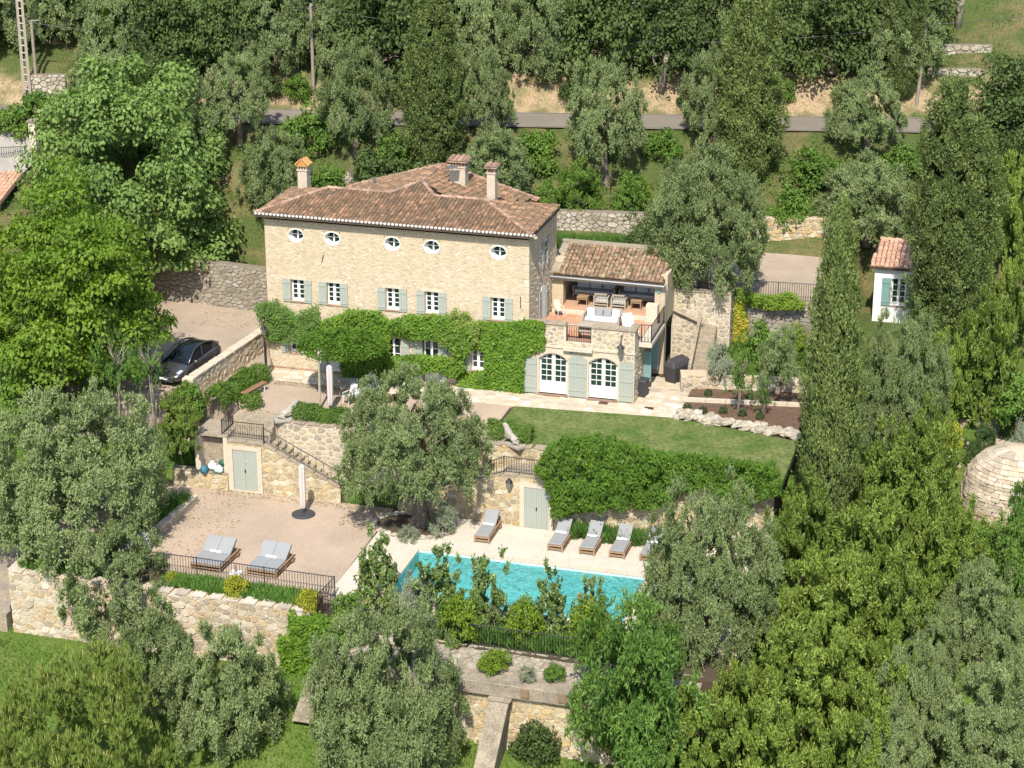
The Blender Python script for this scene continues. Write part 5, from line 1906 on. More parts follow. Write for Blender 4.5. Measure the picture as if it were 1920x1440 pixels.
pp = hit(66, 282)
pil = thing("gate_pillar", "white rendered gate pillar beside the grey drive behind the plane tree", "pillar", pp)
ob("shaft", MB().box((0, 0, .8), (.42, .42, 1.9)), 'plaster', pil, world=False)
ob("cap", MB().box((0, 0, 1.82), (.56, .56, .12)), 'concrete', pil, world=False)
gp = hit(18, 305)
gf = thing("drive_gate", "open black gate of thin bars on the grey drive at the left edge", "gate", gp, .5)
gm = MB()
for zz in (.15, .95):
    gm.tube([(-1.0, 0, zz), (1.0, 0, zz)], .025, 6)
ob("rails", gm, 'iron', gf, world=False)
gm = MB()
for k in range(15):
    gm.tube([(-.95 + k * .135, 0, .15), (-.95 + k * .135, 0, .95)], .012, 4)
ob("bars", gm, 'iron', gf, world=False)["kind"] = "stuff"
bp = hit(-8, 398) + np.array([0, 0, .9])
orf = thing("tiled_outbuilding", "corner of a pink tiled outbuilding roof at the photo's left edge", "outbuilding", bp)
ob("wall", MB().box((-1.6, 1.2, -1.5), (3.6, 2.6, 2.8)), 'plaster', orf, world=False)
q0, q1 = Vector((bp[0] - 3.5, bp[1] - .4, bp[2] - .25)), Vector((bp[0] + .6, bp[1] - .4, bp[2] - .25))
roof_slope(orf, [q0, q1, q1 + Vector((0, 3.0, 1.0)), q0 + Vector((0, 3.0, 1.0))], (1, 0, 0), Vector((0, 3, 1)).normalized(), .25, .36, 'tile_new', 80)
ob("roof_deck", MB().slab([q0, q1, q1 + Vector((0, 3.0, 1.0)), q0 + Vector((0, 3.0, 1.0))], .1), 'under_tile', orf)

# ================================================================== poles
def hpole(px, py):
    return hit(px, py)


pb = hit(52, 190)
s_ = scale_at(pb)
lp = thing("lattice_pole", "tall concrete lattice utility pole by the road at the photo's left", "utility pole", pb)
for sx in (-.15, .15):
    ob("leg", MB().tube([(sx * 1.4, 0, -.5), (sx, 0, 10.5)], [.11, .08], 4), 'pole_concrete', lp, world=False)
for k in range(22):
    ob("rung", MB().tube([(-.2, 0, .3 + k * .46), (.2, 0, .3 + k * .46)], .05, 4), 'pole_concrete', lp, world=False)


def wood_pole(px, py, top, label, cross=False, lean=0.0, mat='pole_wood'):
    b_ = hit(px, py)
    h_ = (py - top) / scale_at(b_) / .965
    t = thing("wooden_pole", label, "utility pole", b_)
    ob("shaft", MB().tube([(0, 0, -.4), (lean, 0, h_)], [.12, .085], 8), mat, t, world=False)
    if cross:
        ob("crossarm", MB().tube([(-.5 + lean, 0, h_ - .12), (.6 + lean, 0, h_ + .03)], .04, 6), mat, t, world=False)
    else:
        ob("bracket", MB().tube([(-.12 + lean, -.06, h_ - .35), (.14 + lean, -.06, h_ - .1)], .05, 6), mat, t, world=False)
    return Vector(b_) + Vector((lean, 0, h_))


P_A = wood_pole(70, 178, 42, "grey wooden pole with a crossarm right of the lattice pole", True)
P_B = wood_pole(588, 170, 12, "slim wooden pole beside the dry bank above the house", False)
P_C = wood_pole(1717, 205, 45, "leaning grey wooden pole in front of the cypress at upper right", False, .3)
gp_ = hit(1145, 362)
gl = thing("garden_light", "small green garden light post by the olive trunk behind the house", "garden light", gp_)
ob("post", MB().tube([(0, 0, -.3), (0, 0, .95)], .03, 6), 'iron', gl, world=False)
ob("head", MB().box((0, 0, 1.1), (.13, .13, .3)), 'zinc', gl, world=False)


def cable(label, a, b_, sag, dz=0.0):
    pts = []
    for k in range(25):
        f = k / 24
        q = Vector(a).lerp(Vector(b_), f)
        q.z += dz - sag * 4 * f * (1 - f)
        pts.append(q)
    me_ = MB().tube(pts, .016, 5)
    return tag(ob("overhead_cable", me_, 'iron'), label, "cable")


cable("thin black cable from the crossarm pole to the slim pole above the house", P_A, P_B, 1.0, -.15)
cable("thin black cable from the slim pole to the leaning pole at upper right", P_B, P_C, 1.6, -.2)
cable("thin black cable running out of the picture right of the leaning pole", P_C, P_C + Vector((30, 8, 6)), 1.0, -.2)


# ================================================================== loungers
def make_lounger(w, L, label, group, name="sun_lounger", back=math.radians(33)):
    t = thing(name, label, "sun lounger", (0, 0, 0), 0, group)
    hy = L * .58
    for x in (.04, w - .04):
        for y in (.05, L * .52, L - .05):
            ob("leg", MB().bx(x - .04, x + .04, y - .04, y + .04, 0, .31), 'teak', t, world=False)
    for x in (.03, w - .03):
        ob("side_rail", MB().bx(x - .03, x + .03, .0, L, .27, .33), 'teak', t, world=False)
        ob("side_rail", MB().bx(x - .025, x + .025, .09, L - .09, .12, .17), 'teak', t, world=False)
    for y in (.025, L - .025):
        ob("end_rail", MB().bx(.06, w - .06, y - .025, y + .025, .26, .32), 'teak', t, world=False)
        ob("end_rail", MB().bx(.08, w - .08, y - .02, y + .02, .12, .17), 'teak', t, world=False)
    n_ = int(hy / .13)
    for k in range(n_):
        y = .08 + k * (hy - .1) / n_
        ob("slat", MB().bx(.06, w - .06, y, y + .08, .30, .325), 'teak', t, world=False)
    nm = 2 if w > 1.1 else 1
    for k in range(nm):
        x0, x1 = .05 + k * (w - .1) / nm + .004, .05 + (k + 1) * (w - .1) / nm - .004
        ob("mattress", MB().bx(x0, x1, .03, hy, .328, .42), 'grey_cushion', t, world=False, bevel=.02)
        bl = L - hy + .06
        bm = MB().box((0, 0, 0), (x1 - x0, bl, .09))
        q = ob("backrest", bm, 'grey_cushion', t, world=False, bevel=.02)
        q.location = ((x0 + x1) / 2, hy + bl / 2 * math.cos(back), .40 + bl / 2 * math.sin(back))
        q.rotation_euler.x = back
    bl = L - hy + .04
    q = ob("back_frame", MB().box((0, 0, 0), (w - .12, bl, .035)), 'teak', t, world=False)
    q.location = (w / 2, hy + .02 + bl / 2 * math.cos(back), .325 + bl / 2 * math.sin(back))
    q.rotation_euler.x = back
    ob("prop", MB().tube([(.12, L - .12, .3), (.12, hy + .55, .62)], .02, 5), 'teak', t, world=False)
    ob("prop", MB().tube([(w - .12, L - .12, .3), (w - .12, hy + .55, .62)], .02, 5), 'teak', t, world=False)
    ob("wheel", MB().tube([(w + .0, L - .2, .1), (w + .05, L - .2, .1)], .1, 10), 'brown_wood', t, world=False)
    return t


def towel(label, p_, rz, n_=3, w=.16):
    t = thing("rolled_towels", label, "towels", p_, rz, "rolled white towels on the loungers")
    for k in range(n_):
        x = (k - (n_ - 1) / 2) * w
        ob("towel_roll", MB().tube([(x - w * .47, 0, .06), (x + w * .47, 0, .06)], R.uniform(.055, .068), 10), 'towel', t, world=False, smooth=False)
    return t


ZP_ = -3.286
l0 = make_lounger(.76, 2.02, "single grey lounger standing alone before the golden stone wall", "single loungers by the pool")
singles = [(.40, -11.1, .0), (3.92, -11.05, -.02), (5.42, -11.02, -.02), (6.82, -10.98, -.02), (8.25, -10.95, -.03)]
slab = ["single grey lounger standing alone before the golden stone wall", "single grey lounger first in the row, nearest the sage plank door",
        "single grey lounger second in the row from the plank door", "single grey lounger third in the row from the plank door", "single grey lounger last in the row, half hidden behind the silvery olive"]
tl = ["rolled white towels on the lounger standing alone by the golden wall", "rolled white towels on the lounger nearest the plank door", "rolled white towels on the second lounger of the poolside row",
      "rolled white towels on the third lounger of the poolside row", "rolled white towels on the lounger half hidden by the silvery olive"]
for k, (x, y, a) in enumerate(singles):
    if k == 0:
        l0.location = (x, y, ZP_)
    else:
        dup(l0, (x, y, ZP_), a, slab[k])
    towel(tl[k], (x + .38, y + 1.12, ZP_ + .43), a, 3, .17)
d0 = make_lounger(1.5, 2.0, "wide double lounger on gravel, the one nearer the big bushy olive", "double loungers on the gravel terrace")
d0.location = (-11.2, -17.25, -3.3)
d0.rotation_euler.z = -.05
dup(d0, (-8.55, -17.1, -3.3), -.05, "wide double lounger on gravel, the one nearer the pale pool deck")
towel("rolled white towels on the double lounger nearer the bushy olive", (-10.4, -16.13, -2.88), -.05, 3, .18)
towel("rolled white towels on the double lounger nearer the pool deck", (-7.75, -15.98, -2.88), -.05, 3, .18)
bt = thing("parasol_base_block", "small white parasol foot between the two double loungers", "parasol foot", (-9.05, -17.1, -3.3))
ob("plate", MB().box((0, 0, .03), (.5, .45, .06)), 'white_plaster', bt, world=False)
ob("tube", MB().tube([(0, 0, .06), (0, 0, .4)], .03, 8), 'brown_wood', bt, world=False)
# grey sofa corner in the olive's shade
so = thing("grey_sofa", "grey outdoor sofa half hidden by olives beside the stone planter", "sofa", (-14.6, -16.0, -3.3), .2)
ob("seat", MB().box((0, 0, .25), (1.7, .8, .3)), 'grey_cushion', so, world=False, bevel=.04)
ob("backrest", MB().box((0, .36, .55), (1.7, .16, .5)), 'grey_cushion', so, world=False, bevel=.04)
ob("cushion", MB().box((.5, .2, .55), (.45, .16, .4), rx=-.3), 'pale_cushion', so, world=False, bevel=.05)
# planter edge
wall("planter_wall", "low white stone planter edge holding irises beside the bushy olive", (-14.0, -14.3), (-13.85, -10.4), -3.5, -2.95, 'cream_stone', .6, .4, .3, 'trim', .02, .01, cap=.9, capmat='trim')
wall("planter_wall", "short pale planter edge behind the grey sofa in the olive's shade", (-16.4, -14.9), (-14.0, -14.3), -3.5, -2.95, 'cream_stone', .6, .4, .3, 'trim', .02, .01, cap=.9, capmat='trim')


# ================================================================== parasols, pergola post
def closed_parasol(label, p_, h_, base=True):
    t = thing("closed_parasol", label, "parasol", p_)
    if base:
        ob("base", MB().lathe([(.56, 0), (.57, .05), (.50, .09), (.12, .12)], (0, 0, 0), 28), 'dark_plastic', t, world=False, smooth=False)
    ob("pole", MB().tube([(0, 0, .05), (0, 0, h_)], .03, 8), 'iron', t, world=False)
    ob("collar", MB().lathe([(.07, .1), (.08, .34), (.05, .36)], (0, 0, 0), 10), 'dark_plastic', t, world=False)
    cm = MB()
    n_ = 14
    prof = [(.10, .36), (.135, .5), (.15, .9), (.16, 1.5), (.165, h_ - .3), (.15, h_ - .06), (.05, h_ + .03)]
    vs_, fs = [], []
    for r_, z in prof:
        for k in range(n_):
            a = 6.283 * k / n_
            rr = r_ * (1.0 if k % 2 else .80)
            vs_.append((math.cos(a) * rr, math.sin(a) * rr, z))
    for i in range(len(prof) - 1):
        for k in range(n_):
            fs.append((i * n_ + k, i * n_ + (k + 1) % n_, (i + 1) * n_ + (k + 1) % n_, (i + 1) * n_ + k))
    fs.append(list(range((len(prof) - 1) * n_, len(prof) * n_)))
    ob("canopy", cm.add(vs_, fs), 'parasol', t, world=False)
    return t


closed_parasol("closed pinkish parasol on a round black base on the gravel terrace", G(569, 965, -3.3), 2.6)
closed_parasol("closed pinkish parasol on the courtyard beside the white chair", G(620, 772, 0), 2.45, False)
pg = G(600, 766, 0)
pp_ = thing("pergola_post", "slim wooden post holding up the wisteria canopy in the courtyard", "post", (pg[0], pg[1], 0))
ob("shaft", MB().tube([(0, 0, -.2), (.02, 0, 1.6), (0, .02, 2.95)], [.07, .06, .055], 8), 'grey_teak', pp_, world=False)
for (dx, dy) in ((1.1, 2.2), (-.6, 2.0), (.4, 2.9)):
    ob("beam", MB().tube([(0, 0, 2.95), (dx, dy, 2.98)], .03, 6), 'grey_teak', pp_, world=False)

# ================================================================== courtyard furniture
bn_ = thing("long_bench", "long brown bench with white legs beside the courtyard hedge", "bench", (-13.3, -4.15, 0), 1.35)
for k in range(3):
    ob("slat", MB().bx(-.95, .95, -.17 + k * .115, -.06 + k * .115, .44, .475), 'brown_wood', bn_, world=False)
for x in (-.75, .75):
    for y in (-.14, .14):
        ob("leg", MB().tube([(x, y, 0), (x * .96, y * .8, .44)], .022, 6), 'white', bn_, world=False)
    ob("stretcher", MB().tube([(x, -.14, .08), (x, .14, .08)], .018, 6), 'white', bn_, world=False)


def garden_chair(label, p_, rz, mat, group=None):
    t = thing("garden_chair", label, "chair", p_, rz, group)
    ob("seat", MB().box((0, 0, .42), (.48, .46, .05)), mat, t, world=False, bevel=.015)
    q = ob("backrest", MB().box((0, .30, .72), (.46, .05, .62), rx=-.32), mat, t, world=False, bevel=.015)
    for x in (-.21, .21):
        ob("leg", MB().tube([(x, -.2, .4), (x, -.24, 0)], .018, 6), 'white', t, world=False)
        ob("leg", MB().tube([(x, .2, .4), (x, .3, 0)], .018, 6), 'white', t, world=False)
        ob("armrest", MB().tube([(x * 1.15, -.2, .42), (x * 1.15, -.2, .62), (x * 1.15, .3, .64)], .018, 6), 'white', t, world=False)
    return t


garden_chair("white garden chair on the courtyard beside the closed parasol", G(655, 758, 0), -.5, 'pale_cushion')
garden_chair("white garden chair peeping out behind the central olive", G(700, 742, 0), .6, 'pale_cushion')
gt_ = thing("garden_table", "pale garden table mostly hidden behind the central olive", "table", G(688, 762, 0))
ob("table_top", MB().lathe([(.75, .70), (.76, .72), (.74, .74)], (0, 0, 0), 24), 'pale_cushion', gt_, world=False)
for a in (0, 1.57, 3.14, 4.71):
    ob("leg", MB().tube([(math.cos(a) * .5, math.sin(a) * .5, 0), (math.cos(a) * .4, math.sin(a) * .4, .7)], .025, 6), 'white', gt_, world=False)


def statue(label, p_, rz, pose):
    """a carved stone beast: skin-modified skeleton, forelegs stretched out or head raised"""
    t = thing("stone_statue", label, "statue", p_, rz)
    V = [(0, 0, .22), (.28, 0, .24), (.52, 0, .34), (.66, 0, .50), (.84, 0, .56), (.95, 0, .52),
         (.55, .13, .18), (.72, .15, .05), (.90, .15, .04), (.55, -.13, .18), (.72, -.15, .05), (.90, -.15, .04),
         (-.18, 0, .22), (-.16, .16, .13), (.04, .18, .05), (-.16, -.16, .13), (.04, -.18, .05), (-.36, .06, .10), (-.44, .14, .07)]
    E_ = [(0, 1), (1, 2), (2, 3), (3, 4), (4, 5), (2, 6), (6, 7), (7, 8), (2, 9), (9, 10), (10, 11), (0, 12), (12, 13), (13, 14), (12, 15), (15, 16), (12, 17), (17, 18)]
    rr = [.20, .19, .21, .17, .16, .08, .07, .055, .05, .07, .055, .05, .16, .10, .06, .10, .06, .04, .025]
    if pose:
        V = [(x, y, z + (.38 * max(0, x + .2) if i in (0, 1, 2, 3, 4, 5) else 0) + (.14 * x if i in (6, 9) else 0)) for i, (x, y, z) in enumerate(V)]
    me = bpy.data.meshes.new("figure")
    me.from_pydata(V, E_, [])
    me.materials.append(X['statue'])
    o = link("figure", me, t)
    sk = o.modifiers.new("skin", 'SKIN')
    sv = me.skin_vertices[0].data
    for i, r_ in enumerate(rr):
        sv[i].radius = (r_, r_)
    sv[0].use_root = True
    ss = o.modifiers.new("smooth", 'SUBSURF')
    ss.levels = ss.render_levels = 1
    ob("plinth", MB().box((.1, 0, -.06), (1.5, .5, .16)), 'statue', t, world=False, bevel=.02)
    t.scale = (.8, .85, .9)
    return t


statue("weathered stone lion statue on the wall between lawn hedge and railing", (1.2, -6.95, .1), math.pi - .5, True)
statue("weathered stone lion statue at the head of the garden stair", (-10.6, -6.85, .1), .65, True)

# bins, barbecue
bi = thing("wheelie_bin", "dark grey bin beside the arched door's right shutter", "bin", G(1204, 742, 0.01), -.15)
ob("body", MB().box((0, 0, .42), (.44, .46, .84), taper=1.22), 'dark_plastic', bi, world=False, bevel=.02)
ob("lid", MB().box((0, 0, .885), (.6, .62, .07), taper=.9), 'dark_plastic', bi, world=False, bevel=.015)
ob("handle", MB().tube([(-.2, .34, .88), (.2, .34, .88)], .025, 6), 'dark_plastic', bi, world=False)
for x in (-.2, .2):
    ob("wheel", MB().tube([(x - .03, .26, .1), (x + .03, .26, .1)], .1, 10), 'tyre', bi, world=False)
bq = thing("covered_barbecue", "barbecue under a black cover in front of the pale east wall", "barbecue", G(1270, 712, 0.02), -.25)
cv = MB()
prof = [(-.36, .30), (-.40, .88), (-.36, .98), (-.22, 1.16), (.2, 1.2), (.36, 1.02), (.40, .9), (.36, .02)]
vs_ = [(-.70 if s_ < 0 else .70, y, z) for s_ in (-1, 1) for y, z in prof]
ob("cover", MB().add([(-.62, -.3, .02), (.62, -.3, .02), (.62, .32, .02), (-.62, .32, .02), (-.74, -.36, .86), (.74, -.36, .86), (.74, .36, .9), (-.74, .36, .9), (-.62, -.24, 1.12), (.62, -.24, 1.12), (.62, .24, 1.22), (-.62, .24, 1.22)],
                    [(0, 3, 2, 1), (0, 1, 5, 4), (1, 2, 6, 5), (2, 3, 7, 6), (3, 0, 4, 7), (4, 5, 9, 8), (5, 6, 10, 9), (6, 7, 11, 10), (7, 4, 8, 11), (8, 9, 10, 11)]), 'bbq_cover', bq, world=False, bevel=.05)
bq.rotation_euler.z = 1.1


def bag(label, p_, r_, mat, seed, tie=True):
    rnd = random.Random(seed)
    t = thing("storage_bag", label, "bag", p_)
    mb_ = MB()
    n_ = 12
    vs_, fs = [], []
    prof = [(.6, 0), (1.0, .25), (1.02, .55), (.8, .9), (.4, 1.15), (.22, 1.3)]
    for r2, z in prof:
        for k in range(n_):
            a = 6.283 * k / n_
            q = r2 * r_ * rnd.uniform(.72, 1.2)
            vs_.append((math.cos(a) * q, math.sin(a) * q, z * r_ * 1.25))
    for i in range(len(prof) - 1):
        for k in range(n_):
            fs.append((i * n_ + k, i * n_ + (k + 1) % n_, (i + 1) * n_ + (k + 1) % n_, (i + 1) * n_ + k))
    fs += [list(range(n_))[::-1], list(range((len(prof) - 1) * n_, len(prof) * n_))]
    ob("sack", mb_.add(vs_, fs), mat, t, world=False, smooth=True)
    if tie:
        ob("tie", MB().lathe([(.28 * r_, 1.42 * r_), (.32 * r_, 1.5 * r_), (.42 * r_, 1.75 * r_)], (0, 0, 0), 10), mat, t, world=False)
    return t


bag("teal bag at the front of the storage niche", (-14.2, -8.72, -2.42), .24, 'blue_bag', 1, False)
bag("tall white bag in the middle of the storage niche", (-13.85, -8.5, -2.3), .24, 'towel', 2)
bag("mint and white bag spilling beside the sage door frame", (-13.45, -8.6, -2.38), .24, 'mint_bag', 3, False)
bag("dark green bag heaped inside the storage niche", (-13.45, -7.9, -2.28), .33, 'green_bag', 4)
bag("dark blue bag high at the back of the storage niche", (-13.5, -7.3, -1.5), .28, 'blue_bag', 5)
ob("shelf", MB().bx(-14.4, -13.2, -7.6, -6.95, -1.56, -1.5), 'grey_teak', nc)


# ================================================================== terrace furniture
def slat_chair(label, p_, rz, group):
    t = thing("slatted_armchair", label, "armchair", p_, rz, group)
    w = .72
    for x in (-w / 2, w / 2):
        for y in (-.32, .32):
            ob("leg", MB().box((x, y, .3), (.06, .06, .6)), 'grey_teak', t, world=False)
        ob("armrest", MB().box((x, 0, .615), (.08, .72, .035)), 'grey_teak', t, world=False)
        for zz in (.18, .30):
            ob("side_rail", MB().box((x, 0, zz), (.03, .58, .06)), 'grey_teak', t, world=False)
    for zz in (.20, .34, .78):
        ob("back_rail", MB().box((0, -.32, zz), (w - .06, .04, .06)), 'grey_teak', t, world=False)
    for k in range(7):
        ob("slat", MB().box((-w / 2 + .09 + k * .09, -.32, .555), (.035, .03, .38)), 'grey_teak', t, world=False)
    ob("seat_cushion", MB().box((0, .02, .40), (w - .08, .6, .12)), 'pale_cushion', t, world=False, bevel=.03)
    return t


c0 = slat_chair("pale slatted armchair seen from behind in the loggia, nearer the house", (2.62, 4.95, 3.28), 0, "slatted armchairs in the loggia")
dup(c0, (3.55, 4.98, 3.28), 0, "pale slatted armchair seen from behind in the loggia, nearer the balcony")


def stool(label, p_):
    t = thing("wooden_stool", label, "stool", p_, 0, "small wooden tables in the loggia")
    ob("seat", MB().box((0, 0, .5), (.58, .46, .05)), 'teak', t, world=False)
    for x in (-.25, .25):
        for y in (-.19, .19):
            ob("leg", MB().box((x, y, .24), (.045, .045, .48)), 'teak', t, world=False)
    ob("rail", MB().box((0, -.19, .4), (.46, .03, .05)), 'teak', t, world=False)
    return t


stool("small wooden table at the house end of the loggia", (1.62, 4.85, 3.28))
stool("small wooden table at the balcony end of the loggia", (4.45, 5.0, 3.28))


def bench_sofa(label, p_, rz, n_, w, mat='grey_cushion', fr='grey_teak', end=None):
    t = thing("outdoor_sofa", label, "sofa", p_, rz)
    ob("frame", MB().box((0, 0, .2), (w, .8, .12)), fr, t, world=False)
    ob("backrest", MB().box((0, .38, .55), (w, .05, .55)), fr, t, world=False)
    for x in (-w / 2 + .04, w / 2 - .04):
        ob("side_panel", MB().box((x, 0, .42), (.07, .8, .36)), fr, t, world=False)
        for y in (-.36, .36):
            ob("leg", MB().box((x, y, .09), (.07, .07, .18)), fr, t, world=False)
    ob("seat_cushion", MB().box((0, -.03, .34), (w - .2, .72, .16)), 'pale_cushion' if end else mat, t, world=False, bevel=.04)
    cw = (w - .2) / n_
    for k in range(n_):
        m_ = mat
        if end and k in (0, n_ - 1):
            m_ = end
        ob("cushion", MB().box((-w / 2 + .1 + (k + .5) * cw, .22, .58), (cw - .04, .16, .40), rx=-.25), m_, t, world=False, bevel=.06)
    return t


bench_sofa("grey sofa along the loggia's shaded back wall, house end", (1.9, 6.45, 3.28), 0, 3, 2.3, 'pale_cushion')
bench_sofa("grey sofa along the loggia's shaded back wall, balcony end", (4.4, 6.45, 3.28), 0, 3, 2.3, 'pale_cushion')
sf = bench_sofa("white and grey sofa with striped end cushions on the open terrace", (3.1, 3.0, 2.97), .0, 4, 1.95, 'grey_cushion', 'grey_teak', 'striped')
sf2 = thing("striped_lounge_chair", "low chair with striped cushions beside the terrace's white sofa", "lounge chair", (4.75, 2.1, 2.97), .5)
ob("frame", MB().box((0, 0, .12), (.62, 1.3, .08)), 'grey_teak', sf2, world=False)
ob("cushion", MB().box((0, -.2, .26), (.6, .9, .16)), 'striped', sf2, world=False, bevel=.04)
ob("cushion", MB().box((0, .42, .5), (.6, .62, .16), rx=.8), 'striped', sf2, world=False, bevel=.04)
ob("cushion", MB().box((.0, .5, .72), (.5, .4, .14), rx=.95), 'pale_cushion', sf2, world=False, bevel=.04)
ch = garden_chair("small pale chair on the terrace beside the loggia pillar", (.62, 3.75, 2.97), .8, 'plaster')
ch.scale = (.8, .8, .8)
tb = thing("low_terrace_table", "low table with a pot plant behind the terrace parapet", "table", (2.55, 1.9, 2.97))
ob("table_top", MB().box((0, 0, .34), (.9, .6, .05)), 'grey_teak', tb, world=False)
for x in (-.4, .4):
    for y in (-.25, .25):
        ob("leg", MB().box((x, y, .16), (.05, .05, .32)), 'grey_teak', tb, world=False)
bk = thing("terrace_bench", "dark bench seen through the parapet railing", "bench", (2.85, .75, 2.97))
ob("seat", MB().box((0, 0, .36), (.9, .34, .05)), 'grey_teak', bk, world=False)
for x in (-.4, .4):
    ob("leg", MB().box((x, 0, .17), (.05, .3, .34)), 'iron', bk, world=False)

# ================================================================== the car
def make_car(p_, rz):
    """dark crossover; local +x is forward, built from cross sections along its length"""
    t = thing("parked_car", "dark grey crossover car parked beside the driveway wall", "car", p_, rz)
    # stations: x, half width, sill z, shoulder z, centre-top z of the lower body
    S = [(-2.36, .62, .42, .80, .92), (-2.25, .82, .30, .90, 1.06), (-1.9, .93, .24, .98, 1.10), (-1.3, .955, .22, .98, 1.08), (-.4, .95, .21, .95, 1.02), (.5, .95, .21, .93, .99), (1.05, .95, .22, .92, 1.0),
         (1.5, .95, .23, .86, .96), (1.95, .91, .25, .78, .86), (2.2, .82, .28, .66, .74), (2.36, .60, .34, .54, .60)]
    vs_, fs = [], []
    n_ = 12
    for x, w, a, s_, c_ in S:
        half = [(0, a), (w * .86, a), (w * .98, a + .12), (w, (a + s_) / 2), (w * .97, s_ - .05), (w * .84, s_ + .03), (0, c_)]
        pts_ = half + [(-y, z) for y, z in half[::-1][1:-1]]
        vs_ += [(x, y, z) for y, z in pts_]
    m_ = 12
    for i in range(len(S) - 1):
        for k in range(m_):
            fs.append((i * m_ + k, (i + 1) * m_ + k, (i + 1) * m_ + (k + 1) % m_, i * m_ + (k + 1) % m_))
    fs += [list(range(m_)), list(range((len(S) - 1) * m_, len(S) * m_))[::-1]]
    bd_ = ob("body", MB().add(vs_, fs), 'car', t, world=False, smooth=True)
    bd_.modifiers.new("round", 'SUBSURF').render_levels = 2
    bd_.modifiers["round"].levels = 1
    # greenhouse
    Gs = [(1.18, .72, .96, .98), (.75, .76, .94, 1.24), (.25, .74, .93, 1.50), (-.35, .72, .95, 1.60), (-1.0, .70, .98, 1.55), (-1.6, .66, 1.0, 1.36), (-2.12, .62, 1.02, 1.08)]
    vs_, fs = [], []
    for x, w, s_, c_ in Gs:
        tw = w * (.80 if c_ > 1.1 else .97)
        half = [(w * 1.12, s_ - .08), (w * 1.10, s_ + (c_ - s_) * .12), (tw * 1.02, s_ + (c_ - s_) * .82), (tw * .72, c_ - .02 * (c_ > 1.1)), (0, c_)]
        pts_ = half + [(-y, z) for y, z in half[::-1][1:]]
        vs_ += [(x, y, z) for y, z in pts_]
    m_ = 9
    for i in range(len(Gs) - 1):
        for k in range(m_ - 1):
            fs.append((i * m_ + k, i * m_ + k + 1, (i + 1) * m_ + k + 1, (i + 1) * m_ + k))
    gh = ob("glass_canopy", MB().add(vs_, fs), 'car_glass', t, world=False, smooth=True)
    gh.modifiers.new("round", 'SUBSURF').render_levels = 2
    for sgn in (-1, 1):
        rail = [(1.18, .80, .98), (.72, .70, 1.23), (.25, .615, 1.47), (-.35, .60, 1.555), (-1.0, .585, 1.50), (-1.6, .57, 1.32), (-2.1, .62, 1.06)]
        ob("roof_rail", MB().tube([(x, sgn * (y + .02), z + .005) for x, y, z in rail], [.05, .05, .045, .045, .05, .06, .09], 6), 'car', t, world=False, smooth=True)
        ob("pillar", MB().tube([(-.28, sgn * .80, .97), (-.38, sgn * .64, 1.52)], .03, 5), 'iron', t, world=False)
        pn = MB().add([(-1.25, sgn * .775, 1.0), (-2.1, sgn * .70, 1.04), (-1.62, sgn * .60, 1.32)], [(0, 1, 2) if sgn < 0 else (0, 2, 1)])
        ob("rear_panel", pn, 'car', t, world=False)
        mr = MB().lathe([(.03, -.1), (.09, -.06), (.1, .04), (.04, .1)], (.82, sgn * 1.02, 1.02), 8, sx=.8, sy=1.4)
        ob("mirror", mr, 'car', t, world=False, smooth=True)
        ob("headlight", MB().add([(1.78, sgn * .86, .81), (2.12, sgn * .78, .70), (2.08, sgn * .60, .755), (1.80, sgn * .72, .855)], [(0, 1, 2, 3) if sgn > 0 else (3, 2, 1, 0)]), 'lamp_glass', t, world=False)
        for dx in (-.35, -1.15):
            ob("door_handle", MB().box((dx, sgn * .965, .86), (.2, .02, .03)), 'zinc', t, world=False)
        for wx in (1.42, -1.45):
            wh = ob("wheel", MB().lathe([(.20, -.11), (.33, -.11), (.36, -.08), (.36, .08), (.33, .11), (.20, .11)], (0, 0, 0), 28), 'tyre', t, world=False, smooth=False)
            wh.location = (wx, sgn * .86, .36)
            wh.rotation_euler.x = math.pi / 2
            rm = MB().lathe([(.235, -.02), (.24, .118), (.2, .112), (.05, .09)], (0, 0, 0), 28)
            for k in range(5):
                a = 6.283 * k / 5
                rm.box((math.cos(a) * .14, math.sin(a) * .14, .116), (.2, .05, .02), a)
            r_ = ob("rim", rm, 'rim', wh, world=False)
            if sgn > 0:
                r_.rotation_euler.x = math.pi
            ar = MB()
            ring = [(wx + math.cos(a) * .40, sgn * .945, .36 + math.sin(a) * .40) for a in np.linspace(-.35, 3.5, 12)]
            ar.tube(ring, .035, 5)
            ob("wheel_arch", ar, 'dark_plastic', t, world=False)
        ob("door_seam", MB().tube([(.9, sgn * .958, .35), (.88, sgn * .963, .7), (.8, sgn * .93, .93)], .006, 4), 'iron', t, world=False)
        ob("door_seam", MB().tube([(-.22, sgn * .962, .33), (-.24, sgn * .967, .7), (-.28, sgn * .93, .95)], .006, 4), 'iron', t, world=False)
    ob("number_plate", MB().box((2.37, 0, .46), (.02, .5, .11)), 'white', t, world=False)
    ob("grille", MB().box((2.30, 0, .33), (.1, 1.1, .12)), 'dark_plastic', t, world=False, bevel=.02)
    return t


ca_ = math.atan2(-2.97, -.39)
car = make_car((-17.95, -1.9, 0.0), ca_)
car.scale = (.98, .98, .98)


# ================================================================== plants
def bounds(me):
    n = len(me.vertices)
    v = np.empty(n * 3, np.float32)
    me.vertices.foreach_get("co", v)
    v = v.reshape(-1, 3)
    r_ = np.hypot(v[:, 0], v[:, 1])
    return float(np.percentile(v[:, 2], .8)), float(np.percentile(v[:, 2], 99.6)), 2 * float(np.percentile(r_, 97))


PROTO = {}


def proto(key, me, extra=None):
    PROTO.setdefault(key, []).append((me, bounds(me), extra))


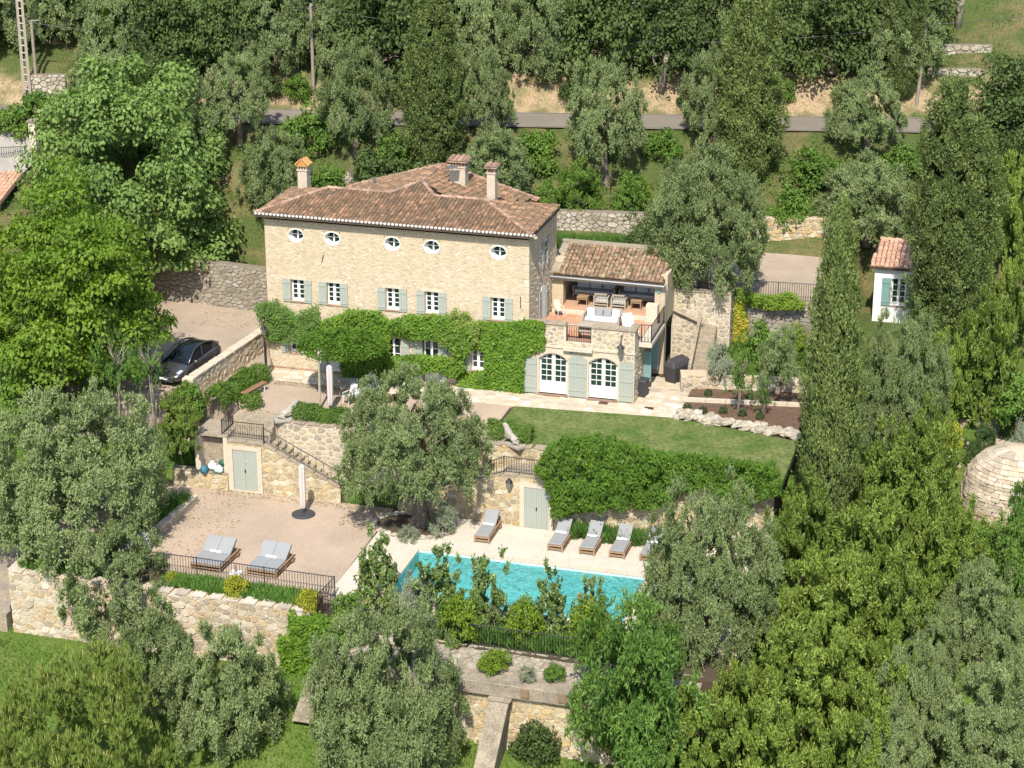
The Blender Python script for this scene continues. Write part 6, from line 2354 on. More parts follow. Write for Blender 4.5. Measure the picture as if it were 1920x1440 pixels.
for k in range(3):
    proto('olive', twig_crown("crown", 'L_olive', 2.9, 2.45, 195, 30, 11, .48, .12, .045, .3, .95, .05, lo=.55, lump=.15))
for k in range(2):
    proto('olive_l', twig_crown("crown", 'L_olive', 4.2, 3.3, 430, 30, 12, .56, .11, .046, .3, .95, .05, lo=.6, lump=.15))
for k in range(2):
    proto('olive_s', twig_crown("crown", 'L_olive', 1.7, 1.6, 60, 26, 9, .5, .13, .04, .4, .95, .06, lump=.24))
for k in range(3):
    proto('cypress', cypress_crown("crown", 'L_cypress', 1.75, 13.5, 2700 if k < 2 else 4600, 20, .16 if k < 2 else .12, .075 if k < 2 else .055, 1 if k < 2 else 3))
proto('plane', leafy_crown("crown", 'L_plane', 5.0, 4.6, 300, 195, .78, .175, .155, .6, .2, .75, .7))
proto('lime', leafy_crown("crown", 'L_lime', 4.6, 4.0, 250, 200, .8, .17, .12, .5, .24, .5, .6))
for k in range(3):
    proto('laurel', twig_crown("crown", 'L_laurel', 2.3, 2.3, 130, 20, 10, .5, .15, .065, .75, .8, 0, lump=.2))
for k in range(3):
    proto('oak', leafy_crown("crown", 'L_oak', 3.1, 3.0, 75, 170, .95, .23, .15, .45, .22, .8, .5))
proto('sparse', twig_crown("crown", 'L_ash', 1.6, 1.5, 22, 12, 8, .6, .13, .05, .5, .9, .1, .5, .3))
proto('ash', twig_crown("crown", 'L_ash', 3.3, 3.3, 95, 34, 12, 1.0, .22, .075, .1, 1, .3, lump=.25))
for k in range(3):
    proto('bush', leafy_crown("crown", 'L_shrub', 1.0, .85, 44, 110, .36, .12, .075, .5, .15, .8, .5))
proto('bush_bright', leafy_crown("crown", 'L_bright', 1.0, .85, 44, 110, .34, .13, .06, .5, .15, .8, .5))
proto('bush_dark', leafy_crown("crown", 'L_oak', 1.0, .85, 44, 110, .34, .11, .07, .5, .18, .8, .5))
proto('bush_box', twig_crown("crown", 'L_box', .95, .85, 60, 26, 7, .3, .07, .035, .2, 1, 0, lump=.04))
proto('bush_fine', twig_crown("crown", 'L_shrub', 1.5, 1.5, 70, 30, 9, .5, .12, .035, .6, .8, 0, lump=.08))
proto('bush_gold', leafy_crown("crown", 'L_gold', 1.0, .9, 40, 90, .34, .12, .07, .5, .18, .8, .5))
proto('bush_silver', twig_crown("crown", 'L_silver', 1.0, .9, 40, 26, 9, .42, .11, .03, .3, 1, 0, lump=.2))
for k in range(3):
    proto('magnolia', twig_crown("crown", 'L_magnolia', 1.0, 1.9, 90, 8, 9, .42, .15, .075, 1.1, .75, 0, .35, .24))
pn, pc = pine_crown("crown", 4.4, 3.4, 260, 16, 14)
proto('pine', pn, pc)

TRUNKS = {}


def trunk_proto(key, *a, **k):
    TRUNKS.setdefault(key, []).append(trunk_mesh("trunk", *a, **k))


for k in range(3):
    trunk_proto('olive', 1.6, .24, 5, 1.5, 'bark', stems=1)
trunk_proto('twin', 1.5, .26, 4, 1.5, 'bark', stems=2, lean=.14)
trunk_proto('tall', 3.5, .3, 6, 2.4, 'bark')
trunk_proto('straight', 3.0, .16, 4, .9, 'bark', lean=.03)
trunk_proto('shrub', .5, .06, 5, .55, 'bark', stems=3)
trunk_proto('pale', 2.6, .13, 5, 1.4, 'pale_bark', stems=2, lean=.12)
TH = {'olive': 1.6, 'twin': 1.5, 'tall': 3.5, 'straight': 3.0, 'shrub': .5, 'pale': 2.6}

NAMES = {'olive': ('olive_tree', 'tree'), 'olive_s': ('olive_tree', 'tree'), 'cypress': ('cypress_tree', 'tree'), 'sparse': ('slender_tree', 'tree'), 'olive_l': ('olive_tree', 'tree'), 'plane': ('plane_tree', 'tree'), 'lime': ('broadleaf_tree', 'tree'),
         'laurel': ('laurel_tree', 'tree'), 'oak': ('oak_tree', 'tree'), 'ash': ('ash_tree', 'tree'), 'magnolia': ('magnolia_bush', 'bush'), 'pine': ('pine_tree', 'tree')}
TKIND = {'olive': 'olive', 'olive_s': 'olive', 'olive_l': 'olive', 'cypress': 'straight', 'plane': 'tall', 'lime': 'tall', 'laurel': 'straight', 'oak': 'tall', 'ash': 'tall', 'pine': 'tall', 'magnolia': 'shrub'}
COUNT = {}


def plant(kind, label, base, H_, W_, clear=.18, group=None, trunk=None, rz=None, variant=None, thick=1.0):
    name, cat = NAMES.get(kind, ('shrub', 'bush'))
    t = thing(name, label, cat, base, R.uniform(0, 6.28) if rz is None else rz, group)
    i = COUNT.get(kind, 0)
    COUNT[kind] = i + 1
    me, (z0, z1, w0), extra = PROTO[kind][(i if variant is None else variant) % len(PROTO[kind])]
    sx, sz = W_ / w0, H_ * (1 - clear) / (z1 - z0)
    for nm, mm in (("crown", me), ("candles", extra)):
        if mm is not None:
            c_ = link(nm, mm, t, (0, 0, H_ * clear - z0 * sz))
            c_.scale = (sx, sx, sz)
            if nm == "candles":
                c_["kind"] = "stuff"
    tk = trunk or TKIND.get(kind, 'shrub')
    tm = TRUNKS[tk][i % len(TRUNKS[tk])]
    th = H_ * max(clear, .12) * 1.25
    q = link("trunk", tm, t)
    s_ = th / TH[tk]
    k_ = thick * (max(.5, W_ / 6.0) if tk != 'shrub' else max(.3, W_ / 1.8))
    q.scale = (k_, k_, s_)
    return t


def at_px(kind, label, bx, by, top, w, z=None, clear=.18, **k):
    """a plant whose foot is at pixel (bx, by) on height z (or on the hillside), its top at pixel row top, its width w pixels"""
    b_ = hit(bx, by) if z is None else G(bx, by, z)
    s_ = scale_at(b_)
    loc_pitch = PITCH + math.atan((((by + top) / 2) - 720) / F)
    W_ = w / s_ * .96
    sh, cp_, sp_ = (by - top) / s_, math.cos(loc_pitch), math.sin(loc_pitch)
    lo_, hi_ = .2 * sh, 1.5 * sh
    for _ in range(40):            # height whose rounded crown, seen from above, ends at the wanted pixel row
        H_ = (lo_ + hi_) / 2
        hc_ = H_ * (1 - clear)
        if (H_ - hc_ / 2) * cp_ + math.hypot(hc_ / 2 * cp_, (W_ / 2 * sp_) if kind != 'cypress' else 0) > sh:
            hi_ = H_
        else:
            lo_ = H_
    return plant(kind, label, b_, H_, W_, clear, **k)


# --- between house and road
at_px('olive', "grey olive left of the slim pole, above the plane tree", 450, 275, 102, 132, clear=.28)
at_px('olive', "tall olive right of the slim pole, above the left chimney", 668, 300, 84, 145, clear=.25)
at_px('cypress', "big cypress behind the left half of the house roof", 812, 315, -45, 120, clear=.03, variant=0)
at_px('olive', "olive on the roadside between the roof cypress and the road gap", 912, 262, 102, 112, clear=.2)
at_px('olive', "large olive before the road with its bare trunk behind the round green bush", 1135, 345, 114, 158, clear=.26, thick=1.2)
at_px('olive', "olive tucked left of the tall cypress by the road", 1335, 280, 90, 125, clear=.2)
at_px('cypress', "tall cypress standing alone by the road, right of centre", 1402, 335, -75, 132, clear=.03, variant=1)
at_px('olive', "olive by the road right of the tall roadside cypress", 1622, 285, 135, 155, clear=.2)
at_px('olive', "olive rising directly behind the three roof chimneys", 925, 372, 242, 160, clear=.12)
at_px('olive', "olive beside the orange-capped chimney at the roof's left end", 520, 400, 245, 155, clear=.1)
at_px('olive_l', "big rounded olive right of the loggia roof", 1318, 545, 278, 260, z=3.4, clear=.12)
at_px('olive', "olive behind the upper gravel terrace, right of its golden wall", 1625, 455, 290, 205, clear=.12)
at_px('olive_s', "small grey olive peeping over the raised roof ridge", 800, 335, 283, 80, clear=.1)
at_px('olive', "grey olive half hidden behind the top of the plane tree", 190, 225, 105, 140, clear=.2)
at_px('olive', "grey olive squeezed between the plane tree and the roadside olive", 375, 300, 150, 130, clear=.2)
at_px('bush_fine', "round clipped bright green bush behind the house", 1083, 400, 303, 108, clear=.03)
at_px('bush_dark', "dark juniper bush against the left slope of the raised roof", 718, 362, 268, 145, clear=.03)
at_px('bush', "leafy green bush right of the orange-capped chimney", 612, 366, 308, 85, clear=.03)
at_px('bush', "leafy bush with white flowers right of the round clipped bush", 1180, 408, 322, 72, clear=.03)
at_px('bush', "dark green bush on top of the golden terrace wall", 1478, 425, 345, 90, clear=.03)
at_px('bush', "green bush below the slim pole by the road", 585, 285, 192, 110, clear=.03)
at_px('bush', "green bush under the roadside olive right of the roof cypress", 1010, 320, 245, 90, clear=.03)
at_px('bush_bright', "yellow-green bush behind the right chimney", 992, 305, 258, 55, clear=.03)
at_px('bush', "bush below the road right of the large bare-trunked olive", 1240, 305, 240, 80, clear=.03)
at_px('bush', "bush filling the gap below the road olive at upper right", 1520, 350, 275, 110, clear=.03)
at_px('bush', "low green bush under the olive right of the roadside cypress", 1690, 330, 270, 100, clear=.03)
at_px('bush_bright', "yellow-green sapling beside the round clipped bush's right bush", 1205, 395, 330, 40, clear=.03)
at_px('bush', "green bush on the lawn strip behind the chimneys", 1025, 395, 335, 50, clear=.03)
at_px('bush', "dense bush at the foot of the big roof cypress", 745, 318, 250, 90, clear=.03)
at_px('bush', "rounded bush by the road at the photo's left, under the lattice pole", 75, 240, 172, 95, clear=.03)
at_px('bush', "spreading bush at the bend of the grey drive", 25, 260, 195, 90, clear=.03)
at_px('bush_dark', "dark bush between the rounded olive and the loggia parapet", 1205, 480, 395, 80, z=3.6, clear=.02)

for k, (px, py, tp, w) in enumerate(((270, 180, 130, 110), (345, 172, 120, 90), (500, 175, 130, 80), (560, 185, 140, 60), (640, 190, 140, 90), (735, 190, 145, 60), (860, 185, 140, 80), (1075, 180, 135, 70), (1300, 205, 150, 80), (1465, 190, 145, 60), (1590, 200, 150, 80), (165, 170, 120, 80))):
    at_px('bush_dark' if k % 3 else 'bush', ["bush on the bank behind the plane tree's right half", "bush on the bank left of the roadside olive", "bush on the bank right of the first roadside olive", "bush at the slim pole's foot", "bush on the bank behind the tall olive", "bush on the bank left of the roof cypress",
          "bush on the bank right of the roof cypress", "bush on the bank left of the bare-trunked olive", "bush on the bank left of the roadside cypress", "bush on the bank right of the roadside cypress", "bush on the bank behind the right roadside olive", "bush on the bank behind the plane tree's left half"][k], px, py, tp, w, clear=.02)
# --- left of the house
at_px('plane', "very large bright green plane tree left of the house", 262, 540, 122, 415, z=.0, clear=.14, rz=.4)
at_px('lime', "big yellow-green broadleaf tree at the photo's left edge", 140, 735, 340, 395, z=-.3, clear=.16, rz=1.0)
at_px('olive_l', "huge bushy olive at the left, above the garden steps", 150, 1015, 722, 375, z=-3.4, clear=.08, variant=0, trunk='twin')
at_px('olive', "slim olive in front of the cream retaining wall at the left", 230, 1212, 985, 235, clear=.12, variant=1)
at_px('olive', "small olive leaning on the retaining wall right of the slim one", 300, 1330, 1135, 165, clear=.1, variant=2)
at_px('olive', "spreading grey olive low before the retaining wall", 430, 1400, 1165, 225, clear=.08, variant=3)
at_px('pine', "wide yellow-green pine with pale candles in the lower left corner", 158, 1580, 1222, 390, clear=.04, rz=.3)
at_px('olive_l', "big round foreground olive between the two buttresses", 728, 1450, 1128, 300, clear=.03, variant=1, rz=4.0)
at_px('sparse', "thin pale-stemmed tree with sparse leaves before the parked car", 222, 800, 612, 110, z=-.5, clear=.45, trunk='pale')
at_px('sparse', "second thin pale-stemmed tree, nearer the parked car's bonnet", 288, 790, 622, 85, z=-.4, clear=.45, trunk='pale')
at_px('laurel', "dark glossy laurel bush above the storage niche", 338, 850, 735, 100, z=-1.2, clear=.12)
at_px('bush', "low bright green plant below the parked car's front", 355, 775, 715, 75, z=-.5, clear=.03)
at_px('bush', "green bush hiding the lower left of the yellow-green tree", 60, 790, 680, 130, z=-1.2, clear=.05)
at_px('laurel', "laurel growing at the foot of the yellow-green tree's right side", 175, 740, 610, 130, z=-.4, clear=.1)

# --- centre
at_px('olive_l', "big central olive with two thick trunks on the pool terrace", 772, 990, 688, 278, z=-3.3, clear=.30, variant=0, trunk='twin', thick=1.5)
mg = [(708, 1145, 995, 96, "magnolia bush first in the line, at the pool's left corner"), (822, 1165, 1025, 105, "magnolia bush second in the line before the turquoise water"), (915, 1178, 1038, 92, "magnolia bush third in the line, middle of the pool edge"),
      (1035, 1195, 1058, 76, "dark narrow magnolia bush fourth in the line along the pool"), (1108, 1205, 1080, 78, "short magnolia bush last in the line, beside the silvery olive")]
for x, y, t_, w, l_ in mg:
    at_px('magnolia', l_, x, y, t_, w, z=-3.75, clear=.03, group="magnolia bushes along the pool edge")
rb = [(865, 1200, 1112, 86, "round light green bush between the second and third magnolia"), (985, 1205, 1112, 78, "round light green bush between the third and fourth magnolia"), (1105, 1215, 1122, 95, "round light green bush right of the fourth magnolia")]
for x, y, t_, w, l_ in rb:
    at_px('bush_bright', l_, x, y, t_, w, z=-3.75, clear=.02, group="round bushes along the pool edge")
at_px('bush', "green bush behind the railing corner at the pool deck's end", 655, 1165, 1105, 75, z=-3.7, clear=.02)
at_px('bush_silver', "wispy silver bush between the first two magnolias", 775, 1160, 1070, 80, z=-3.75, clear=.02)
at_px('olive_l', "broad silvery olive covering the right end of the pool", 1322, 1215, 908, 268, z=-4.0, clear=.06, variant=1)
at_px('ash', "dark green ash in the foreground right of the tall buttress", 1190, 1520, 1125, 290, clear=.1)
at_px('bush_dark', "bush in the shade right of the buttress's foot", 1010, 1420, 1330, 110, clear=.02)
at_px('bush', "leafy climber clump on the wall left of the tall buttress", 885, 1370, 1265, 52, z=-7.0, clear=.02)
at_px('bush_bright', "yellow-green cushion spilling over the rubble apron", 925, 1252, 1212, 66, z=-4.0, clear=.01)
at_px('bush_silver', "grey-green tuft rooted in the rubble apron above the beam recesses", 988, 1275, 1248, 34, z=-4.0, clear=.01)
at_px('bush', "small green tuft at the right end of the rubble apron", 1040, 1272, 1240, 44, z=-4.0, clear=.01)
at_px('bush_silver', "dark-leaved white flowering shrub at the foot of the central olive", 830, 1000, 940, 62, z=-3.3, clear=.02)
at_px('bush_silver', "second white flowering shrub in the olive's stone bed", 765, 1012, 985, 48, z=-3.3, clear=.02)
at_px('bush_gold', "golden young shrub under the wisteria beside the silvery olive", 1210, 992, 885, 70, z=-3.3, clear=.02)
for k, (x, y, w, h_, l_) in enumerate(((443, 1118, 50, 42, "round golden bush in the iris bed below the two double loungers"), (578, 1142, 48, 40, "round golden bush at the right end of the iris bed"), (322, 1095, 36, 26, "small golden bush beside the left olive in the iris bed"))):
    at_px('bush_gold', l_, x, y, y - h_, w, z=-3.5, clear=.01)

# --- right side
at_px('cypress', "tall slim cypress right of the lawn", 1545, 985, 395, 122, z=-2.4, clear=.02, variant=1)
at_px('cypress', "massive many-topped cypress beside the white cottage", 1772, 690, 172, 172, z=.3, clear=.02, variant=2, rz=2.2)
at_px('olive_l', "grey olive between the slim cypress and the massive cypress", 1682, 850, 588, 178, z=-.8, clear=.1)
at_px('olive_s', "young silver olive on the planted level left of the slim cypress", 1458, 735, 612, 92, z=.9, clear=.1)
at_px('sparse', "small round tree growing in the bark mulch bed", 1383, 775, 645, 62, z=.2, clear=.3)
at_px('sparse', "little tree in the lower mulch bed right of the small round tree", 1432, 778, 700, 50, z=.2, clear=.2)
at_px('bush', "bright leafy bush against the grey drystone wall", 1425, 690, 600, 85, z=.9, clear=.03)
at_px('bush_bright', "yellow-green shoots before the drystone wall's right end", 1485, 660, 605, 55, z=.9, clear=.03)
at_px('bush_silver', "grey-green rosemary mass on the planted level", 1350, 705, 640, 60, z=.9, clear=.02)
la = [(1690, 1010, 795, 200, "laurel under the grey olive, left of the golden patch"), (1742, 975, 748, 130, "tall yellowish laurel just left of the stone hut"), (1640, 1140, 925, 200, "laurel in front of the slim cypress's foot, to its right"),
      (1765, 1135, 930, 170, "laurel below the stone hut's left side"), (1505, 1100, 890, 170, "laurel at the foot of the slim cypress, to its left"), (1560, 1265, 1035, 215, "laurel in the middle of the right-hand thicket"),
      (1685, 1265, 1045, 200, "laurel right of the thicket's middle, above the grey olives"), (1435, 1260, 1080, 160, "laurel touching the silvery pool olive's right edge"), (1500, 1400, 1165, 215, "laurel in the lower thicket, left of its dark gap"),
      (1645, 1420, 1190, 190, "laurel in the lower thicket beside the grey olive"), (1400, 1440, 1215, 190, "laurel right of the dark green ash"), (1300, 1510, 1290, 170, "laurel at the bottom edge just right of the ash"),
      (1455, 1530, 1300, 205, "laurel at the bottom edge, middle of the thicket"), (1590, 1540, 1300, 190, "laurel at the bottom edge below the thicket's grey olive"), (1755, 815, 625, 110, "dark laurel between grey olive and massive cypress"),
      (1835, 785, 555, 160, "laurel right of the massive cypress, above the clipped balls"), (1895, 660, 470, 130, "laurel at the right edge beside the massive cypress"), (1890, 520, 290, 130, "dense laurel at the right edge behind the massive cypress")]
la.append((1350, 1310, 1205, 120, "small laurel under the silvery pool olive, above the ash"))
la.append((1250, 1290, 1215, 90, "low laurel between the silvery pool olive and the ash"))
for x, y, t_, w, l_ in la:
    at_px('laurel', l_, x, y, t_, w, clear=.05)
ol = [(1700, 1440, 1210, 165, "grey olive at lower right, nearest the laurel thicket"), (1830, 1460, 1235, 205, "broad grey olive in the lower right corner"), (1745, 1300, 1135, 120, "grey olive poking out of the thicket above the corner olives"),
      (1890, 1520, 1330, 190, "grey olive cut by the lower right corner"), (1660, 1520, 1335, 160, "grey olive at the bottom edge left of the corner olives"), (1835, 1245, 1050, 165, "dark olive standing over the grass below the stone hut")]
for x, y, t_, w, l_ in ol:
    at_px('olive', l_, x, y, t_, w, clear=.08)
at_px('ash', "big-leaved fig at the right edge before the stone hut", 1915, 1110, 905, 130, clear=.1)
at_px('bush', "grassy bush at the stone hut's foot", 1830, 1065, 985, 100, clear=.02)
at_px('bush', "bright round bush at the right edge above the clipped balls", 1908, 795, 700, 95, z=.3, clear=.02)
gb = MB()
gv_ = [hit(a_ + (1935 - a_) * k / 5, y_) + np.array([0, 0, .1]) for a_, y_ in ((1800, 790), (1792, 815), (1788, 845), (1795, 880)) for k in range(6)]
gb.add(gv_, [(r_ * 6 + k, (r_ + 1) * 6 + k, (r_ + 1) * 6 + k + 1, r_ * 6 + k + 1) for r_ in range(3) for k in range(5)])
struct("rockery_gravel", gb, 'drive_gravel')
bb = [(1848, 842, 38, 38, "clipped box ball, widest of those above the hut"), (1887, 824, 28, 42, "tall clipped box dome right of the widest ball"), (1908, 808, 30, 34, "clipped box dome at the right edge"), (1826, 858, 20, 30, "narrow clipped box dome left of the widest ball"),
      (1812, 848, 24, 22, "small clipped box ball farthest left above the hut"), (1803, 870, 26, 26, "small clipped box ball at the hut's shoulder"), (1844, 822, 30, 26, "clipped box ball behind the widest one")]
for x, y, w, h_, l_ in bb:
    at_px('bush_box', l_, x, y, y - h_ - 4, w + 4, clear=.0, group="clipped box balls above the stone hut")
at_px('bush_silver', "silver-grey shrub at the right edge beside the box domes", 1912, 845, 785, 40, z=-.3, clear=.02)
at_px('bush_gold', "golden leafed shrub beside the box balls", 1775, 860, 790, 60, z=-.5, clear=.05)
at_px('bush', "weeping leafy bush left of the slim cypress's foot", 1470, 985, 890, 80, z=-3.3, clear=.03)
at_px('oak', "open yellowish tree at the upper right corner", 1880, 300, 110, 190, clear=.15)
at_px('oak', "dark tree at the right edge above the laurels", 1905, 400, 230, 120, clear=.1)

# --- wood above the road
PLACES = [(120, "left of the lattice pole"), (330, "behind the plane tree"), (590, "left of the slim pole"), (760, "between the slim pole and the roof cypress"), (960, "behind the roof cypress"), (1190, "left of the pale bare trunk"),
          (1340, "right of the pale bare trunk"), (1520, "behind the tall roadside cypress"), (2100, "left of the leaning wooden pole")]
ROWN = ["lowest row", "second row", "third row", "fourth row", "fifth row", "sixth row", "top row"]
SEEN = {}
for row, v in enumerate((29.4, 31.8, 34.8, 38.6, 42.8, 47.5, 53)):
    u = -58 + (row % 2) * 1.7
    while u < 34:
        uu, v2 = u + R.uniform(-.9, .9), v + R.uniform(-.8, .8)
        x, y = uu * ca - v2 * sa, uu * sa + v2 * ca
        z = float(hz(x, y))
        d_ = np.array([x, y, z]) - CAMP
        px = 960 + F * (d_ @ RT) / (d_ @ FW)
        u += 3.4
        if not (-150 < px < 2050) or px > 1715:
            continue
        if row == 0 and (R.random() < .12 or px < 160):
            continue
        kd = R.choices(['oak', 'olive', 'cypress', 'lime'], [.60, .24, .10, .06] if row else [.66, .30, 0, .04])[0]
        H_ = {'oak': R.uniform(5.5, 8), 'olive': R.uniform(5, 6.5), 'cypress': R.uniform(10, 14), 'lime': R.uniform(4.5, 6)}[kd]
        W_ = {'oak': R.uniform(5, 6.8), 'olive': R.uniform(4.8, 6), 'cypress': R.uniform(3, 4), 'lime': R.uniform(3.5, 5)}[kd]
        kn = {'oak': 'dark oak', 'olive': 'grey olive', 'cypress': 'dark cypress', 'lime': 'bright green maple'}[kd]
        pl_ = next(t_ for lim, t_ in PLACES if px < lim)
        l_ = kn + " in the wood " + pl_ + ", " + ROWN[row]
        SEEN.setdefault(l_, []).append((px, plant(kd, l_, (x, y, z - .1), H_, W_, .05 if row == 0 else .1, kn + " trees in the wood above the road")))
for l_, ts in SEEN.items():
    ts.sort(key=lambda q: q[0])
    if len(ts) > 1:
        for k, (px, t) in enumerate(ts):
            t["label"] = l_ + (" leftmost" if k == 0 else " rightmost" if k == len(ts) - 1 else " between" if len(ts) == 3 else (" inner-left" if k == 1 else " inner-right"))
at_px('cypress', "dark pointed cypress behind the leaning wooden pole", 1688, 185, -70, 85, clear=.03)
at_px('lime', "bright green maple in the dark wood at the upper left", 205, 125, 10, 75, clear=.1)
for px, py, tp, l_ in ((1178, 130, -20, "pale bare trunk rising above the large roadside olive"), (1240, 170, 100, "leaning grey trunk in the shade above the road"), (1795, 52, -30, "pale twin trunk on the grass at the upper right")):
    b_ = hit(px, py)
    t = thing("bare_trunk", l_, "tree", b_)
    h_ = (py - tp) / scale_at(b_)
    ob("trunk", MB().tube([(0, 0, -.3), (.1, 0, h_ * .5), (.3, 0, h_)], [.26, .2, .15], 8), 'pale_bark', t, world=False, smooth=True)
    ob("limb", MB().tube([(.1, 0, h_ * .45), (-.5, 0, h_ * .75), (-.7, .1, h_ * 1.05)], [.12, .09, .05], 6), 'pale_bark', t, world=False, smooth=True)
for a, b_, l_ in (((1738, 142), (1850, 146), "low white stone wall on the grassy slope at the upper right"), ((1735, 108), (1860, 98), "tumbled stone terrace on the grassy slope at the upper right")):
    pa, pb2 = hit(*a), hit(*b_)
    wall("garden_wall", l_, pa[:2], pb2[:2], float(min(pa[2], pb2[2])) - .4, float(max(pa[2], pb2[2])) + .45, 'pale_rock', .5, .32, .4, 'mortar_dark', .03, .06)
pa, pb2 = hit(55, 182), hit(125, 180)
wall("garden_wall", "mossy stone wall behind the lattice pole's foot", pa[:2], pb2[:2], float(pa[2]) - .3, float(pa[2]) + 1.4, 'pale_rock', .36, .24, .4, 'mortar_dark', .02, .06)
pa, pb2 = hit(596, 95), hit(640, 97)
wall("garden_wall", "small stone wall in the wood right of the slim pole", pa[:2], pb2[:2], float(pa[2]) - .3, float(pa[2]) + 1.2, 'pale_rock', .5, .32, .4, 'mortar_dark', .03, .06)


# ------------------------------------------------------------------ climbers, hedges, beds
def in_poly_px(poly, n):
    xs, ys = [p_[0] for p_ in poly], [p_[1] for p_ in poly]
    out = []
    while len(out) < n:
        x, y = R.uniform(min(xs), max(xs)), R.uniform(min(ys), max(ys))
        if inside(poly, x, y):
            out.append((x, y))
    return out


def climber(name, label, cat, poly, y, n, L, Wd, mat, thick=.35, bulge=.3, droop=.3, extra_kind=None):
    """leaves over a wall face: poly in photo pixels on the plane y"""
    pts = in_poly_px(poly, n)
    P = np.array([GY(px, py, y) for px, py in pts])
    ph = NR.uniform(0, 6.28, 4)
    nc_ = max(8, n // 130)
    K = P[NR.integers(0, n, nc_)][:, [0, 2]]
    dd = np.sqrt(((P[:, None, :][:, :, [0, 2]] - K[None]) ** 2).sum(2))
    j_ = dd.argmin(1)
    rc = .42 * NR.uniform(.45, 1.6, nc_)[j_]
    hemi = np.sqrt(np.clip(1 - (dd.min(1) / rc) ** 2, 0, 1))
    big = .5 + .5 * np.sin(P[:, 0] * 1.3 + ph[0] + np.sin(P[:, 2] * 1.1 + ph[1]))
    dep = thick * NR.uniform(.1, 1, n) * (.4 + .6 * big) + bulge * hemi * NR.uniform(.55, 1, n)
    side = P[:, [0, 2]] - K[j_]
    P[:, 1] -= dep
    P += NR.normal(0, .05, (n, 3))
    N = np.array([0, -1.0, .45]) + unit(n) * .6
    N[:, 0] += side[:, 0] * 1.6
    N[:, 2] += side[:, 1] * 1.6
    D = np.cross(N, unit(n)) + np.array([0, 0, -droop])
    k = NR.uniform(.65, 1.3, n)
    clump = NR.normal(0, .11, nc_)[j_] + .08 * hemi
    me = leaves_mesh(name, P - P.mean(0), D, N, L * k, Wd * k, .45 + clump + NR.normal(0, .16, n), mat)
    o = link(name, me, None, P.mean(0))
    tag(o, label, cat, None, extra_kind)
    return o


climber("vine", "wispy brownish green vine over the facade's left end", "vine", [(483, 565), (520, 560), (560, 585), (598, 568), (605, 605), (585, 628), (540, 640), (505, 640), (490, 610)], -.1, 5200, .13, .055, 'L_ash', .4, .35)
climber("wisteria", "wisteria on the facade left of the middle, under the second window", "vine", [(590, 605), (640, 588), (655, 577), (715, 582), (732, 600), (735, 650), (725, 705), (645, 708), (640, 668), (600, 655)], -.1, 8000, .15, .085, 'L_ivy', .3, .22)
climber("wisteria", "wisteria on the facade right of the middle, below the fourth window", "vine", [(735, 598), (770, 588), (840, 590), (890, 615), (885, 655), (872, 672), (845, 650), (826, 634), (765, 634), (735, 622)], -.1, 5600, .15, .085, 'L_ivy', .4, .35)
climber("wisteria", "lower band of wisteria over the ground floor doors behind the central olive", "vine", [(735, 668), (800, 664), (872, 668), (876, 690), (850, 704), (820, 690), (770, 700), (735, 692)], -.1, 3600, .15, .085, 'L_ivy', .35, .3)
climber("jasmine_bush", "darker twiggy climber bulging under the fifth window's left shutter", "vine", [(826, 612), (838, 585), (846, 592), (858, 572), (868, 586), (880, 578), (886, 596), (904, 606), (898, 640), (870, 655), (835, 640)], -.1, 4200, .12, .05, 'L_laurel', .35, .3)
climber("ivy_facade", "dense square of bright ivy on the facade's right end", "ivy", [(893, 603), (945, 605), (1000, 598), (1020, 606), (1021, 650), (985, 668), (980, 738), (930, 738), (860, 722), (858, 700), (910, 696), (911, 656), (884, 655), (888, 620)], -.02, 15000, .14, .12, 'L_ivy', .14, .12, .6)
climber("wisteria_wall", "long curtain of wisteria hanging over the wall behind the row of loungers", "vine", [(1008, 870), (1040, 820), (1075, 808), (1150, 812), (1205, 826), (1250, 838), (1330, 846), (1455, 862), (1470, 910), (1400, 940), (1310, 905), (1235, 945), (1180, 945), (1095, 955), (1062, 962), (1042, 955), (1038, 915)], -8.75, 26000, .18, .07, 'L_wisteria', .45, .7, .9)
climber("ivy_corner", "ivy spilling over the corner of the cream retaining wall", "ivy", [(545, 1137), (558, 1150), (600, 1148), (655, 1155), (655, 1205), (620, 1228), (596, 1268), (556, 1285), (540, 1250), (528, 1185), (552, 1185)], -19.75, 10000, .14, .10, 'L_ivy', .3, .5, .6)
climber("yellow_creeper", "yellow-green creeper climbing the grey drystone wall", "vine", [(1368, 565), (1392, 562), (1402, 600), (1398, 640), (1405, 668), (1372, 672), (1368, 620)], 7.8, 3200, .13, .09, 'L_gold', .15, .12, .5)
climber("railing_vine", "vine trailing along the foot of the upper terrace railing", "vine", [(1365, 540), (1390, 540), (1420, 550), (1455, 552), (1480, 545), (1512, 568), (1505, 575), (1440, 575), (1380, 562)], 8.0, 3600, .14, .09, 'L_bright', .3, .25)
climber("wall_fern", "dark climber on the shaded wall left of the tall buttress", "vine", [(868, 1275), (905, 1280), (900, 1330), (890, 1365), (870, 1340)], -21.55, 1200, .13, .07, 'L_ivy', .2, .2)

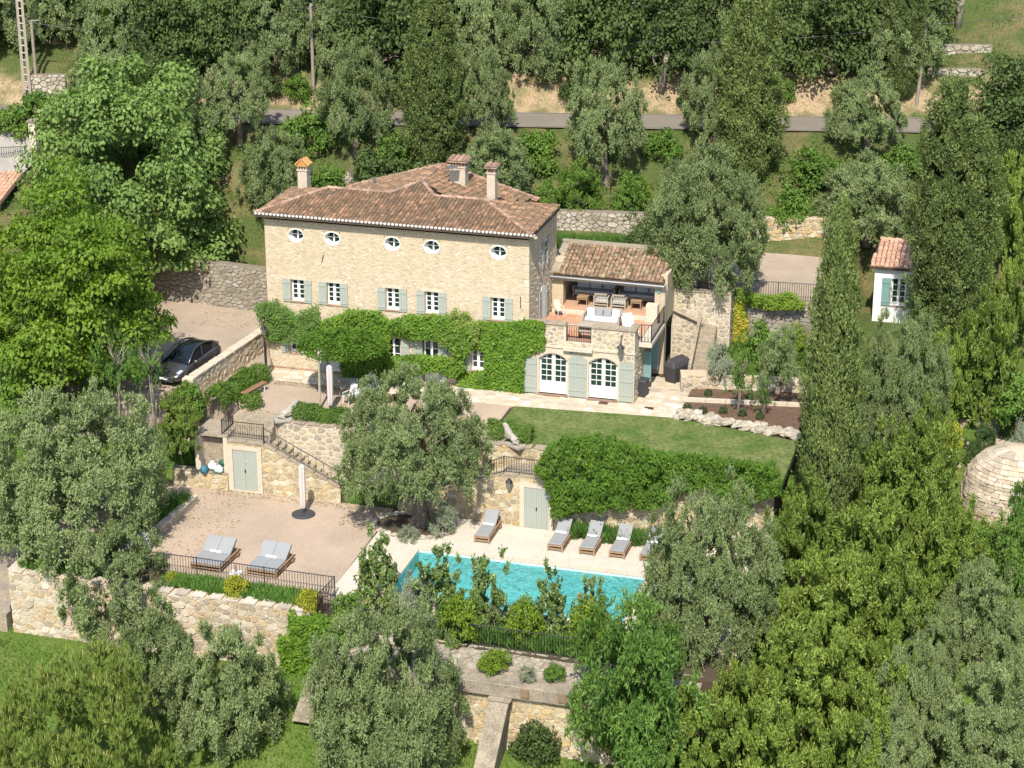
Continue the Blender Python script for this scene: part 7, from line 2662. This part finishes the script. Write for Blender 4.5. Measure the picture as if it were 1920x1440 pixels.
# wisteria canopy on the courtyard post
n = 9000
a_, r_ = NR.uniform(0, 6.283, n), np.sqrt(NR.random(n))
P = np.stack([np.cos(a_) * r_ * 2.3, np.sin(a_) * r_ * 2.2, .32 * (1 - r_ ** 2) * NR.uniform(-.3, 1.2, n) + NR.normal(0, .07, n) - .25 * r_ ** 3], 1)
me = leaves_mesh("wisteria_canopy", P, np.cross(unit(n), np.array([0, 0, 1.0])) + np.array([0, 0, -.35]), unit(n) * .6 + np.array([0, 0, 1.0]), .2 * NR.uniform(.7, 1.3, n), .085, .45 + NR.normal(0, .17, n) + .1 * np.sin(P[:, 0] * 4), 'L_wisteria')
tag(link("wisteria_canopy", me, None, (-8.9, -2.95, 2.98)), "flat wisteria canopy carried by the slim courtyard post", "vine")


def hedge(label, a, b_, w, h_, z, mat='L_shrub', L=.1, Wd=.05, dens=900, name="hedge"):
    a, b_ = np.array(a, float), np.array(b_, float)
    d = b_ - a
    ln = np.linalg.norm(d)
    d /= ln
    s_ = np.array([-d[1], d[0]])
    n_ = int(dens * (ln * (w + 2 * h_)))
    t_ = NR.random(n_) * ln
    q = NR.uniform(-1, 1, n_)
    hh = h_ * (1 + .14 * np.sin(t_ * 2.7) + .09 * np.sin(t_ * 6.1 + 1))
    ang = np.pi * NR.random(n_)
    rad = NR.uniform(.72, 1.05, n_)
    cx, cz = np.cos(ang), np.sin(ang) ** .55
    P = np.stack([a[0] + d[0] * t_ + s_[0] * cx * w / 2 * rad, a[1] + d[1] * t_ + s_[1] * cx * w / 2 * rad, z + cz * hh * rad], 1) + NR.normal(0, .035, (n_, 3))
    N = np.stack([s_[0] * cx, s_[1] * cx, cz], 1) + unit(n_) * .6
    D = unit(n_) + np.array([0, 0, .7])
    c_ = np.array([(a[0] + b_[0]) / 2, (a[1] + b_[1]) / 2, z])
    k = NR.uniform(.7, 1.3, n_)
    me_ = leaves_mesh(name, P - c_, D, N, L * k, Wd * k, .45 + .12 * np.sin(t_ * 5) + NR.normal(0, .15, n_), mat)
    return tag(link(name, me_, None, c_), label, "hedge")


hedge("tall green hedge between the driveway wall and the courtyard bench", (-14.55, -6.5), (-13.75, -1.9), 1.15, 1.0, 0, 'L_shrub')
hedge("low green hedge along the courtyard's front edge behind the left lion statue", (-10.2, -6.45), (-7.4, -6.35), .9, .75, 0, 'L_shrub')
hedge("low clipped hedge on the lawn's edge behind the right lion statue", (-.35, -6.25), (1.9, -6.3), .9, .85, 0, 'L_shrub')
hedge("small hedge at the head of the garden stair beside the railing", (-13.0, -6.3), (-12.5, -5.4), .7, .7, 0, 'L_shrub')


def strap_bed(label, a, b_, w, z, n_, h_=.45, mat='L_iris', name="iris_bed"):
    """clumps of sword-shaped leaves"""
    a, b_ = np.array(a, float), np.array(b_, float)
    d = b_ - a
    ln = np.linalg.norm(d)
    d /= ln
    s_ = np.array([-d[1], d[0]])
    nc_ = max(6, n_ // 14)
    ct_, cw_ = NR.random(nc_) * ln, NR.uniform(-.5, .5, nc_) * w
    i = NR.integers(0, nc_, n_)
    t_, q = ct_[i] + NR.normal(0, .06, n_), cw_[i] + NR.normal(0, .06, n_)
    dirs = unit(n_) * .55 + np.array([0, 0, 1.0])
    dirs /= np.linalg.norm(dirs, axis=1, keepdims=True)
    L = h_ * NR.uniform(.6, 1.25, n_)
    P = np.stack([a[0] + d[0] * t_ + s_[0] * q, a[1] + d[1] * t_ + s_[1] * q, np.full(n_, z)], 1) + dirs * (L / 2)[:, None]
    c_ = np.array([(a[0] + b_[0]) / 2, (a[1] + b_[1]) / 2, z])
    me_ = leaves_mesh(name, P - c_, dirs, unit(n_) + np.array([0, -.3, .3]), L, .055, .4 + NR.normal(0, .18, n_), mat)
    return tag(link(name, me_, None, c_), label, "plant bed", None, "stuff")


strap_bed("bed of sword-leaved irises below the double loungers", (-11.9, -18.5), (-4.8, -18.65), 1.1, -3.5, 4200, .5)
strap_bed("strappy green plants on the retaining wall's left end", (-18.8, -18.6), (-15.5, -18.5), 1.2, -3.5, 2000, .55)
strap_bed("reddish irises in the white stone planter", (-15.0, -14.0), (-14.5, -10.6), 1.0, -3.2, 2200, .6)
strap_bed("green iris strip in front of the pale drystone wall", (-3.2, 13.6), (3.4, 14.6), 1.4, 3.5, 4200, .75)
strap_bed("lush strappy leaves below the wisteria behind the loungers", (4.6, -9.1), (9.5, -9.15), .9, -3.3, 3400, .75)
strap_bed("strappy leaves beside the storage niche's left side", (-16.4, -7.6), (-14.9, -7.4), 1.2, -2.4, 1500, .7)
strap_bed("sunlit strap leaves behind the lower spiked railing", (1.0, -19.4), (10, -19.5), .9, -3.75, 3600, .7)
for k, (px, py) in enumerate(((1328, 738), (1405, 745), (1289, 765), (1318, 770), (1356, 770), (1392, 775), (1425, 780))):
    l_ = ["grey-green cushion plant alone at the upper mulch bed's left", "cushion plant in the upper mulch bed beside the small round tree", "cushion plant at the lower mulch bed's left end", "second cushion plant from the left in the lower mulch bed",
          "third cushion plant from the left in the lower mulch bed", "fourth cushion plant from the left in the lower mulch bed", "cushion plant in the lower mulch bed nearest the cypress shade"][k]
    at_px('bush_box', l_, px, py + 4, py - 9, 18, z=.2, clear=0, group="cushion plants in the bark mulch beds")

# ring of stones round the central olive's bed
rg = thing("stone_ring", "ring of rough stones round the planting bed of the central olive", "rock edging", (-2.9, -10.2, -3.3))
for k in range(34):
    a = 6.283 * k / 34
    x, y = -2.9 + 1.9 * math.cos(a), -10.2 + 1.25 * math.sin(a)
    o = link("stone", BOULD[k % 6], rg, Vector((x, y, -3.24)) - Vector(rg.location))
    o.rotation_euler = (R.uniform(-.3, .3), R.uniform(-.3, .3), R.uniform(0, 6))
    o.scale = (R.uniform(.6, .9),) * 3
struct("olive_bed", MB().prism([(-2.9 + 1.85 * math.cos(6.283 * k / 20), -10.2 + 1.2 * math.sin(6.283 * k / 20)) for k in range(20)], -3.31, -3.2), 'soil')

# garden steps at the left edge
gs = thing("garden_steps", "wooden edged garden steps at the photo's left edge", "steps", (-20, -18, -4))
for k in range(8):
    ob("step", MB().bx(-21.4, -19.45, -19.6 + k * .42, -19.2 + k * .42, -7, -5.6 + k * .27), 'pole_wood' if k % 2 else 'coping', gs)


# ------------------------------------------------------------------ undergrowth and meadow
def scatter(name, n_, xr, yr, per, L, Wd, mat, h_=.35, cond=None, up=.8, spread=.3, zf=None, label=None):
    xs, ys = NR.uniform(*xr, n_), NR.uniform(*yr, n_)
    if cond is not None:
        k = cond(xs, ys)
        xs, ys = xs[k], ys[k]
    zs = (zf or hz)(xs, ys)
    base = np.stack([xs, ys, zs], 1)
    m_ = len(xs) * per
    B = np.repeat(base, per, 0) + NR.normal(0, 1, (m_, 3)) * np.array([spread, spread, 0])
    hh = np.repeat(h_ * NR.uniform(.4, 1.4, len(xs)), per) * NR.random(m_)
    B[:, 2] += hh
    D = unit(m_) + np.array([0, 0, up])
    N = unit(m_) + np.array([0, 0, .4])
    k = NR.uniform(.6, 1.4, m_)
    ct = np.repeat(NR.normal(0, .17, len(xs)), per)
    me_ = leaves_mesh(name, B, D, N, L * k, Wd * k, .42 + ct + NR.normal(0, .14, m_), mat)
    return tag(link(name, me_), label, None, None, "stuff")


def vv_(x, y):
    return y * ca - x * sa


scatter("meadow_grass", 9000, (-22, 20), (-33, -20.2), 5, .24, .035, 'L_grass', .16, None, 1.6, .16, label="green meadow grass below the walls")
scatter("garden_undergrowth", 1300, (-40, 24), (10, 30), 40, .15, .08, 'L_shrub', .45, lambda x, y: (vv_(x, y) > 13.2) & (vv_(x, y) < 22.4) & ~((x > 5.5) & (y < 18.5)) & ~((x > -4.5) & (x < 4.5) & (vv_(x, y) < 15.5)) & (x > -35) & (NR.random(len(x)) < .75), .8, .35, label="leafy undergrowth below the road")
scatter("bank_weeds", 900, (-60, 40), (15, 50), 26, .16, .05, 'L_dry', .3, lambda x, y: (vv_(x, y) > 27.3) & (vv_(x, y) < 30.5), .9, .3, label="dry weeds on the sandy bank")
scatter("wood_undergrowth", 1000, (-70, 45), (20, 80), 40, .2, .12, 'L_oak', .7, lambda x, y: (vv_(x, y) > 29.8) & (vv_(x, y) < 60) & ~((x > 14) & (vv_(x, y) > 30)), .6, .5, label="dark undergrowth in the wood above the road")
scatter("road_verge", 700, (-60, 40), (10, 50), 26, .16, .06, 'L_grass', .4, lambda x, y: (vv_(x, y) > 21.8) & (vv_(x, y) < 23.1), .9, .3, label="grassy verge along the road's lower edge")
scatter("slope_grass", 2600, (12, 45), (22, 70), 14, .2, .04, 'L_grass', .2, lambda x, y: (vv_(x, y) > 28), 1.4, .3, label="grass on the slope at the upper right")
scatter("thicket_undergrowth", 900, (9.5, 40), (-34, 6), 36, .16, .08, 'L_laurel', .6, lambda x, y: ~((x < 14.3) & (y > -20)), .8, .45, label="undergrowth beneath the laurel thicket")
scatter("left_undergrowth", 700, (-45, -20), (-20, 12), 36, .16, .08, 'L_shrub', .5, lambda x, y: ~((x > -26.3) & (y > -5.6)), .8, .45, label="undergrowth at the left edge of the garden")
C_ = []
for n_, xr, yr, z_ in ((220, (-6.5, -4.4), (-11, -8.7), -3.29), (260, (-14, -11), (-17.5, -9), -3.29), (300, (-13.5, -5), (-9.2, -8.6), -3.29), (320, (-13, -1), (-6.6, -5.9), .008), (260, (-13, -8), (-2.4, -1.8), .02), (200, (-21, -14.6), (5, 7.5), .008), (240, (-20, -16), (-5, -3), .008), (200, (7, 14), (9, 17), 3.308)):
    q_ = np.stack([NR.uniform(*xr, n_), NR.uniform(*yr, n_), np.full(n_, z_) + NR.uniform(.004, .02, n_)], 1)
    C_.append(q_)
C_ = np.concatenate(C_)
lm = leaves_mesh("leaf_litter", C_, unit(len(C_)) * np.array([1, 1, .1]), np.array([0, 0, 1.0]) + unit(len(C_)) * .2, NR.uniform(.06, .14, len(C_)), .05, NR.random(len(C_)), 'L_dry')
tag(link("leaf_litter", lm), "fallen leaves on the gravel", None, None, "stuff")
scatter("planted_cover", 520, (8.8, 14), (3.6, 7.6), 30, .13, .05, 'L_grass', .3, None, .9, .25, lambda x, y: np.full(len(x), .85), label="green ground cover on the planted level")

railing("dark railing on the driveway's back wall beside the house corner", [(-17.2, 7.85, 2.62), (-14.4, 7.55, 2.62)], 1.0, .11)
